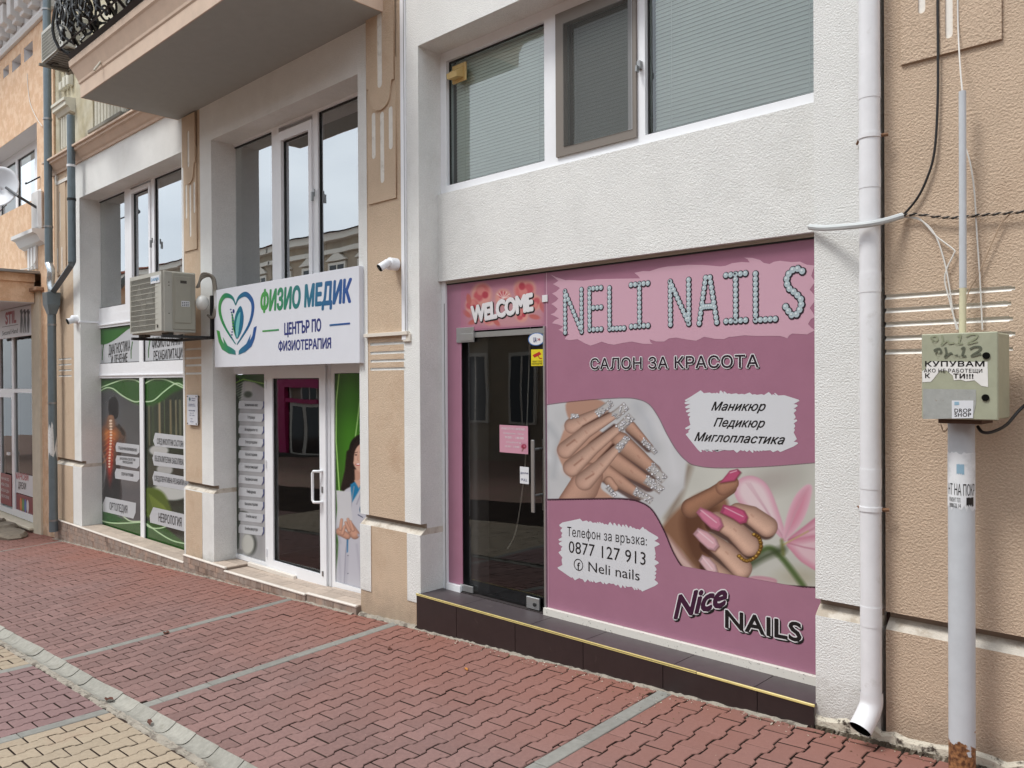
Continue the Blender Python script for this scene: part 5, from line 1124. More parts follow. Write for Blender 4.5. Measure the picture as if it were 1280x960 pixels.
def paver_mesh(b, P, r_):
    n = len(P); cx = sum(p[0] for p in P)/n; cy = sum(p[1] for p in P)/n
    tx, ty, dz = r_.gauss(0, .007), r_.gauss(0, .007), r_.gauss(0, .0011); hh = lambda x, y: gz(x, y)+dz+tx*(x-cx)+ty*(y-cy)
    ins = lambda p, d: (cx+(p[0]-cx)*(1-d/.09), cy+(p[1]-cy)*(1-d/.11))
    v = [(x, y, hh(x, y)-.034) for x, y in P]+[(x, y, hh(x, y)-.004) for x, y in P]+[(ins(p, .005)[0], ins(p, .005)[1], hh(*p)) for p in P]
    f = [(i, (i+1) % n, n+(i+1) % n, n+i) for i in range(n)]+[(n+i, n+(i+1) % n, 2*n+(i+1) % n, 2*n+i) for i in range(n)]
    c_ = r_.random(); b.add(v, f[:n], 1, c_); k0 = len(b.v)-len(v); b.f += [tuple(k0+i for i in q) for q in f[n:]+[tuple(range(2*n, 3*n))]]; b.m += [0]*(n+1); b.c += [c_]*(n+1)
def lay(regions, parent, base):
    """regions: (x0,x1,y0,y1,mat,y offset). 300 largest in view become single pavers, the rest one stuff mesh per colour"""
    allp = []; r_ = random.Random(11)
    for (x0, x1, y0, y1, M_, oy) in regions:
        k = 0; x = x0+.05
        while x < x1+PITCH:
            y = y0+oy-(LP/2 if k % 2 else 0)
            while y < y1+LP:
                P = clip(paver_outline(x, y), x0+.002, x1-.002, y0+.002, y1-.002)
                if len(P) > 2 and area(P) > .0012:
                    cx = sum(p[0] for p in P)/len(P); cy = sum(p[1] for p in P)/len(P)
                    c3 = np.array([cx, cy, gz(cx, cy)])-CAM; w = c3@Fv; vis = 0
                    if w > .5:
                        px_, py_ = pj(cx, cy, gz(cx, cy))
                        if -10 < px_ < 1290 and py_ < 975: vis = area(P)/w**3
                    allp.append((vis, P, M_))
                y += LP
            x += PITCH; k += 1
    allp.sort(key=lambda t_: -t_[0]); cut = 295 
    for i, (vis, P, M_) in enumerate(allp[:cut]):
        if vis <= 0: break
        b = MB(); paver_mesh(b, P, r_); cx, cy = P[0]; b.build('paver', [M_, roadM], parent)
    rest = {}
    for vis, P, M_ in allp[i if vis <= 0 else cut:]:
        paver_mesh(rest.setdefault(M_.name, MB()), P, r_)
    for nm, b in rest.items(): b.build('distant_pavers', [MATS[nm], roadM], parent, kind='stuff', attr=True)
YG1, YG0 = -2.082, -2.238
def strip(x0, y0, y1, w=.095, L_=.335, off=0):
    y = y1+off; 
    while y > y0:
        ya = max(y-L_, y0); yy_ = min(y, y1)
        if yy_-ya > .03:
            b = MB(); r_ = random.Random(int(abs(x0*91+y*57))); dz = r_.gauss(0, .0012); c_ = .004
            zz = lambda x_, y_: gz(x_, y_)+.001+dz
            v = []
            for (ins_, dzz) in ((0, -.03), (0, -.004), (c_, 0)):
                v += [(x_, y_, zz(x_, y_)+dzz) for x_, y_ in ((x0+ins_, ya+.002+ins_), (x0+w-ins_, ya+.002+ins_), (x0+w-ins_, yy_-.002-ins_), (x0+ins_, yy_-.002-ins_))]
            b.add(v, [(i, (i+1) % 4, 4+(i+1) % 4, 4+i) for i in range(4)]+[(4+i, 4+(i+1) % 4, 8+(i+1) % 4, 8+i) for i in range(4)]+[(8, 9, 10, 11)])
            b.build('kerb_slab', greyM, pave)
        y -= L_
SA, SB, SC = -5.385, -2.745, -6.965; W_ = .095
yend = -.012
lay([(-13.45, SC, YG1+.004, yend-.05, redM, .1), (SC+W_, SA, YG1+.004, yend-.04, redM, .04), (SA+W_, SB, YG1+.004, yend-.035, redM, .09), (SB+W_, .9, YG1+.004, yend-.03, redM, .05), (-22, -13.5, -3.5, .0, redM, 0),
     (-13.45, -7.05, -4.4, YG0-.03, yelM, .1), (-6.955, -5.5, -3.6, YG0-.03, purM, .03), (-5.405, -2.5, -3.6, YG0-.03, yelM, .12)], pave, None)
for x0_, off in ((SA, .1), (SB, .22), (SC, .0)): strip(x0_, YG1+.004, yend, off=off-.05)
strip(-7.05, -4.4, YG0-.03); strip(-5.5, -3.6, YG0-.03, L_=.5, off=.0); strip(-13.5, -2.0, yend, w=.05)
# drainage channel
concM = mat('channel_concrete', S(146, 143, 134), rough=.85, rand=.12, var=.16, vscale=9, bump=.7, bscale=55, bdist=.004, stain=(S(120, 116, 104), 6, .55, .6))
x = -14.0; r_ = random.Random(9)
while x < 1.0:
    L_ = .278+r_.uniform(-.008, .008); b = MB(); prof_ = []
    n = 7; sk = r_.uniform(-.006, .006); dzz = r_.gauss(0, .0018)
    vs = []; 
    for xx in (x+.002, x+L_-.002):
        for k in range(n+1):
            t = k/n; y_ = YG0+(YG1-YG0)*t+sk*(.5 if xx == x+.002 else -.5); z_ = gz(xx, y_)+.004+dzz+(.002 if xx != x+.002 else -.001)-.030*math.sin(PI*t)**1.2+(.014*(1-t) if False else 0)
            # slightly bowed ends, as worn kerb channel
            vs.append((xx+.012*math.sin(PI*t), y_, z_))
    for xx in (x+.002, x+L_-.002):
        vs.append((xx, YG0+0, gz(xx, YG0)-.05)); vs.append((xx, YG1, gz(xx, YG1)-.05))
    m1 = n+1; q = 2*m1
    fs = [(k, m1+k, m1+k+1, k+1) for k in range(n)]+[(0, q, q+2, m1), (n, m1+n, q+3, q+1), tuple([q, 0]+list(range(1, n+1))+[q+1])[::1], tuple([q+3]+list(range(m1+n, m1-1, -1))+[q+2])]
    b.add(vs, fs); b.build('channel_stone', concM, pave, smooth=False); x += L_
# uneven mortar along channel and walls
def rubble(name, pts, w, M_, seed, label=None):
    r2 = random.Random(seed); b = MB()
    n = len(pts); V = []
    for i, (x_, y_, z_) in enumerate(pts):
        a_ = w*(.5+r2.random()); h_ = .006+.012*r2.random(); V += [(x_, y_+.01, z_+h_), (x_+r2.uniform(-.01, .01), y_-a_*.6, z_+h_*.6), (x_+r2.uniform(-.01, .01), y_-a_, z_-.012)]
    b.add(V, [(3*i, 3*i+1, 3*i+4, 3*i+3) for i in range(n-1)]+[(3*i+1, 3*i+2, 3*i+5, 3*i+4) for i in range(n-1)]); return b.build(name, M_, None, kind='structure')
mortM = mat('rough_mortar', S(150, 142, 130), rough=.95, bump=.9, bscale=35, bdist=.008, stain=(S(88, 78, 70), 11, .5, .8), var=.15, vscale=6)
rubble('mortar_strip', [(x_, YG0+.006, gz(x_, YG0)-.006) for x_ in np.arange(-13.4, .8, .045)], .04, mortM, 3)
rubble('mortar_strip', [(x_, -.035, gz(x_, -.035)-.004) for x_ in np.arange(XN0-.05, -1.8, .03)], .030, mortM, 4)
rubble('mortar_strip', [(x_, -.0, gz(x_, 0)+.004) for x_ in np.arange(XP1, XN0-.02, .03)], .04, mortM, 5)
dirtM = mat('dark_dirt', S(74, 64, 52), rough=1, bump=1, bscale=60, bdist=.01, stain=(S(160, 150, 136), 18, .55, 1), var=.2, vscale=8)
rubble('mortar_strip', [(x_, .0, gz(x_, 0)+.002) for x_ in np.arange(-1.8, .6, .011)], .05, dirtM, 6)
rubble('mortar_strip', [(x_, -.06, gz(x_, 0)-.004) for x_ in np.arange(-13.9, XP1, .04)], .02, mortM, 7)
# broken white foot of the render beside the salon step
b = MB(); r2 = random.Random(12); n = 26
xsv = np.linspace(XN1-.02, -.3, n); V = []
for i, x_ in enumerate(xsv):
    top_ = gz(x_, 0)+.05+.05*r2.random()*(1 if x_ < -1.1 else .5); V += [(x_, -.012-.01*r2.random(), gz(x_, 0)-.01), (x_, -.012-.012*r2.random(), top_-.02), (x_, .002, top_)]
b.add(V, [(3*i, 3*i+3, 3*i+4, 3*i+1) for i in range(n-1)]+[(3*i+1, 3*i+4, 3*i+5, 3*i+2) for i in range(n-1)])
b.build('crumbling_foot', mat('crumbling_render', S(196, 188, 172), rough=.95, bump=1, bscale=40, bdist=.01, stain=(S(60, 50, 42), 24, .52, 1)), bld)
# chips, crumbs and a few dry leaves
b = MB(); r2 = random.Random(21)
def crumb(b, x_, y_, s_, mi):
    z_ = gz(x_, y_); P_ = [(x_+s_*r2.uniform(-1, 1), y_+s_*r2.uniform(-1, 1), z_+s_*r2.uniform(0, .9)) for _ in range(5)]; b.add(P_, [(0, 1, 2), (0, 2, 3), (0, 3, 4), (1, 2, 4), (2, 3, 4)], mi)
for _ in range(420): 
    x_ = r2.uniform(-5.0, .6); y_ = (-.05-.10*abs(r2.gauss(0, .6))) if x_ < -1.8 else -.02-.12*abs(r2.gauss(0, .7)); crumb(b, x_, y_, r2.uniform(.002, .009), r2.choice((0, 0, 1, 2)))
for _ in range(260): crumb(b, r2.uniform(-12, .5), r2.uniform(-2.0, -.1), r2.uniform(.0015, .005), r2.choice((0, 1, 2)))
for _ in range(90): crumb(b, r2.gauss(-2.72, .12), -.1-abs(r2.gauss(0, .3)), r2.uniform(.002, .007), r2.choice((0, 1, 2)))
b.build('crumbs_and_chips', [mat('pale_chip', S(198, 188, 172), rough=.9), mat('brown_chip', S(92, 66, 44), rough=.9), mat('moss_chip', S(84, 88, 44), rough=.9)], None, kind='stuff')
for i, (px_, py_, s_, c_) in enumerate(((208, 792, .05, 0), (136, 873, .045, 0), (187, 902, .04, 0), (583, 838, .03, 1), (487, 812, .04, 0), (582, 747, .0, 0))):
    if s_ == 0: continue
    d_ = ray(px_, py_); t_ = (GA+GC*0-CAM[2]+GC*CAM[1]*1+GB*0)/(d_[2]-GB*d_[0]-GC*d_[1]); g_ = CAM+d_*t_; x_, y_ = float(g_[0]), float(g_[1]); z_ = gz(x_, y_)+.004
    if y_ < YG1: z_ -= .012
    r3 = random.Random(i); a0 = r3.uniform(0, 6); P_ = []
    for k in range(9):
        a_ = 2*PI*k/9; rr_ = s_*(.5+.5*abs(math.cos(a_)))*r3.uniform(.7, 1.1); P_.append((x_+rr_*math.cos(a_+a0), y_+rr_*.6*math.sin(a_+a0), z_+.012*abs(math.sin(a_*1.5))+.001))
    lf = MB(); lf.add(P_+[(x_, y_, z_)], [(k, (k+1) % 9, 9) for k in range(9)])
    lab = ['dry brown leaf on the red paving left of the drain strip', 'dry leaf lying in the concrete drain beside the purple pavers', 'crumpled leaf lying in the concrete drain near the bottom edge', 'tiny yellow leaf on the red paving before the dark step', 'small dark twig-like leaf on the paving below the beige pilaster'][i]
    lf.build('leaf', mat('dry_leaf' if c_ == 0 else 'yellow_leaf', S(86, 48, 34) if c_ == 0 else S(190, 130, 60), rough=.8), None, label=lab, cat='leaf', loc=(x_, y_, z_))
# ------------------------------------------------------------------ air conditioners
acM = mat('ac_casing', S(172, 170, 160), rough=.45, var=.04, vscale=2); acD = mat('ac_dark', S(66, 62, 56), rough=.7); acS = mat('ac_side', S(158, 155, 142), rough=.45, var=.04)
blkM = mat('black_bracket', S(34, 32, 32), rough=.5); tapeM = mat('grey_pipe_wrap', S(122, 116, 106), rough=.8, bump=.5, bscale=70); wireM = mat('grille_wire', S(196, 194, 182), rough=.4)
def aircon(label, x0, x1, yf, yb, z0, z1, big=True):
    t = thing('air_conditioner', label, 'air conditioner', ((x0+x1)/2, (yf+yb)/2, z0))
    slab('casing', x0, x1, yf+.02, yb, z0, z1, acM, t, bev=.008)
    w, h = x1-x0, z1-z0; gx0, gx1, gz0_, gz1_ = x0+.018, x0+w*.80, z0+.03, z1-.045
    framed('front_grille', x0, x1-.015, z0+.012, z1-.004, [(gx0, gx1, gz0_, gz1_)], yf, .03, acM, t)
    slab('fan_opening', gx0, gx1, yf+.016, yf+.0185, gz0_, gz1_, acD, t)
    cx, cz, R_ = (gx0+gx1)/2, (gz0_+gz1_)/2, min(gx1-gx0, gz1_-gz0_)*.47
    b = MB()
    for k in range(3):
        a = k*2*PI/3; P_ = [(cx+R_*rr*math.cos(a+d_), yf+.010+.004*(d_ > .2), cz+R_*rr*math.sin(a+d_)) for rr, d_ in ((.25, 0), (.95, -.1), (.98, .7), (.3, .9))]; b.add(P_, [(0, 1, 2, 3)])
    b.ell((cx, yf+.012, cz), (R_*.26, .006, R_*.26), 12, 4); b.build('fan', mat('fan_grey', S(96, 92, 86), rough=.5), t)
    b = MB(); n = 10 if big else 8
    for k in range(1, n): zz = gz0_+(gz1_-gz0_)*k/n; b.box(gx0, gx1+.05, yf-.004, yf, zz-.0018, zz+.0018)
    for k in range(30): xx = gx0+(gx1-gx0)*(k+.5)/30; b.box(xx-.0012, xx+.0012, yf-.002, yf+.001, gz0_, gz1_)
    b.build('grille_wires', wireM, t, kind='stuff')
    for zz in (z0+.05, z1-.11): slab('grille_clip', gx1+.055, gx1+.075, yf-.008, yf, zz, zz+.03, acD, t)
    b = MB(); b.box(x0+.04, x0+w*.25, yf+.08, yf+.14, z0-.03, z0); b.box(x1-.2, x1-.04, yf+.08, yf+.14, z0-.03, z0); b.build('foot', acD, t)
    # side service cover
    dy = yb-yf; s = MB(); X = x1
    s.box(X-.001, X+.012, yf+.11, yb-.01, z0+.03, z1-.012); s.build('side_cover', acS, t, bevel=.006)
    s = MB(); s.box(X+.012, X+.022, yf+.13, yb-.06, z0+.1, z1-.05); s.build('side_cover', acS, t, bevel=.008)
    slab('handle_recess', X+.0222, X+.024, yf+.19, yf+.26, z1-.125, z1-.095, acD, t)
    slab('rating_label', X+.0222, X+.0235, yf+.2, yf+.29, z0+.28, z0+.34, MATS['tag_white'], t)
    s = MB()
    for k in range(3):
        for j in range(4): s.box(X+.0235, X+.0242, yf+.207+j*.02, yf+.220+j*.02, z0+.286+k*.017, z0+.295+k*.017)
    s.build('label_print', inkk, t)
    for zz in (z0+.2, z1-.12, z0+.5): MB().tube([(X+.0, yf+.075, zz), (X+.004, yf+.075, zz)], .006, 6).build('screw', acD, t)
    return t
AXL, AXR, AYF, AYB, AZ0, AZ1 = -9.49, -8.63, -.556, -.185, 2.30, 2.955
ac = aircon('large beige air conditioner on black brackets beside the clinic name sign', AXL, AXR, AYF, AYB, AZ0, AZ1)
slab('badge', AXR-.27, AXR-.04, AYF-.007, AYF, AZ1-.125, AZ1-.045, MATS['tag_white'], ac)
text('DAIKIN', (AXR-.255, AZ1-.1), (AXR-.055, AZ1-.1), (AXR-.255, AZ1-.068), AYF-.0085, flatm('azure_ink', (60, 150, 200)), ac, world=True, off=.03)
b = MB(); b.ell((AXR+.05, AYB+.05, AZ0+.33), (.08, .07, .085), 14, 9); b.build('pipe_cover', mat('cap_white', S(206, 206, 202), rough=.4), ac, smooth=True)
for k in range(3):
    o = .025*k; P_ = spline([(AXR-.02+o, AYB+.02, AZ0+.5), (AXR+.05, AYB+.05, AZ0+.60+o), (AXR+.10+o, -.06, AZ0+.62), (AXR+.13+o, -.04, AZ0+.5), (AXR+.14+o, -.035, AZ0+.3), (AXR+.10+o, -.05, AZ0+.17), (AXR+.02, -.06, AZ0+.2)], 5)
    MB().tube(P_, .012, 7).build('refrigerant_pipe', tapeM, ac, smooth=True)
br = thing('wall_bracket', 'black steel angle brackets carrying the large air conditioner', 'bracket', (-9, 0, AZ0-.06))
for xx in (AXL+.1, AXR+.03):
    b = MB(); b.box(xx-.02, xx+.02, AYF-.02, .0, AZ0-.062, AZ0-.032); b.box(xx-.02, xx+.02, -.03, 0.0, AZ0-.062, AZ0+.42); b.build('arm', blkM, br)
slab('cross_bar', AXL-.02, AXR+.08, -.08, -.04, AZ0-.066, AZ0-.04, blkM, br)
# small unit beside the balcony
u0 = at(52, 84, -.75); u1 = at(79, 14, -.75)
ux0, ux1, uz0, uz1 = u0[0], u1[0], AZ(52, 80, -.75), AZ(52, 40, -.75)
ac2 = aircon('older white air conditioner hung high between the grey downpipes and the balcony', ux0, ux1, -.75, -.42, uz0, uz1, False)
b = MB(); b.box(ux0+.05, ux0+.09, -.8, .0, uz0-.05, uz0-.02); b.box(ux1-.12, ux1-.08, -.8, .0, uz0-.05, uz0-.02); b.box(ux0-.02, ux1+.1, -.45, -.41, uz0-.052, uz0-.03); b.build('bracket', MATS['grey_moulding'], ac2)
b = MB(); 
for k in range(9): b.box(ux0+.04+k*.08, ux0+.1+k*.08, -.73, -.45, uz0-.012, uz0-.001)
b.build('base_slats', MATS['fan_grey'], ac2)
# ------------------------------------------------------------------ downpipes
zincM = mat('zinc_pipe', S(108, 120, 126), rough=.42, metal=.35, var=.10, vscale=3, bump=.1, bscale=9)
zincB = mat('bright_zinc', S(196, 202, 206), rough=.25, metal=.8, bump=.6, bscale=25, bdist=.01)
plast = mat('pipe_white', S(222, 222, 224), rough=.38, var=.04, vscale=3, bump=.12, bscale=14, bdist=.004, stain=(S(176, 172, 164), 5, .6, .45))
def pipe_thing(name, label, cat, loc): return thing(name, label, cat, loc)
yp1 = -.13
def rpx(px, py, Y, w):
    p_ = np.array(at(px, py, Y))-CAM; dep = float(p_@Fv); lat = float(p_@Rv); return w/2*dep*math.cos(math.atan(lat/dep))/FPX
pA = at(61, 380, yp1); xA = AX(61, 380, yp1)
xa = AX(60, 200, yp1); xf = AX(64.5, 378, yp1); zf0, zf1 = AZ(64, 391, yp1), AZ(64, 366, yp1)
dp = pipe_thing('downpipe', 'grey zinc downpipe falling along the orange house into a funnel', 'downpipe', (xf, yp1, gz(xf, 0)))
rp = rpx(60, 200, yp1, 10.5)
zb1 = AZ(55, 330, yp1)
MB().tube([(xa, yp1, 9), (xa, yp1, zb1)], rp, 16).build('pipe', zincM, dp, smooth=True)
MB().tube(spline([(xa, yp1, zb1+.05), (xa, yp1, zb1-.02), (xa+.1, yp1, zb1-.14), (xf-.04, yp1, zb1-.3), (xf-.0, yp1, zb1-.42), (xf, yp1, zf1)], 5), rp*.98, 14).build('bend', zincB, dp, smooth=True)
b = MB(); b.add([(xf+sx*w, yp1+sy*w*.8, z_) for z_, w in ((zf1, rp*2.15), (zf0+.12, rp*2.0), (zf0-.03, rp*1.1)) for sx, sy in ((-1, -1), (1, -1), (1, 1), (-1, 1))], [(0, 1, 5, 4), (1, 2, 6, 5), (2, 3, 7, 6), (3, 0, 4, 7), (4, 5, 9, 8), (5, 6, 10, 9), (6, 7, 11, 10), (7, 4, 8, 11), (0, 1, 2, 3), (8, 9, 10, 11)]); b.build('funnel', zincM, dp, bevel=.006)
zbt = gz(xf, 0)+.18
MB().tube([(xf, yp1, zf0-.03), (xf, yp1, zbt+.1)], rp*1.08, 16).build('pipe', zincM, dp, smooth=True)
MB().tube([(xf, yp1, zbt+.25), (xf, yp1, zbt-.04)], rp*1.12, 16).build('outlet', zincM, dp, smooth=True)
for zz in (zf0-.2, AZ(64, 505, yp1), zbt+.12, AZ(60, 150, yp1), AZ(60, 285, yp1), AZ(60, 12, yp1)): 
    xx = xf if zz < zf1 else xa; MB().tube([(xx, yp1, zz), (xx, yp1, zz+.03)], rp*1.16, 16).build('pipe_clamp', MATS['grey_metal'], dp, smooth=True)
# torn paper on the pipe
b = MB(); tp = AZ(60, 524, yp1-.1); bt_ = AZ(60, 574, yp1-.1); r2 = random.Random(2); pv = []
for k in range(12):
    a_ = -1.8+2.9*k/11
    pv.append((xf+rp*1.12*math.cos(a_), yp1+rp*1.12*math.sin(a_), bt_+r2.uniform(-.06, .12))); pv.append((xf+rp*1.12*math.cos(a_), yp1+rp*1.12*math.sin(a_), tp-r2.uniform(0, .25)-(0 if k < 7 else .25)))
b.add(pv, [(2*k, 2*k+2, 2*k+3, 2*k+1) for k in range(11)]); b.build('torn_notice', mat('torn_paper', S(206, 206, 204), rough=.8, stain=(S(90, 92, 94), 26, .55, .8)), dp)
# second grey pipe
y2 = -.15; x2a = AX(89, 200, y2); zc_ = AZ(89, 328, y2); r2p = rpx(89, 200, y2, 10.5)
dp2 = pipe_thing('downpipe', 'grey zinc downpipe under the balcony corner bending left into the funnel', 'downpipe', (x2a, y2, zc_))
MB().tube([(x2a, y2, ZSOF+.75), (x2a, y2, zc_)], r2p, 16).build('pipe', zincM, dp2, smooth=True)
MB().tube([(x2a, y2, zc_+.03), (x2a-.01, y2, zc_-.03), (xf+.1, yp1, zf1+.02)], r2p*1.0, 4).build('bend', zincM, dp2)
for zz, M_ in ((AZ(89, 209, y2), plast), (AZ(89, 251, y2), gasket)): MB().tube([(x2a, y2, zz), (x2a, y2, zz+.035)], r2p*1.13, 16).build('pipe_clamp', M_, dp2, smooth=True)
# white downpipe
yw_ = -.075; xw = AX(1088, 500, yw_); rw = rpx(1088, 500, yw_, 28)
zel = AZ(1088, 884, yw_)
wd = pipe_thing('downpipe', 'white plastic downpipe with angled outlet between the salon and the beige wall', 'downpipe', (xw, yw_, gz(xw, 0)))
segs = [9, AZ(1088, 110, yw_), AZ(1088, 222, yw_), AZ(1088, 352, yw_), AZ(1088, 597, yw_), AZ(1088, 768, yw_), zel]
for i in range(len(segs)-1):
    MB().tube([(xw, yw_, segs[i]), (xw, yw_, segs[i+1]+.03)], rw*(.965), 24).build('pipe', plast, wd, smooth=True)
    if i: MB().tube([(xw, yw_, segs[i]+.045), (xw, yw_, segs[i]-.055)], rw*1.0, 24).build('pipe_socket', plast, wd, smooth=True)
el_ = MB(); P_ = spline([(xw, yw_, zel+.08), (xw, yw_, zel+.02), (xw-.010, yw_-.03, zel-.035), (xw-.024, yw_-.085, zel-.09)], 4); el_.tube(P_, [rw*(1.03+.05*k/len(P_)) for k in range(len(P_))], 24, caps=False); el_.build('outlet', plast, wd, smooth=True)
MB().tube(P_[3:-1]+[tuple(np.array(P_[-1])*.98+np.array(P_[-2])*.02)], [rw*.97]*(len(P_)-3), 24, caps=False).build('outlet_inside_shade', mat('pipe_dark', S(16, 16, 14), rough=.95, spec=.1), wd)  # near-black lining paints in the shade inside the white pipe
for yy_ in (171, 636):
    zz = AZ(1088, yy_, yw_); MB().tube([(xw, yw_, zz-.01), (xw, yw_, zz+.012)], rw*1.05, 24).build('pipe_clamp', plast, wd, smooth=True)
    MB().tube([(xw+rw+.0, yw_+.01, zz), (xw+rw+.03, yw_+.02, zz)], .009, 8).build('clamp_bolt', mat('rusty', S(120, 86, 60), rough=.8), wd)
    MB().tube([(xw-rw-.035, -.01, zz-.005), (xw-rw, yw_, zz)], .006, 6).build('clamp_bolt', MATS['rusty'], wd)
# ------------------------------------------------------------------ beige house on the right
bh = thing('beige_house', 'rough beige rendered house wall at the right behind the meter pole', 'building', (1, .3, gz(1, 0)))
XR = 6.0
beige2 = stucco('beige_render', S(202, 179, 156), 100, (S(190, 165, 142), 1.6, .55, .5), .010)
R_ = [(XG, XR, ZJ1, ZTOP, 0, 0)]
for yy_, xe_ in ((371.5, 1271), (388.5, 1266), (405.8, 1268), (423, 1271), (440, 1268)):
    zz = AZ(1108, yy_, 0); xe2 = AX(xe_, 390, 0); R_ += [(XG, xe2-.02, zz-.0125, zz+.0125, .02, 1), (xe2-.02, xe2-.006, zz-.008, zz+.008, .02, 1)]
relief('wall', R_, [beige2, mat('groove_white', S(232, 228, 220), rough=.7, bump=.5, bscale=60)], bh)
b = MB()
for yy_, xe_ in ((371.5, 1271), (388.5, 1266), (405.8, 1268), (423, 1271), (440, 1268)):
    zz = AZ(1108, yy_, 0); b.extX([(.0195, zz+.004), (.002, zz-.011), (.002, zz-.0135), (.0195, zz-.0135)], XG+.001, AX(xe_, 390, 0)-.007)
b.build('groove_ledge', MATS['groove_white'], bh)
relief('wall_base', [(XG, XR, -.6, ZJ0, 0, 0)], [beige2], bh); 
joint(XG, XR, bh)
qx0, qx1, qz = AX(1127, 82, 0), AX(1253, 50, 0), AZ(1127, 82, 0)
sl = [(AX(1153, 10, 0), AZ(1153, 18, 0)), (AX(1187, 20, 0), AZ(1187, 49, 0)), (AX(1222, 0, 0), AZ(1222, 0, 0))]
holes_ = [stadium(x_, .034, z_, z_+.42) for x_, z_ in sl]
plate('relief_panel', [(qx0, qz), (qx1, qz), (qx1, 5.4), (qx0, 5.4)], holes_, -.014, .001, beige2, bh)
b = MB()
for x_, z_ in sl: b.prism(stadium(x_, .04, z_-.004, z_+.425), -.004, .004)
b.build('painted_slot', MATS['groove_white'], bh)
# meter box on its pole
ym = -.16; xpole = AX(1202, 700, ym); rpl = rpx(1202, 700, ym, 34.5)
boxM = mat('meter_box_paint', S(158, 160, 138), rough=.5, var=.08, vscale=5, stain=(S(120, 118, 92), 7, .62, .5))
poleM = mat('pole_paint', S(188, 192, 196), rough=.45, var=.05, vscale=3, stain=(S(130, 124, 116), 30, .68, .5))
mpole = thing('utility_pole', 'pale grey steel pole with rusty foot and torn notices under the meter box', 'pole', (xpole, ym, gz(xpole, ym)))
M_ = mat('pole_rusty', S(188, 192, 196), rough=.6, var=.05); n_ = M_.node_tree.nodes; l_ = M_.node_tree.links.new
pb = n_['Principled BSDF']; old = pb.inputs['Base Color'].links[0].from_socket
g_ = n_.new('ShaderNodeNewGeometry'); s_ = n_.new('ShaderNodeSeparateXYZ'); nz_ = n_.new('ShaderNodeTexNoise'); nz_.inputs['Scale'].default_value = 16; nz_.inputs['Detail'].default_value = 6
l_(g_.outputs['Position'], s_.inputs[0]); l_(g_.outputs['Position'], nz_.inputs[0])
ma = n_.new('ShaderNodeMath'); ma.operation = 'MULTIPLY_ADD'; ma.inputs[1].default_value = -.42; l_(nz_.outputs[0], ma.inputs[0]); l_(s_.outputs[2], ma.inputs[2])
zr_ = gz(xpole, ym)+.165; cr_ = n_.new('ShaderNodeMapRange'); cr_.inputs[1].default_value = zr_-.215; cr_.inputs[2].default_value = zr_-.205; cr_.inputs[3].default_value = 1; cr_.inputs[4].default_value = 0; l_(ma.outputs[0], cr_.inputs[0])
n2 = n_.new('ShaderNodeTexNoise'); n2.inputs['Scale'].default_value = 60; rr_ = n_.new('ShaderNodeValToRGB'); rr_.color_ramp.elements[0].color = S(84, 50, 30); rr_.color_ramp.elements[1].color = S(158, 112, 72); rr_.color_ramp.elements[0].position = .35; rr_.color_ramp.elements[1].position = .65; l_(g_.outputs['Position'], n2.inputs[0]); l_(n2.outputs[0], rr_.inputs[0])
mxr = n_.new('ShaderNodeMixRGB'); l_(cr_.outputs[0], mxr.inputs[0]); l_(old, mxr.inputs[1]); l_(rr_.outputs[0], mxr.inputs[2]); l_(mxr.outputs[0], pb.inputs['Base Color'])
MB().tube([(xpole, ym, gz(xpole, ym)-.1), (xpole, ym, AZ(1202, 524, ym))], rpl, 28).build('pole', M_, mpole, smooth=True)
# notices wrapped round the pole
def wrap(name, za_, zb_, a0, a1, M_, par, jag=.0, R=1.015, seed=1):
    b = MB(); r2 = random.Random(seed); pv = []; n = 16
    for k in range(n+1):
        a_ = a0+(a1-a0)*k/n; x_, y_ = xpole+rpl*R*math.cos(a_), ym+rpl*R*math.sin(a_); pv += [(x_, y_, za_+r2.uniform(0, jag)), (x_, y_, zb_-r2.uniform(0, jag*.4))]
    b.add(pv, [(2*k, 2*k+2, 2*k+3, 2*k+1) for k in range(n)]); return b.build(name, M_, par, smooth=True)
fc = math.atan2(-D-ym, -xpole)  # direction to the camera
zz = lambda py_: AZ(1202, py_, ym-rpl)
wrap('torn_notice', zz(640), zz(565), fc-1.5, fc+1.5, mat('notice_paper', S(220, 222, 224), rough=.7, stain=(S(186, 190, 192), 9, .5, .6)), mpole, .03)
def wrap_text(s_, y0_, y1_, a0, a1, M_, par):
    co, F, Ly = tmesh(s_, 0, 0, .95); x0, x1 = co[:, 0].min(), co[:, 0].max(); V = []
    for cx_, cy_ in co:
        a_ = a0+(a1-a0)*(cx_-x0)/(x1-x0); V.append((xpole+rpl*1.03*math.cos(a_), ym+rpl*1.03*math.sin(a_), y0_+(y1_-y0_)*cy_/CAPH))
    b = MB(); b.add(V, F); return b.build('lettering', M_, par)
wrap_text('НТ НА ПОКР', zz(619.5), zz(606), fc-1.15, fc+1.15, inkk, mpole)
for k_, s_ in enumerate(('РЕМОНТ ТЕЛ.', '0888 22 14')): wrap_text(s_, zz(628+k_*7), zz(623+k_*7), fc-1.0, fc-.05, inkk, mpole)
b = MB(); wrap('label_print', zz(634), zz(621), fc+.35, fc+1.0, inkk, mpole, .015, 1.025)
wrap('label_print', zz(594), zz(580), fc-.35, fc+.2, flatm('faded_blue', (150, 184, 204)), mpole, .01, 1.025)
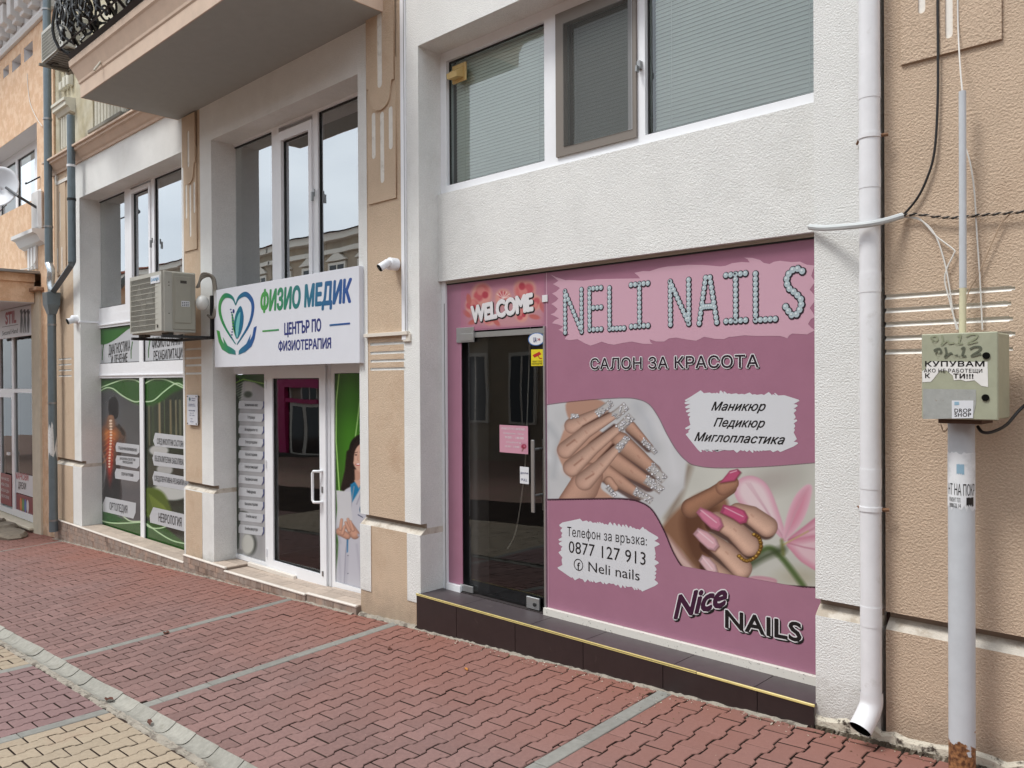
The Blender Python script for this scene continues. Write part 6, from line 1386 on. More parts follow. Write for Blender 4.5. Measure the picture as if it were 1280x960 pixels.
# box
yb0, yb1 = -.315, -.10
bx0, bx1 = AX(1152, 480, yb0), AX(1248, 480, yb0); bz0, bz1 = AZ(1200, 524.5, yb0), AZ(1200, 416, yb0)
mbx = thing('meter_box', 'grey-green metal electric meter box with torn poster and marker scribbles on a pole', 'meter box', ((bx0+bx1)/2, -.2, bz0))
slab('box', bx0+.004, bx1-.004, yb0+.02, yb1, bz0+.003, bz1-.003, boxM, mbx, bev=.006)
slab('box_door', bx0, bx1-.002, yb0, yb0+.019, bz0, bz1, boxM, mbx, bev=.004)
slab('base_plate', bx0+.06, bx1-.07, yb0+.03, yb1, bz0-.02, bz0, mat('brown_plate', S(92, 70, 58), rough=.8), mbx)
for px_, py_ in ((1233, 444.5), (1232, 497)): X_, Z_ = AX(px_, py_, yb0), AZ(px_, py_, yb0); MB().tube([(X_, yb0-.006, Z_), (X_, yb0+.004, Z_)], .0145, 16).build('door_lock', MATS['pipe_dark'], mbx, smooth=True)
yq = yb0-.001
m5 = lambda x_, y_: (1130+x_/5.65, 390+y_/5.65)
F_ = lambda name, P_, M_, y_=yq: plate(name, [(AX(*m5(*p), y_), AZ(*m5(*p), y_)) for p in P_], [], y_-.0005, y_, M_, mbx)
F_('metal_plate', [(134, 542), (508, 548), (508, 640), (500, 690), (480, 750), (134, 756)], mat('dull_plate', S(164, 166, 162), rough=.5, metal=.2, var=.1, vscale=12, stain=(S(128, 104, 76), 26, .60, .8)))
paper = mat('old_paper', S(222, 220, 216), rough=.8, var=.04)
F_('torn_poster', [(150, 380), (205, 345), (240, 352), (290, 348), (330, 352), (590, 352), (594, 530), (548, 522), (520, 500), (498, 482), (440, 490), (400, 478), (352, 482), (345, 450), (300, 412), (250, 418), (210, 470), (190, 492), (130, 496), (128, 420), (160, 395)], paper)
T5 = lambda s_, a_, b_, t_, off=.02, M_=inkk, sh=0: text(s_, m5(*a_), m5(*b_), m5(*t_), yq-.0015, M_, mbx, sh, off*1.8, 1.1)
T5('КУПУВАМ', (150, 384), (566, 384), (150, 350), .03); T5('АКО НЕ РАБОТЕЩИ', (140, 426), (552, 428), (140, 402), .01); T5('К', (150, 466), (182, 466), (150, 436), .03); T5('ТИ!!!', (350, 468), (488, 470), (350, 438), .04)
F_('sticker', [(338, 625), (490, 625), (488, 750), (338, 752)], MATS['tag_white'], yq-.0008); T5('DROP', (356, 710), (472, 710), (356, 684), .05, navy if False else inkk); T5('SHOP', (356, 740), (472, 740), (356, 714), .05)
F_('sticker_print', [(356, 634), (388, 634), (390, 656), (356, 658)], MATS['faded_blue'], yq-.0016)
def scribble(L_, w_, M_, nm='marker_scribble'):
    for P_ in L_:
        Q = [(AX(*m5(*p), yq), AZ(*m5(*p), yq)) for p in spline(P_, 5)]; Lf, Rt = [], []
        for i in range(len(Q)):
            a_, b_ = Q[max(i-1, 0)], Q[min(i+1, len(Q)-1)]; d_ = math.hypot(b_[0]-a_[0], b_[1]-a_[1]) or 1; nx_, nz_ = -(b_[1]-a_[1])/d_*w_/2, (b_[0]-a_[0])/d_*w_/2; Lf.append((Q[i][0]+nx_, Q[i][1]+nz_)); Rt.append((Q[i][0]-nx_, Q[i][1]-nz_))
        plate(nm, Lf+Rt[::-1], [], yq-.002, yq-.0012, M_, mbx)
mk = mat('marker_grey', S(86, 90, 74), rough=.7); mk2 = mat('marker_faint', S(140, 144, 118), rough=.7)
SCR = [[(240, 320), (232, 280), (215, 270), (250, 258), (262, 285), (240, 300), (225, 290)], [(292, 250), (300, 290), (290, 322), (330, 290), (345, 310), (380, 305)], [(405, 262), (425, 250), (418, 285), (408, 312), (390, 314), (440, 312)], [(465, 262), (500, 246), (540, 248), (535, 270), (490, 300), (480, 312), (545, 296)]]
scribble(SCR, .0085, mk); scribble([[(x_-25, y_-88) for x_, y_ in P_] for P_ in SCR], .007, mk2)
# upper conduit and cables
cnd = thing('conduit', 'thin grey vertical conduit rising from the top of the meter box', 'pipe', (AX(1203.5, 300, -.09), -.09, bz1))
xcd = AX(1203.5, 300, -.09); MB().tube([(xcd, -.09, AZ(1203.5, 360, -.09)), (xcd, -.09, AZ(1203.5, 114, -.09))], .0155, 14).build('pipe', poleM, cnd, smooth=True)
MB().tube([(xcd, -.1, bz1-.01), (xcd, -.09, AZ(1203.5, 360, -.09))], .0150, 14).build('pipe', mat('yellowed_pipe', S(196, 190, 160), rough=.5, var=.08), cnd, smooth=True)
def cable(label, P_, r_, M_, name='cable', y=-.02):
    Q = [(AX(p[0], p[1], p[2] if len(p) > 2 else y), p[2] if len(p) > 2 else y, AZ(p[0], p[1], p[2] if len(p) > 2 else y)) for p in P_]
    o_ = Q[0]; b = MB(); b.tube(spline(Q, 6), r_, 8); return b.build(name, M_, None, smooth=True, label=label, cat='cable', loc=o_)
cbk = mat('cable_black', S(26, 24, 24), rough=.5); cwh = MATS['cable_white']
cable('black cable sagging down the beige wall from the top edge to the grey conduit end', [(1173, -90), (1172, 0), (1172.5, 60), (1172, 130), (1168, 190), (1158, 225), (1145, 250), (1127, 271)], .006, cbk)
cable('thin white cable entering the upper end of the vertical conduit', [(1197, -40), (1197.5, 30), (1200, 80, -.06), (1203, 116, -.09)], .0035, cwh)
cable('grey ribbed conduit sleeve crossing over the white downpipe', [(1012, 283.5, -.03), (1030, 285, -.06), (1060, 283, -.15), (1088, 280, -.15), (1110, 275, -.08), (1128, 269.5, -.03)], .0155, mat('sleeve_grey', S(190, 194, 194), rough=.6, bump=.5, bscale=120), 'cable_sleeve')
tw = [(1126, 270), (1145, 268), (1175, 271.5), (1198, 272), (1225, 269), (1252, 267), (1285, 264), (1330, 258)]
Q = spline([(AX(a_, b_, -.03), -.03, AZ(a_, b_, -.03)) for a_, b_ in tw], 16)
tc_ = thing('twisted_cable', 'black and white twisted supply cable running right across the beige wall', 'cable', Q[0])
for ph, M_ in ((0, cbk), (PI, mat('cable_aged', S(168, 150, 132), rough=.7))):
    MB().tube([(p[0], p[1]+.004*math.sin(i*.8+ph), p[2]+.004*math.cos(i*.8+ph)) for i, p in enumerate(Q)], .0042, 7).build('strand', M_, tc_, smooth=True)
cable('white cable looping from the conduit sleeve to the meter box, its left strand', [(1128, 271), (1150, 275), (1168, 292), (1180, 325), (1187, 360), (1191, 390), (1196, 412)], .0035, cwh)
cable('white cable with a sharp kink above the grooves left of the vertical conduit', [(1132, 271.5), (1150, 274), (1170, 295), (1192, 312), (1192, 318), (1184, 335), (1181, 350), (1186, 372), (1192, 395), (1198, 412)], .0035, cwh)
cable('straight white cable dropping right of the vertical conduit into the box', [(1207, 185), (1213, 205), (1218, 240), (1221, 290), (1225, 350), (1228, 412)], .0035, cwh)
cable('slack beige cable slanting from the twisted cable down behind the conduit', [(1262, 268), (1250, 282), (1235, 315), (1222, 345), (1212, 362), (1207, 378)], .0032, mat('cable_beige', S(176, 152, 128), rough=.6))
cable('black cable curling out of the underside of the meter box to the right', [(1222, 533, -.2), (1228, 540, -.22), (1240, 540, -.2), (1258, 531, -.12), (1275, 512, -.04), (1300, 490, -.02)], .007, cbk)
cable('thin beige wire loop hanging under the left corner of the meter box', [(1176, 530, -.15), (1180, 540, -.15), (1186, 534, -.12)], .0025, MATS['cable_beige'])
# ------------------------------------------------------------------ cable duct and cameras
dct = thing('cable_duct', 'white plastic cable duct beside the beige pilaster, running down to a horizontal branch', 'cable duct', (AX(505, 400, 0), 0, duct_z))
xd0, xd1 = AX(503, 200, 0), AX(508, 200, 0); slab('duct', xd0, xd1, -.02, .001, duct_z-.04, 8.8, pvc, dct, bev=.002); slab('duct_lid', xd1-.006, xd1, -.0215, -.0195, duct_z, 8.8, MATS['grey_metal'], dct)
slab('duct', AX(458, 420, 0), xd1+.03, -.032, .002, duct_z, duct_z+.03, beigesm if False else mat('duct_cream', S(214, 206, 194), rough=.5), dct, bev=.002); slab('duct', xd0+.01, xd1+.05, -.018, .003, duct_z-.055, duct_z+.01, MATS['duct_cream'], dct, bev=.002)
def camera_thing(label, base, head0, head1, rb, rh):
    t = thing('security_camera', label, 'camera', base)
    B = Vector(base); MB().tube([B+Vector((0, 0, 0)), B+Vector((0, -.075, 0))], rb, 20).build('mount', pvc, t, smooth=True)
    MB().ell(B+Vector((0, -.075, 0)), (rb*.95, .02, rb*.95), 16, 8).build('mount_cap', pvc, t, smooth=True)
    h0, h1 = Vector(head0), Vector(head1); d = (h1-h0).normalized()
    MB().tube([B+Vector((0, -.08, 0)), (B+Vector((0, -.08, 0)))*.5+h0*.5+Vector((0, -.01, .01)), h0], rb*.32, 10).build('arm', pvc, t, smooth=True)
    MB().tube([h0-d*.02, h0, h1-d*.01, h1], [rh*.6, rh*.95, rh, rh*1.06], 20).build('housing', pvc, t, smooth=True)
    MB().tube([h1-d*.004, h1+d*.004], [rh*.93]*2, 20).build('lens', MATS['pipe_dark'], t)
    MB().ell(h1+d*.004, (rh*.35,)*3, 10, 6).build('lens_glass', MATS['dark_pane'], t)
    return t
bs = at(498, 331, 0); camera_thing('white security camera on the beige pilaster above the cable duct branch, aimed left', (bs[0], -.02, bs[2]), at(485, 328, -.13), at(474.5, 335, -.20), .052, .033)
bs = at(98, 399, 0); camera_thing('small white security camera on the white wall edge near the zinc funnel', (bs[0]-.05, 0, bs[2]), at(91, 400, -.13), at(84.5, 402, -.2), .06, .045)
MB().tube([(bs[0]+.02, -.01, bs[2]-.02), (bs[0]+.25, .004, bs[2]-.06)], .008, 6)
slab('cable_duct', bs[0]+.02, XC0+.3, -.0, .25, bs[2]-.05, bs[2]-.025, pvc, None, label='short white cable duct running from the left camera into the window recess', cat='cable duct') if False else None
w_ = thing('cable_duct', 'short white cable duct leading from the left camera to the clinic window frame', 'cable duct', (XC0, 0, bs[2]-.05)); slab('duct', bs[0]-.0, XC0+.002, -.012, .0, bs[2]-.055, bs[2]-.025, pvc, w_); slab('duct', XC0, XC0+.012, -.0, YF, bs[2]-.055, bs[2]-.025, pvc, w_)
# ------------------------------------------------------------------ wrought iron balcony railing
iron = mat('black_iron', S(10, 10, 12), rough=.4, spec=.35)
zr = ZSOF+.45; HR = 1.0
rl = thing('balcony_railing', 'black wrought iron bulging balcony railing with dense scrollwork', 'railing', (XB0, YB, zr))
def bulge(h): return .15*math.sin(min(1, max(0, h/.95))**.62*PI)+.02 if h < .95 else .02
bx_, by_ = XB0-.05, YB-.055
def on_front(s_, h): return (bx_+s_, by_-bulge(h), zr+h)
def on_side(s_, h): return (bx_-bulge(h), by_+s_, zr+h)
slenF = XB1-XB0+.12; slenS = 1.1
for fn, ln, nm in ((on_front, slenF, 'rail'), (on_side, slenS, 'rail')):
    a_, b_ = fn(0, 0), fn(ln, 0)
    for h, r_ in ((.0, .034), (.07, .012), (HR, .024)): 
        o0, o1 = (Vector(fn(0, h))), Vector(fn(ln, h))
        if fn is on_front: o0.x -= bulge(h); o0 = Vector((bx_-bulge(h), o0.y, o0.z))
        else: o0 = Vector((o0.x, by_-bulge(h), o0.z))
        MB().tube([o0, o1], r_, 4 if h != HR else 8).build(nm, iron, rl)
def spiral(cx, ch, r0, turns, a0, sgn=1, n=16):
    return [(cx+r0*(1-.82*k/n)*math.cos(a0+sgn*turns*2*PI*k/n), ch+r0*(1-.82*k/n)*math.sin(a0+sgn*turns*2*PI*k/n)) for k in range(n+1)]
def motif():
    """one repeat .5 m wide: big C scrolls, S scrolls, leaf drops and rosettes"""
    L_ = []
    for m in (1, -1):
        c0 = .25
        L_.append(([(c0+m*(x-.25), h) for x, h in spline([(.25, .03), (.16, .10), (.05, .22), (.02, .40), (.10, .52), (.20, .50), (.22, .40), (.15, .34), (.11, .40)], 4)], .0095))
        L_.append(([(c0+m*(x-.25), h) for x, h in spline([(.25, .95), (.14, .88), (.05, .76), (.05, .62), (.14, .55), (.21, .62), (.17, .70), (.12, .67)], 4)], .0095))
        L_.append(([(c0+m*(x-.25), h) for x, h in spiral(.40, .16, .085, 1.3, PI/2)], .008)); L_.append(([(c0+m*(x-.25), h) for x, h in spiral(.42, .80, .075, 1.3, -PI/2, -1)], .008))
        L_.append(([(c0+m*(x-.25), h) for x, h in spline([(.40, .25), (.34, .36), (.40, .48), (.47, .56), (.44, .68), (.40, .72)], 4)], .0085))
        L_.append(([(c0+m*(x-.25), h) for x, h in spline([(.25, .20), (.20, .26), (.22, .34), (.28, .40), (.36, .44), (.40, .36)], 4)], .007))
    L_.append(([(.25, 0), (.25, .25), (.25, .6), (.25, 1.0)], .010)); 
    return L_
MOT = motif(); r2 = random.Random(4)
leafs = [(.25, .50, .045), (.25, .78, .03), (.12, .40, .026), (.38, .40, .026), (.14, .63, .024), (.36, .63, .024), (.10, .12, .026), (.40, .12, .026), (.0, .5, .036), (.04, .30, .022), (.46, .30, .022), (.05, .88, .022), (.45, .88, .022), (.18, .18, .02), (.32, .18, .02)]
def panel(fn, s0_, tag_):
    for pts_, r_ in MOT: 
        MB().tube([fn(s0_+x, h) for x, h in pts_], r_*1.5, 5).build('scroll', iron, rl)
    b = MB()
    for x, h, r_ in leafs:
        c_ = fn(s0_+x, h); b.ell(c_, (r_*1.25, r_*1.0, r_*1.5), 6, 4)
        for k in range(3): a_ = k*2.1+x*9; q_ = fn(s0_+x+.055*math.cos(a_), h+.055*math.sin(a_)); b.ell(q_, (r_*.55, r_*.5, r_*.55), 5, 3)
    b.build('leaf_ornament', iron, rl)
for k in range(2): panel(on_side, .03+k*.52, k)
for k in range(3): panel(on_front, .02+k*.5, k)
for k in range(3, 8):
    b = MB()
    for pts_, r_ in MOT: b.tube([on_front(.02+k*.5+x, h) for x, h in pts_], r_, 4)
    b.build('scroll_panel', iron, rl)
for fn, s_ in ((on_front, -.0), (on_front, 1.54), (on_side, 1.08), (on_front, slenF)):
    P_ = [Vector(fn(s_, h)) for h in np.linspace(0, HR, 12)]
    if s_ == 0: P_ = [Vector((bx_-bulge(h)*.9, by_-bulge(h)*.9, zr+h)) for h in np.linspace(0, HR, 12)]
    MB().tube(P_, .018, 6).build('corner_bar', iron, rl)
# ------------------------------------------------------------------ orange house on the left
oh = thing('orange_house', 'orange rendered house at the far left with white dentil cornice and a clothes shop below', 'building', (-16, .3, gz(-16, 0)))
orange = stucco('orange_render', S(212, 176, 144), 60, (S(232, 204, 176), 5, .46, .65), .006)
XO1 = XL-.006; XO0 = -24.0
wz1 = AZ(46, 152, 0); wx1 = AX(46.3, 200, 0); wz0 = AZ(46, 247, 0); wx0 = AX(-12, 200, 0)+-.2
zband = AZ(50, 30, 0)
R_ = [(XO0, XO1, AZ(50, 342, 0), 9.2, 0, 0), (wx1-3.4, wx1, wz0, wz1, None, 0)]
nich = [(5, 11, 80, 101), (16, 26, 66, 90), (31, 41, 50, 78)]
for a_, e_, p_, q_ in nich: R_.append((AX(a_, (p_+q_)/2, 0)-.05, AX(e_, (p_+q_)/2, 0), AZ(e_, q_, 0)+.12, AZ(e_, p_, 0), None, 0))
relief('wall', R_, [orange], oh, back=.28)
greyrev = mat('grey_reveal', S(206, 208, 212), rough=.85, bump=.3, bscale=40)
for a_, e_, p_, q_ in nich:
    n0, n1, m0, m1 = AX(a_, (p_+q_)/2, 0)-.05, AX(e_, (p_+q_)/2, 0), AZ(e_, q_, 0)+.12, AZ(e_, p_, 0)
    b = MB(); b.box(n0-.001, n0+.004, .004, .28, m0, m1); b.box(n1-.004, n1+.001, .004, .28, m0, m1); b.box(n0+.004, n1-.004, .004, .28, m1-.004, m1+.001); b.box(n0, n1, .14, .28, m0, m1); b.build('niche', greyrev, oh)
    slab('vent_window', n1-.16, n1-.06, .12, .139, m0+.1, m1-.1, MATS['dark_pane'], oh)
b = MB(); b.box(wx1-3.399, wx1-.001, .006, .4, wz1-.005, wz1+.002); b.box(wx1-.005, wx1+.001, .006, .4, wz0, wz1-.005); b.box(wx1-3.4, wx1-3.395, .006, .4, wz0, wz1-.005); b.build('window_reveal', greyrev, oh)
wf = framed('window', wx1-3.39, wx1-.006, wz0, wz1-.006, [(wx1-1.05, wx1-.08, wz0+.08, wz1-.14), (wx1-2.2, wx1-1.18, wz0+.08, wz1-.14), (wx1-3.3, wx1-2.32, wz0+.08, wz1-.14)], .30, .07, pvc, oh)
for a_, e_ in ((wx1-1.05, wx1-.08), (wx1-2.2, wx1-1.18), (wx1-3.3, wx1-2.32)): pane(a_, e_, wz0+.08, wz1-.14, .33, glassM, wf); beadr(a_, e_, wz0+.08, wz1-.14, .318, wf, .02)
slab('back_wall', XO0, XO1, 2.5, 2.6, -1, 9, MATS['grey_room'], oh); slab('side_wall', XO1-.03, XO1, .28, 2.5, -1, 9, MATS['grey_room'], oh); slab('upper_floor', XO0, XO1-.03, .29, 2.5, AZ(50, 342, 0), AZ(50, 342, 0)+.1, MATS['grey_room'], oh)
# cornice with dentils
zc_ = AZ(52, 25, 0)+.1; wht = mat('cornice_white', S(214, 212, 210), rough=.8, bump=.3, bscale=30)
b = MB(); b.extX([(0.005, zc_-.10), (-.05, zc_-.10), (-.07, zc_-.04), (-.07, zc_), (.005, zc_)], XO0, XO1+.12); b.build('cornice_band', wht, oh)
b = MB(); b.extX([(.005, zc_+.02), (-.03, zc_+.02), (-.03, zc_+.50), (-.30, zc_+.52), (-.34, zc_+.62), (-.46, zc_+.70), (-.50, zc_+.86), (-.66, zc_+.98), (-.70, zc_+1.15), (.005, zc_+1.2)], XO0, XO1+.12); b.build('cornice', wht, oh)
x = XO1-.06; 
while x > XO0+.3:
    b = MB(); b.extX([(-.031, zc_+.08), (-.16, zc_+.08), (-.16, zc_+.14), (-.24, zc_+.17), (-.24, zc_+.49), (-.031, zc_+.49)], x-.20, x); b.build('dentil', wht, oh, bevel=.008); x -= .42
slab('roof_edge', XO0, XO1+.1, -1.05, .1, zc_+1.21, zc_+1.3, mat('brown_eave', S(96, 80, 68), rough=.8), oh)
for k in range(14): slab('eave_board', XO0+.3+k*.7, XO0+.9+k*.7, -1.0, -.02, zc_+1.19, zc_+1.208, MATS['brown_eave'], oh)
# small stone cap, louvre and shop beam
lx0, lx1 = AX(22, 300, -.1), AX(49, 300, -.1); lz = AZ(40, 296, -.1)
MB().extX([(0, lz-.14), (-.08, lz-.10), (-.14, lz), (-.2, lz+.02), (-.2, lz+.08), (0, lz+.1)], lx0, lx1).build('stone_cap', wht, oh)
slab('scroll_stone', lx1-.5, lx1-.08, -.08, .0, lz+.1, lz+.75, wht, oh, bev=.05)
b = MB(); 
for k in range(3): b.box(AX(35, 320, -.03)+k*.16, AX(35, 320, -.03)+k*.16+.1, -.04, .0, AZ(40, 338, 0), lz-.14)
b.build('louvre', wht, oh)
XQ = AX(43, 370, -.04); zbm0, zbm1 = AZ(43, 378, -.04), AZ(43, 343, -.04); zml = AZ(43, 353, -.04)
b = MB(); b.box(XO0, XQ, -2.6, -.04, zbm0, zml); b.box(XO0, XQ+.04, -2.65, -.04, zml, zbm1); b.build('shop_canopy', orange, oh)  # unseen outer length extended to keep the sky out of the shop glass
slab('canopy_soffit', XO0, XQ-.01, -2.59, -.04, zbm0-.012, zbm0-.001, greyrev, oh)
slab('canopy_cap', XO0, AX(50, 342, 0), -2.7, .0, zbm1, zbm1+.04, MATS['grey_metal'], oh)
pilm = mat('cream_pillar', S(206, 196, 176), rough=.85, bump=.3, bscale=30, var=.08, vscale=2)
pz1 = AZ(48, 365, 0); ppx0, ppx1 = AX(42.5, 500, 0), AX(52.5, 500, 0)
slab('pillar', ppx0, ppx1, -.03, .3, -1.2, pz1, pilm, oh); slab('pillar_cap', ppx0-.12, ppx1+.15, -.12, .0, pz1, pz1+.06, mat('brown_cap', S(150, 120, 96), rough=.8), oh, bev=.01)
slab('pillar_side', ppx1, XO1, .0, .3, -1.2, AZ(50, 342, 0), orange, oh)
# clothes shop front
YS = .12
shz = AZ(30, 420, YS)
fx1 = ppx0+.02; mz = AX(16.5, 520, YS); zt_ = AZ(30, 415, YS); ztr = AZ(30, 489, YS); zsl = AZ(30, 642, YS)+.0
s_l = fx1-2.6
wf = framed('shop_window', s_l, fx1, zsl-.1, zt_+.4, [(mz+.05, fx1-.03, zsl+.02, ztr-.03), (s_l+.1, mz-.10, zsl-.0, ztr-.12), (mz+.05, fx1-.03, ztr+.04, zt_+.4-.05), (s_l+.1, mz-.06, ztr+.04, zt_+.4-.05)], YS, .08, pvc, oh)
for a_, e_ in ((mz+.05, fx1-.03), (s_l+.1, mz-.06)):
    pane(a_, e_, zsl, ztr, YS+.03, glassS, wf); pane(a_, e_, ztr, zt_+.36, YS+.03, glassS, wf)
room(s_l-2, fx1+.1, zsl-.1, zt_+.6, .25, 2.4, darkroom, oh, 'room')
b = MB(); b.box(-18.2, -17.4, 1.3, 1.5, zsl, zsl+1.6); b.build('clothes_rack', MATS['dull_green'], oh)
slab('base_wall', s_l-3, fx1, -.0, .2, -1.3, zsl-.12, pilm, oh)
slab('sill_slab', s_l-3, fx1, -.1, .02, zsl-.14, zsl-.09, pilm, oh, bev=.012)
slab('door_handle', mz-.2, mz-.08, YS-.06, YS-.03, AZ(12, 568, YS), AZ(12, 566, YS)+.02, pvc, wf)
slab('wall_upper', s_l-3, fx1, .28, .34, zt_+.35, zbm1, pilm, oh)
# shop sign
yss = -.02
sg = thing('shop_sign', 'white clothes shop signboard with red lettering and black fashion figures under the orange beam', 'sign', at(20, 420, yss))
gx0, gx1 = AX(-14, 400, yss), AX(40, 400, yss); gz1_ = AZ(40, 380, yss); gz0_ = AZ(40, 418.5, yss)
slab('board', gx0, gx1, yss, yss+.05, gz0_, gz1_, MATS['sign_white'], sg, bev=.004)
j8 = lambda x_, y_: (x_/8, 340+y_/8); ysq = yss-.003
text('STIL', j8(55, 520), j8(160, 500), j8(55, 412), ysq, flatm('crimson_ink', (168, 40, 56)), sg, 0, .08)
text('Second Hand', j8(22, 636), j8(178, 606), j8(22, 592), ysq, inkk, sg, .1, .02)
slab('rule_line', AX(2.5, 409, ysq), AX(22.5, 406, ysq), ysq, ysq+.002, AZ(12, 407.6, ysq), AZ(12, 407.0, ysq), inkk, sg)
for (fx_, sp_) in ((212, 1), (246, 1), (280, 1.1)):
    P_ = [(fx_-3, 372), (fx_+6, 372), (fx_+10, 400), (fx_+20, 385), (fx_+18, 400), (fx_+8, 430), (fx_+14, 480), (fx_+10, 600), (fx_+2, 612), (fx_, 500), (fx_-8, 612), (fx_-14, 600), (fx_-8, 480), (fx_-6, 420), (fx_-14, 390)]
    flat('figure', [j8(*p) for p in P_], ysq, inkk, sg)
# posters in the clothes shop window
t = thing('window_poster', 'white and red Cyrillic poster low in the clothes shop window', 'poster', (mz+.05, YS, zsl))
yz = YS+.02
i9 = lambda x_, y_: (x_/6.86, 550+y_/6.86)
slab('sheet', mz+.06, fx1-.03, yz, yz+.002, AZ(20, 615, yz), AZ(20, 590, yz), MATS['tag_white'], t)
text('МАРКОВИ', i9(132, 330), i9(242, 350), i9(132, 280), yz-.002, flatm('poppy_ink', (190, 40, 60)), t, 0, .04); text('ДРЕХИ', i9(156, 412), i9(222, 424), i9(156, 362), yz-.002, inkk, t, 0, .04)
slab('sheet', mz+.06, fx1-.03, yz, yz+.002, AZ(20, 637, yz), AZ(20, 616, yz), flatm('maroon_print', (128, 24, 40)), t)
for k, c_ in enumerate(((214, 120, 50), (90, 150, 70), (70, 110, 180), (226, 220, 222))):
    cx_, cz_ = mz+.35+k*.13, AZ(20, 628, yz); plate('garment', [(cx_+.07*math.cos(a_), cz_+.12*math.sin(a_)) for a_ in np.linspace(0, 2*PI, 10, endpoint=False)], [], yz-.003, yz-.002, flatm('garment%d' % k, c_), t)
t = thing('window_poster', 'dark red poster with white lines on the lower door panel of the clothes shop', 'poster', (mz-.6, YS, zsl))
slab('sheet', s_l+.15, mz-.12, yz-.03, yz-.02, zsl+.05, zsl+.62, MATS['maroon_print'], t)
for k, s_ in enumerate(('НАЧАЛО', 'НОВА СТОКА', 'ВСЕКИ ДЕН', 'РАБОТНО ВРЕМЕ')): text(s_, (mz-.75, zsl+.5-.11*k), (mz-.25, zsl+.5-.11*k), (mz-.75, zsl+.55-.11*k), yz-.033, wprint, t, world=True, off=.02)
# satellite dish
sdx, _, sdz = at(-3, 233, -.55)
ds = thing('satellite_dish', 'white satellite dish on a bent arm in front of the far left window', 'satellite dish', (sdx, -.4, sdz))
b = MB(); nr, na = 7, 28; nrm = Vector((.72, -.66, .22)).normalized(); ux = nrm.cross(Vector((0, 0, 1))).normalized(); uz = ux.cross(nrm).normalized(); R0 = rpx(-3, 233, -.55, 64)
vs = []
for j in range(nr+1):
    for i in range(na): a_ = 2*PI*i/na; q = j/nr; p_ = Vector((sdx, -.55, sdz))+(ux*math.cos(a_)*.93+uz*math.sin(a_))*R0*q-nrm*(.12*(1-q*q)); vs.append(p_)
b.add(vs, [(j*na+i, j*na+(i+1) % na, (j+1)*na+(i+1) % na, (j+1)*na+i) for j in range(nr) for i in range(na)]); 
o_ = b.build('dish', mat('dish_white', S(206, 208, 212), rough=.4), ds, smooth=True); sm = o_.modifiers.new('thick', 'SOLIDIFY'); sm.thickness = .012
b = MB(); b.tube([Vector((sdx, -.43, sdz)), (sdx+.35, -.36, sdz-.18), (AX(50, 262, -.02), -.02, AZ(50, 262, -.02))], .022, 8); b.build('arm', mat('dish_arm', S(70, 72, 76), rough=.5), ds)
b = MB(); b.tube([(sdx, -.58, sdz-R0), (sdx, -1.0, sdz-.1)], .012, 6); b.ell((sdx, -1.02, sdz-.08), (.05, .07, .05), 8, 6); b.build('receiver', MATS['dish_arm'], ds)
c_ = Vector((sdx, -.55, sdz)); P_ = [c_+(ux*(-.5+.32)+uz*.16)*R0+nrm*.0 for _ in (0,)]
b = MB(); b.ell(c_-nrm*-.0+ux*-.18*R0*-1+uz*.12*R0-nrm*.10+nrm*.012, (.045, .01, .045), 10, 4); b.build('dish_logo', MATS['crimson_ink'], ds)
b = MB(); q0 = at(37, 229, -.05); q1 = at(50, 221, -.01); b.tube(spline([q1, (q1[0]-.2, -.15, q1[2]-.1), (q0[0], -.1, q0[2])], 5), .012, 6); b.build('wall_hook', iron, None, label='black bent cable bracket sticking out beside the upper grey downpipe', cat='bracket', smooth=True, loc=q1)
cable('thin pale wire trailing down the orange wall to the zinc downpipe', [(34, 92, -.01), (35, 110, -.01), (38, 130, -.015), (46, 148, -.02), (53, 158, -.03)], .006, cwh)
cable('thin wire loop hanging from the dish arm to the stone cap', [(8, 256, -.3), (2, 262, -.3), (-4, 268, -.3)], .008, cbk)
cable('white wire drooping beside the louvre under the stone cap', [(45, 305, -.03), (45, 325, -.05), (38, 334, -.06), (22, 338, -.1)], .008, cwh)
# rubble stones at the foot of the clothes shop
stn = mat('slate_stone', S(128, 118, 104), rough=.9, bump=.8, bscale=14, bdist=.02, var=.2, vscale=4)
for i, (px_, py_, sx_, sy_, sz_) in enumerate(((14, 667, .52, .26, .045), (4, 661, .40, .24, .05), (1, 652, .22, .18, .05))):
    X_, _, Z_ = at(px_, py_, -.35+.05*i); zg_ = gz(X_, -.35); r3 = random.Random(40+i); b = MB(); n = 11; V = []
    for h_, k_ in ((0, 1), (.5, 1.05), (1, .86)):
        for q in range(n): a_ = 2*PI*q/n; rr_ = random.Random(q*7+i).uniform(.75, 1.05); V.append((X_+sx_*rr_*k_*math.cos(a_), -.35+sy_*rr_*k_*math.sin(a_), zg_+.0+i*.06+sz_*2*h_+r3.uniform(-.008, .008)))
    b.add(V, [(q, (q+1) % n, n+(q+1) % n, n+q) for q in range(n)]+[(n+q, n+(q+1) % n, 2*n+(q+1) % n, 2*n+q) for q in range(n)]+[tuple(range(2*n, 3*n)), tuple(range(n))[::-1]])
    b.build('flat_stone', stn, None, label=['broad flat slate stone lying nearest on the paving before the clothes shop', 'flat stone just behind the broad slate by the clothes shop wall', 'small stone topping the pile at the foot of the clothes shop wall'][i], cat='stone', loc=(X_, -.35, zg_))
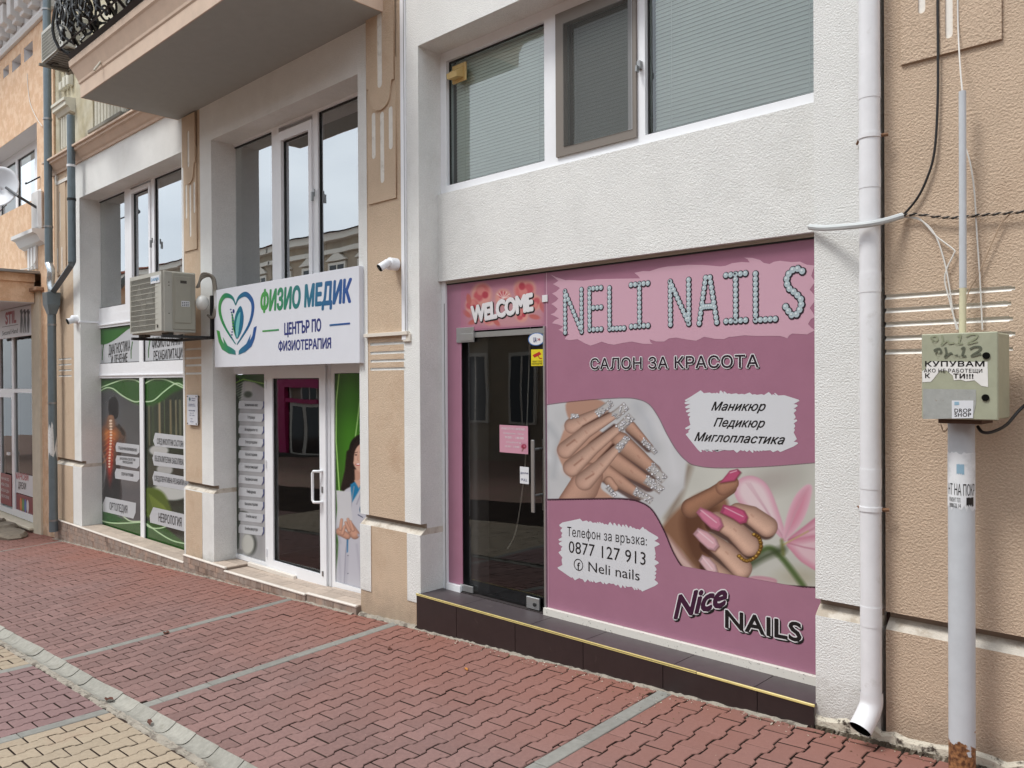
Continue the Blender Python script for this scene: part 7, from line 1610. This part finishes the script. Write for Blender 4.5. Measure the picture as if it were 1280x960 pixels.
# ------------------------------------------------------------------ house across the street (seen in the window reflections)
YO = -15.5
op = thing('building_opposite', 'ornamented house with red tiled roof across the street, mirrored in the upper windows', 'building', (-10, YO, gz(-10, 0)))
opw = mat('opposite_render', S(158, 142, 120), rough=.9, var=.14, vscale=.6, col2=S(150, 138, 122)); opt = mat('opposite_trim', S(206, 200, 188), rough=.9); rft = mat('red_roof', S(140, 84, 64), rough=.9, var=.15, vscale=1.5, bump=.6, bscale=8, bdist=.05)
x = -64; k = 0; rr_ = random.Random(8)
while x < 34:
    w_ = rr_.uniform(9, 13); h_ = rr_.uniform(8.1, 8.8); x1 = x+w_
    MB().box(x, x1-.05, YO-8, YO, -4, h_).build('wall', opw, op)
    b = MB(); b.box(x-.1, x1+.02, YO, YO+.35, h_-.35, h_-.05); b.box(x-.1, x1+.02, YO, YO+.18, h_-.9, h_-.7); b.box(x, x1-.05, YO, YO+.12, 3.3, 3.6); b.build('cornice', opt, op)
    b = MB(); b.add([(x-.3, YO+.5, h_-.04), (x1+.1, YO+.5, h_-.04), (x1-.6, YO-4, h_+1.3), (x+.6, YO-4, h_+1.3), (x-.3, YO-8.5, h_-.04), (x1+.1, YO-8.5, h_-.04)], [(0, 1, 2, 3), (3, 2, 5, 4), (0, 3, 4), (1, 5, 2)]); b.build('roof', rft, op)
    n = int(w_/2.1)
    for i in range(n):
        cx_ = x+(i+.5)*w_/n
        for (z0_, hh_) in ((4.9, 1.9), (.3, 2.3)):
            fr_ = framed('window', cx_-.6, cx_+.6, z0_, z0_+hh_, [(cx_-.5, cx_-.04, z0_+.1, z0_+hh_-.1), (cx_+.04, cx_+.5, z0_+.1, z0_+hh_-.1)], YO-.08+.2, .06, opt, op) if False else MB().box(cx_-.62, cx_+.62, YO, YO+.10, z0_-.08, z0_+hh_+.12).build('window', opt, op)
            slab('pane', cx_-.5, cx_-.04, YO+.10, YO+.105, z0_, z0_+hh_, MATS['dark_pane'], fr_); slab('pane', cx_+.04, cx_+.5, YO+.10, YO+.105, z0_, z0_+hh_, MATS['dark_pane'], fr_)
            if z0_ > 3: b = MB(); b.prism([(cx_-.75, z0_+hh_+.2), (cx_+.75, z0_+hh_+.2), (cx_, z0_+hh_+.62)], YO, YO+.16); b.build('pediment', opt, fr_)
    x = x1; k += 1
mg = mat('magenta_paint', S(190, 24, 104), rough=.5); YV = 15.9; XV = lambda p, q: AX(p, q, YV); ZV = lambda p, q: AZ(p, q, YV)
b = MB(); b.box(XV(338, 478), XV(401, 478), YO+.12, YO+.3, ZV(360, 484), ZV(360, 474)); b.box(XV(338, 500), XV(398, 500), YO+.12, YO+.28, ZV(360, 503), ZV(360, 498)); b.box(XV(352, 500), XV(360, 500), YO+.12, YO+.3, ZV(356, 566), ZV(356, 484)); b.build('shop_front', mg, op)
b = MB(); b.box(XV(364, 540), XV(403, 540), YO+.14, YO+.22, ZV(380, 570), ZV(380, 504)); b.build('shop_window', opt, op)
b = MB(); b.box(XV(367, 540), XV(380, 540), YO+.22, YO+.23, ZV(380, 566), ZV(380, 508)); b.box(XV(384, 540), XV(400, 540), YO+.22, YO+.23, ZV(380, 566), ZV(380, 508)); b.build('shop_pane', MATS['dark_pane'], op)
b = MB(); b.box(XV(320, 560), XV(420, 560), YO+.2, YO+.5, -1.6, ZV(380, 572)); b.build('shop_base', mat('dark_base', S(70, 66, 60), rough=.8), op)
GROUPS = {'window_poster': 'posters behind the shop windows', 'security_camera': 'security cameras on the facade', 'downpipe': 'downpipes on the facade', 'air_conditioner': 'air conditioners on the facade', 'leaf': 'dry leaves on the paving', 'flat_stone': 'stones by the clothes shop', 'cable': 'cables on the walls', 'shop_sign': 'shop signboards', 'tiled_plinth': 'tiled plinths of the clinic', 'cable_duct': 'cable ducts on the facade'}
for o in bpy.data.objects:
    k = o.name.split('.')[0]
    if o.parent is None and k in GROUPS and o.get('label'): o['group'] = GROUPS[k]
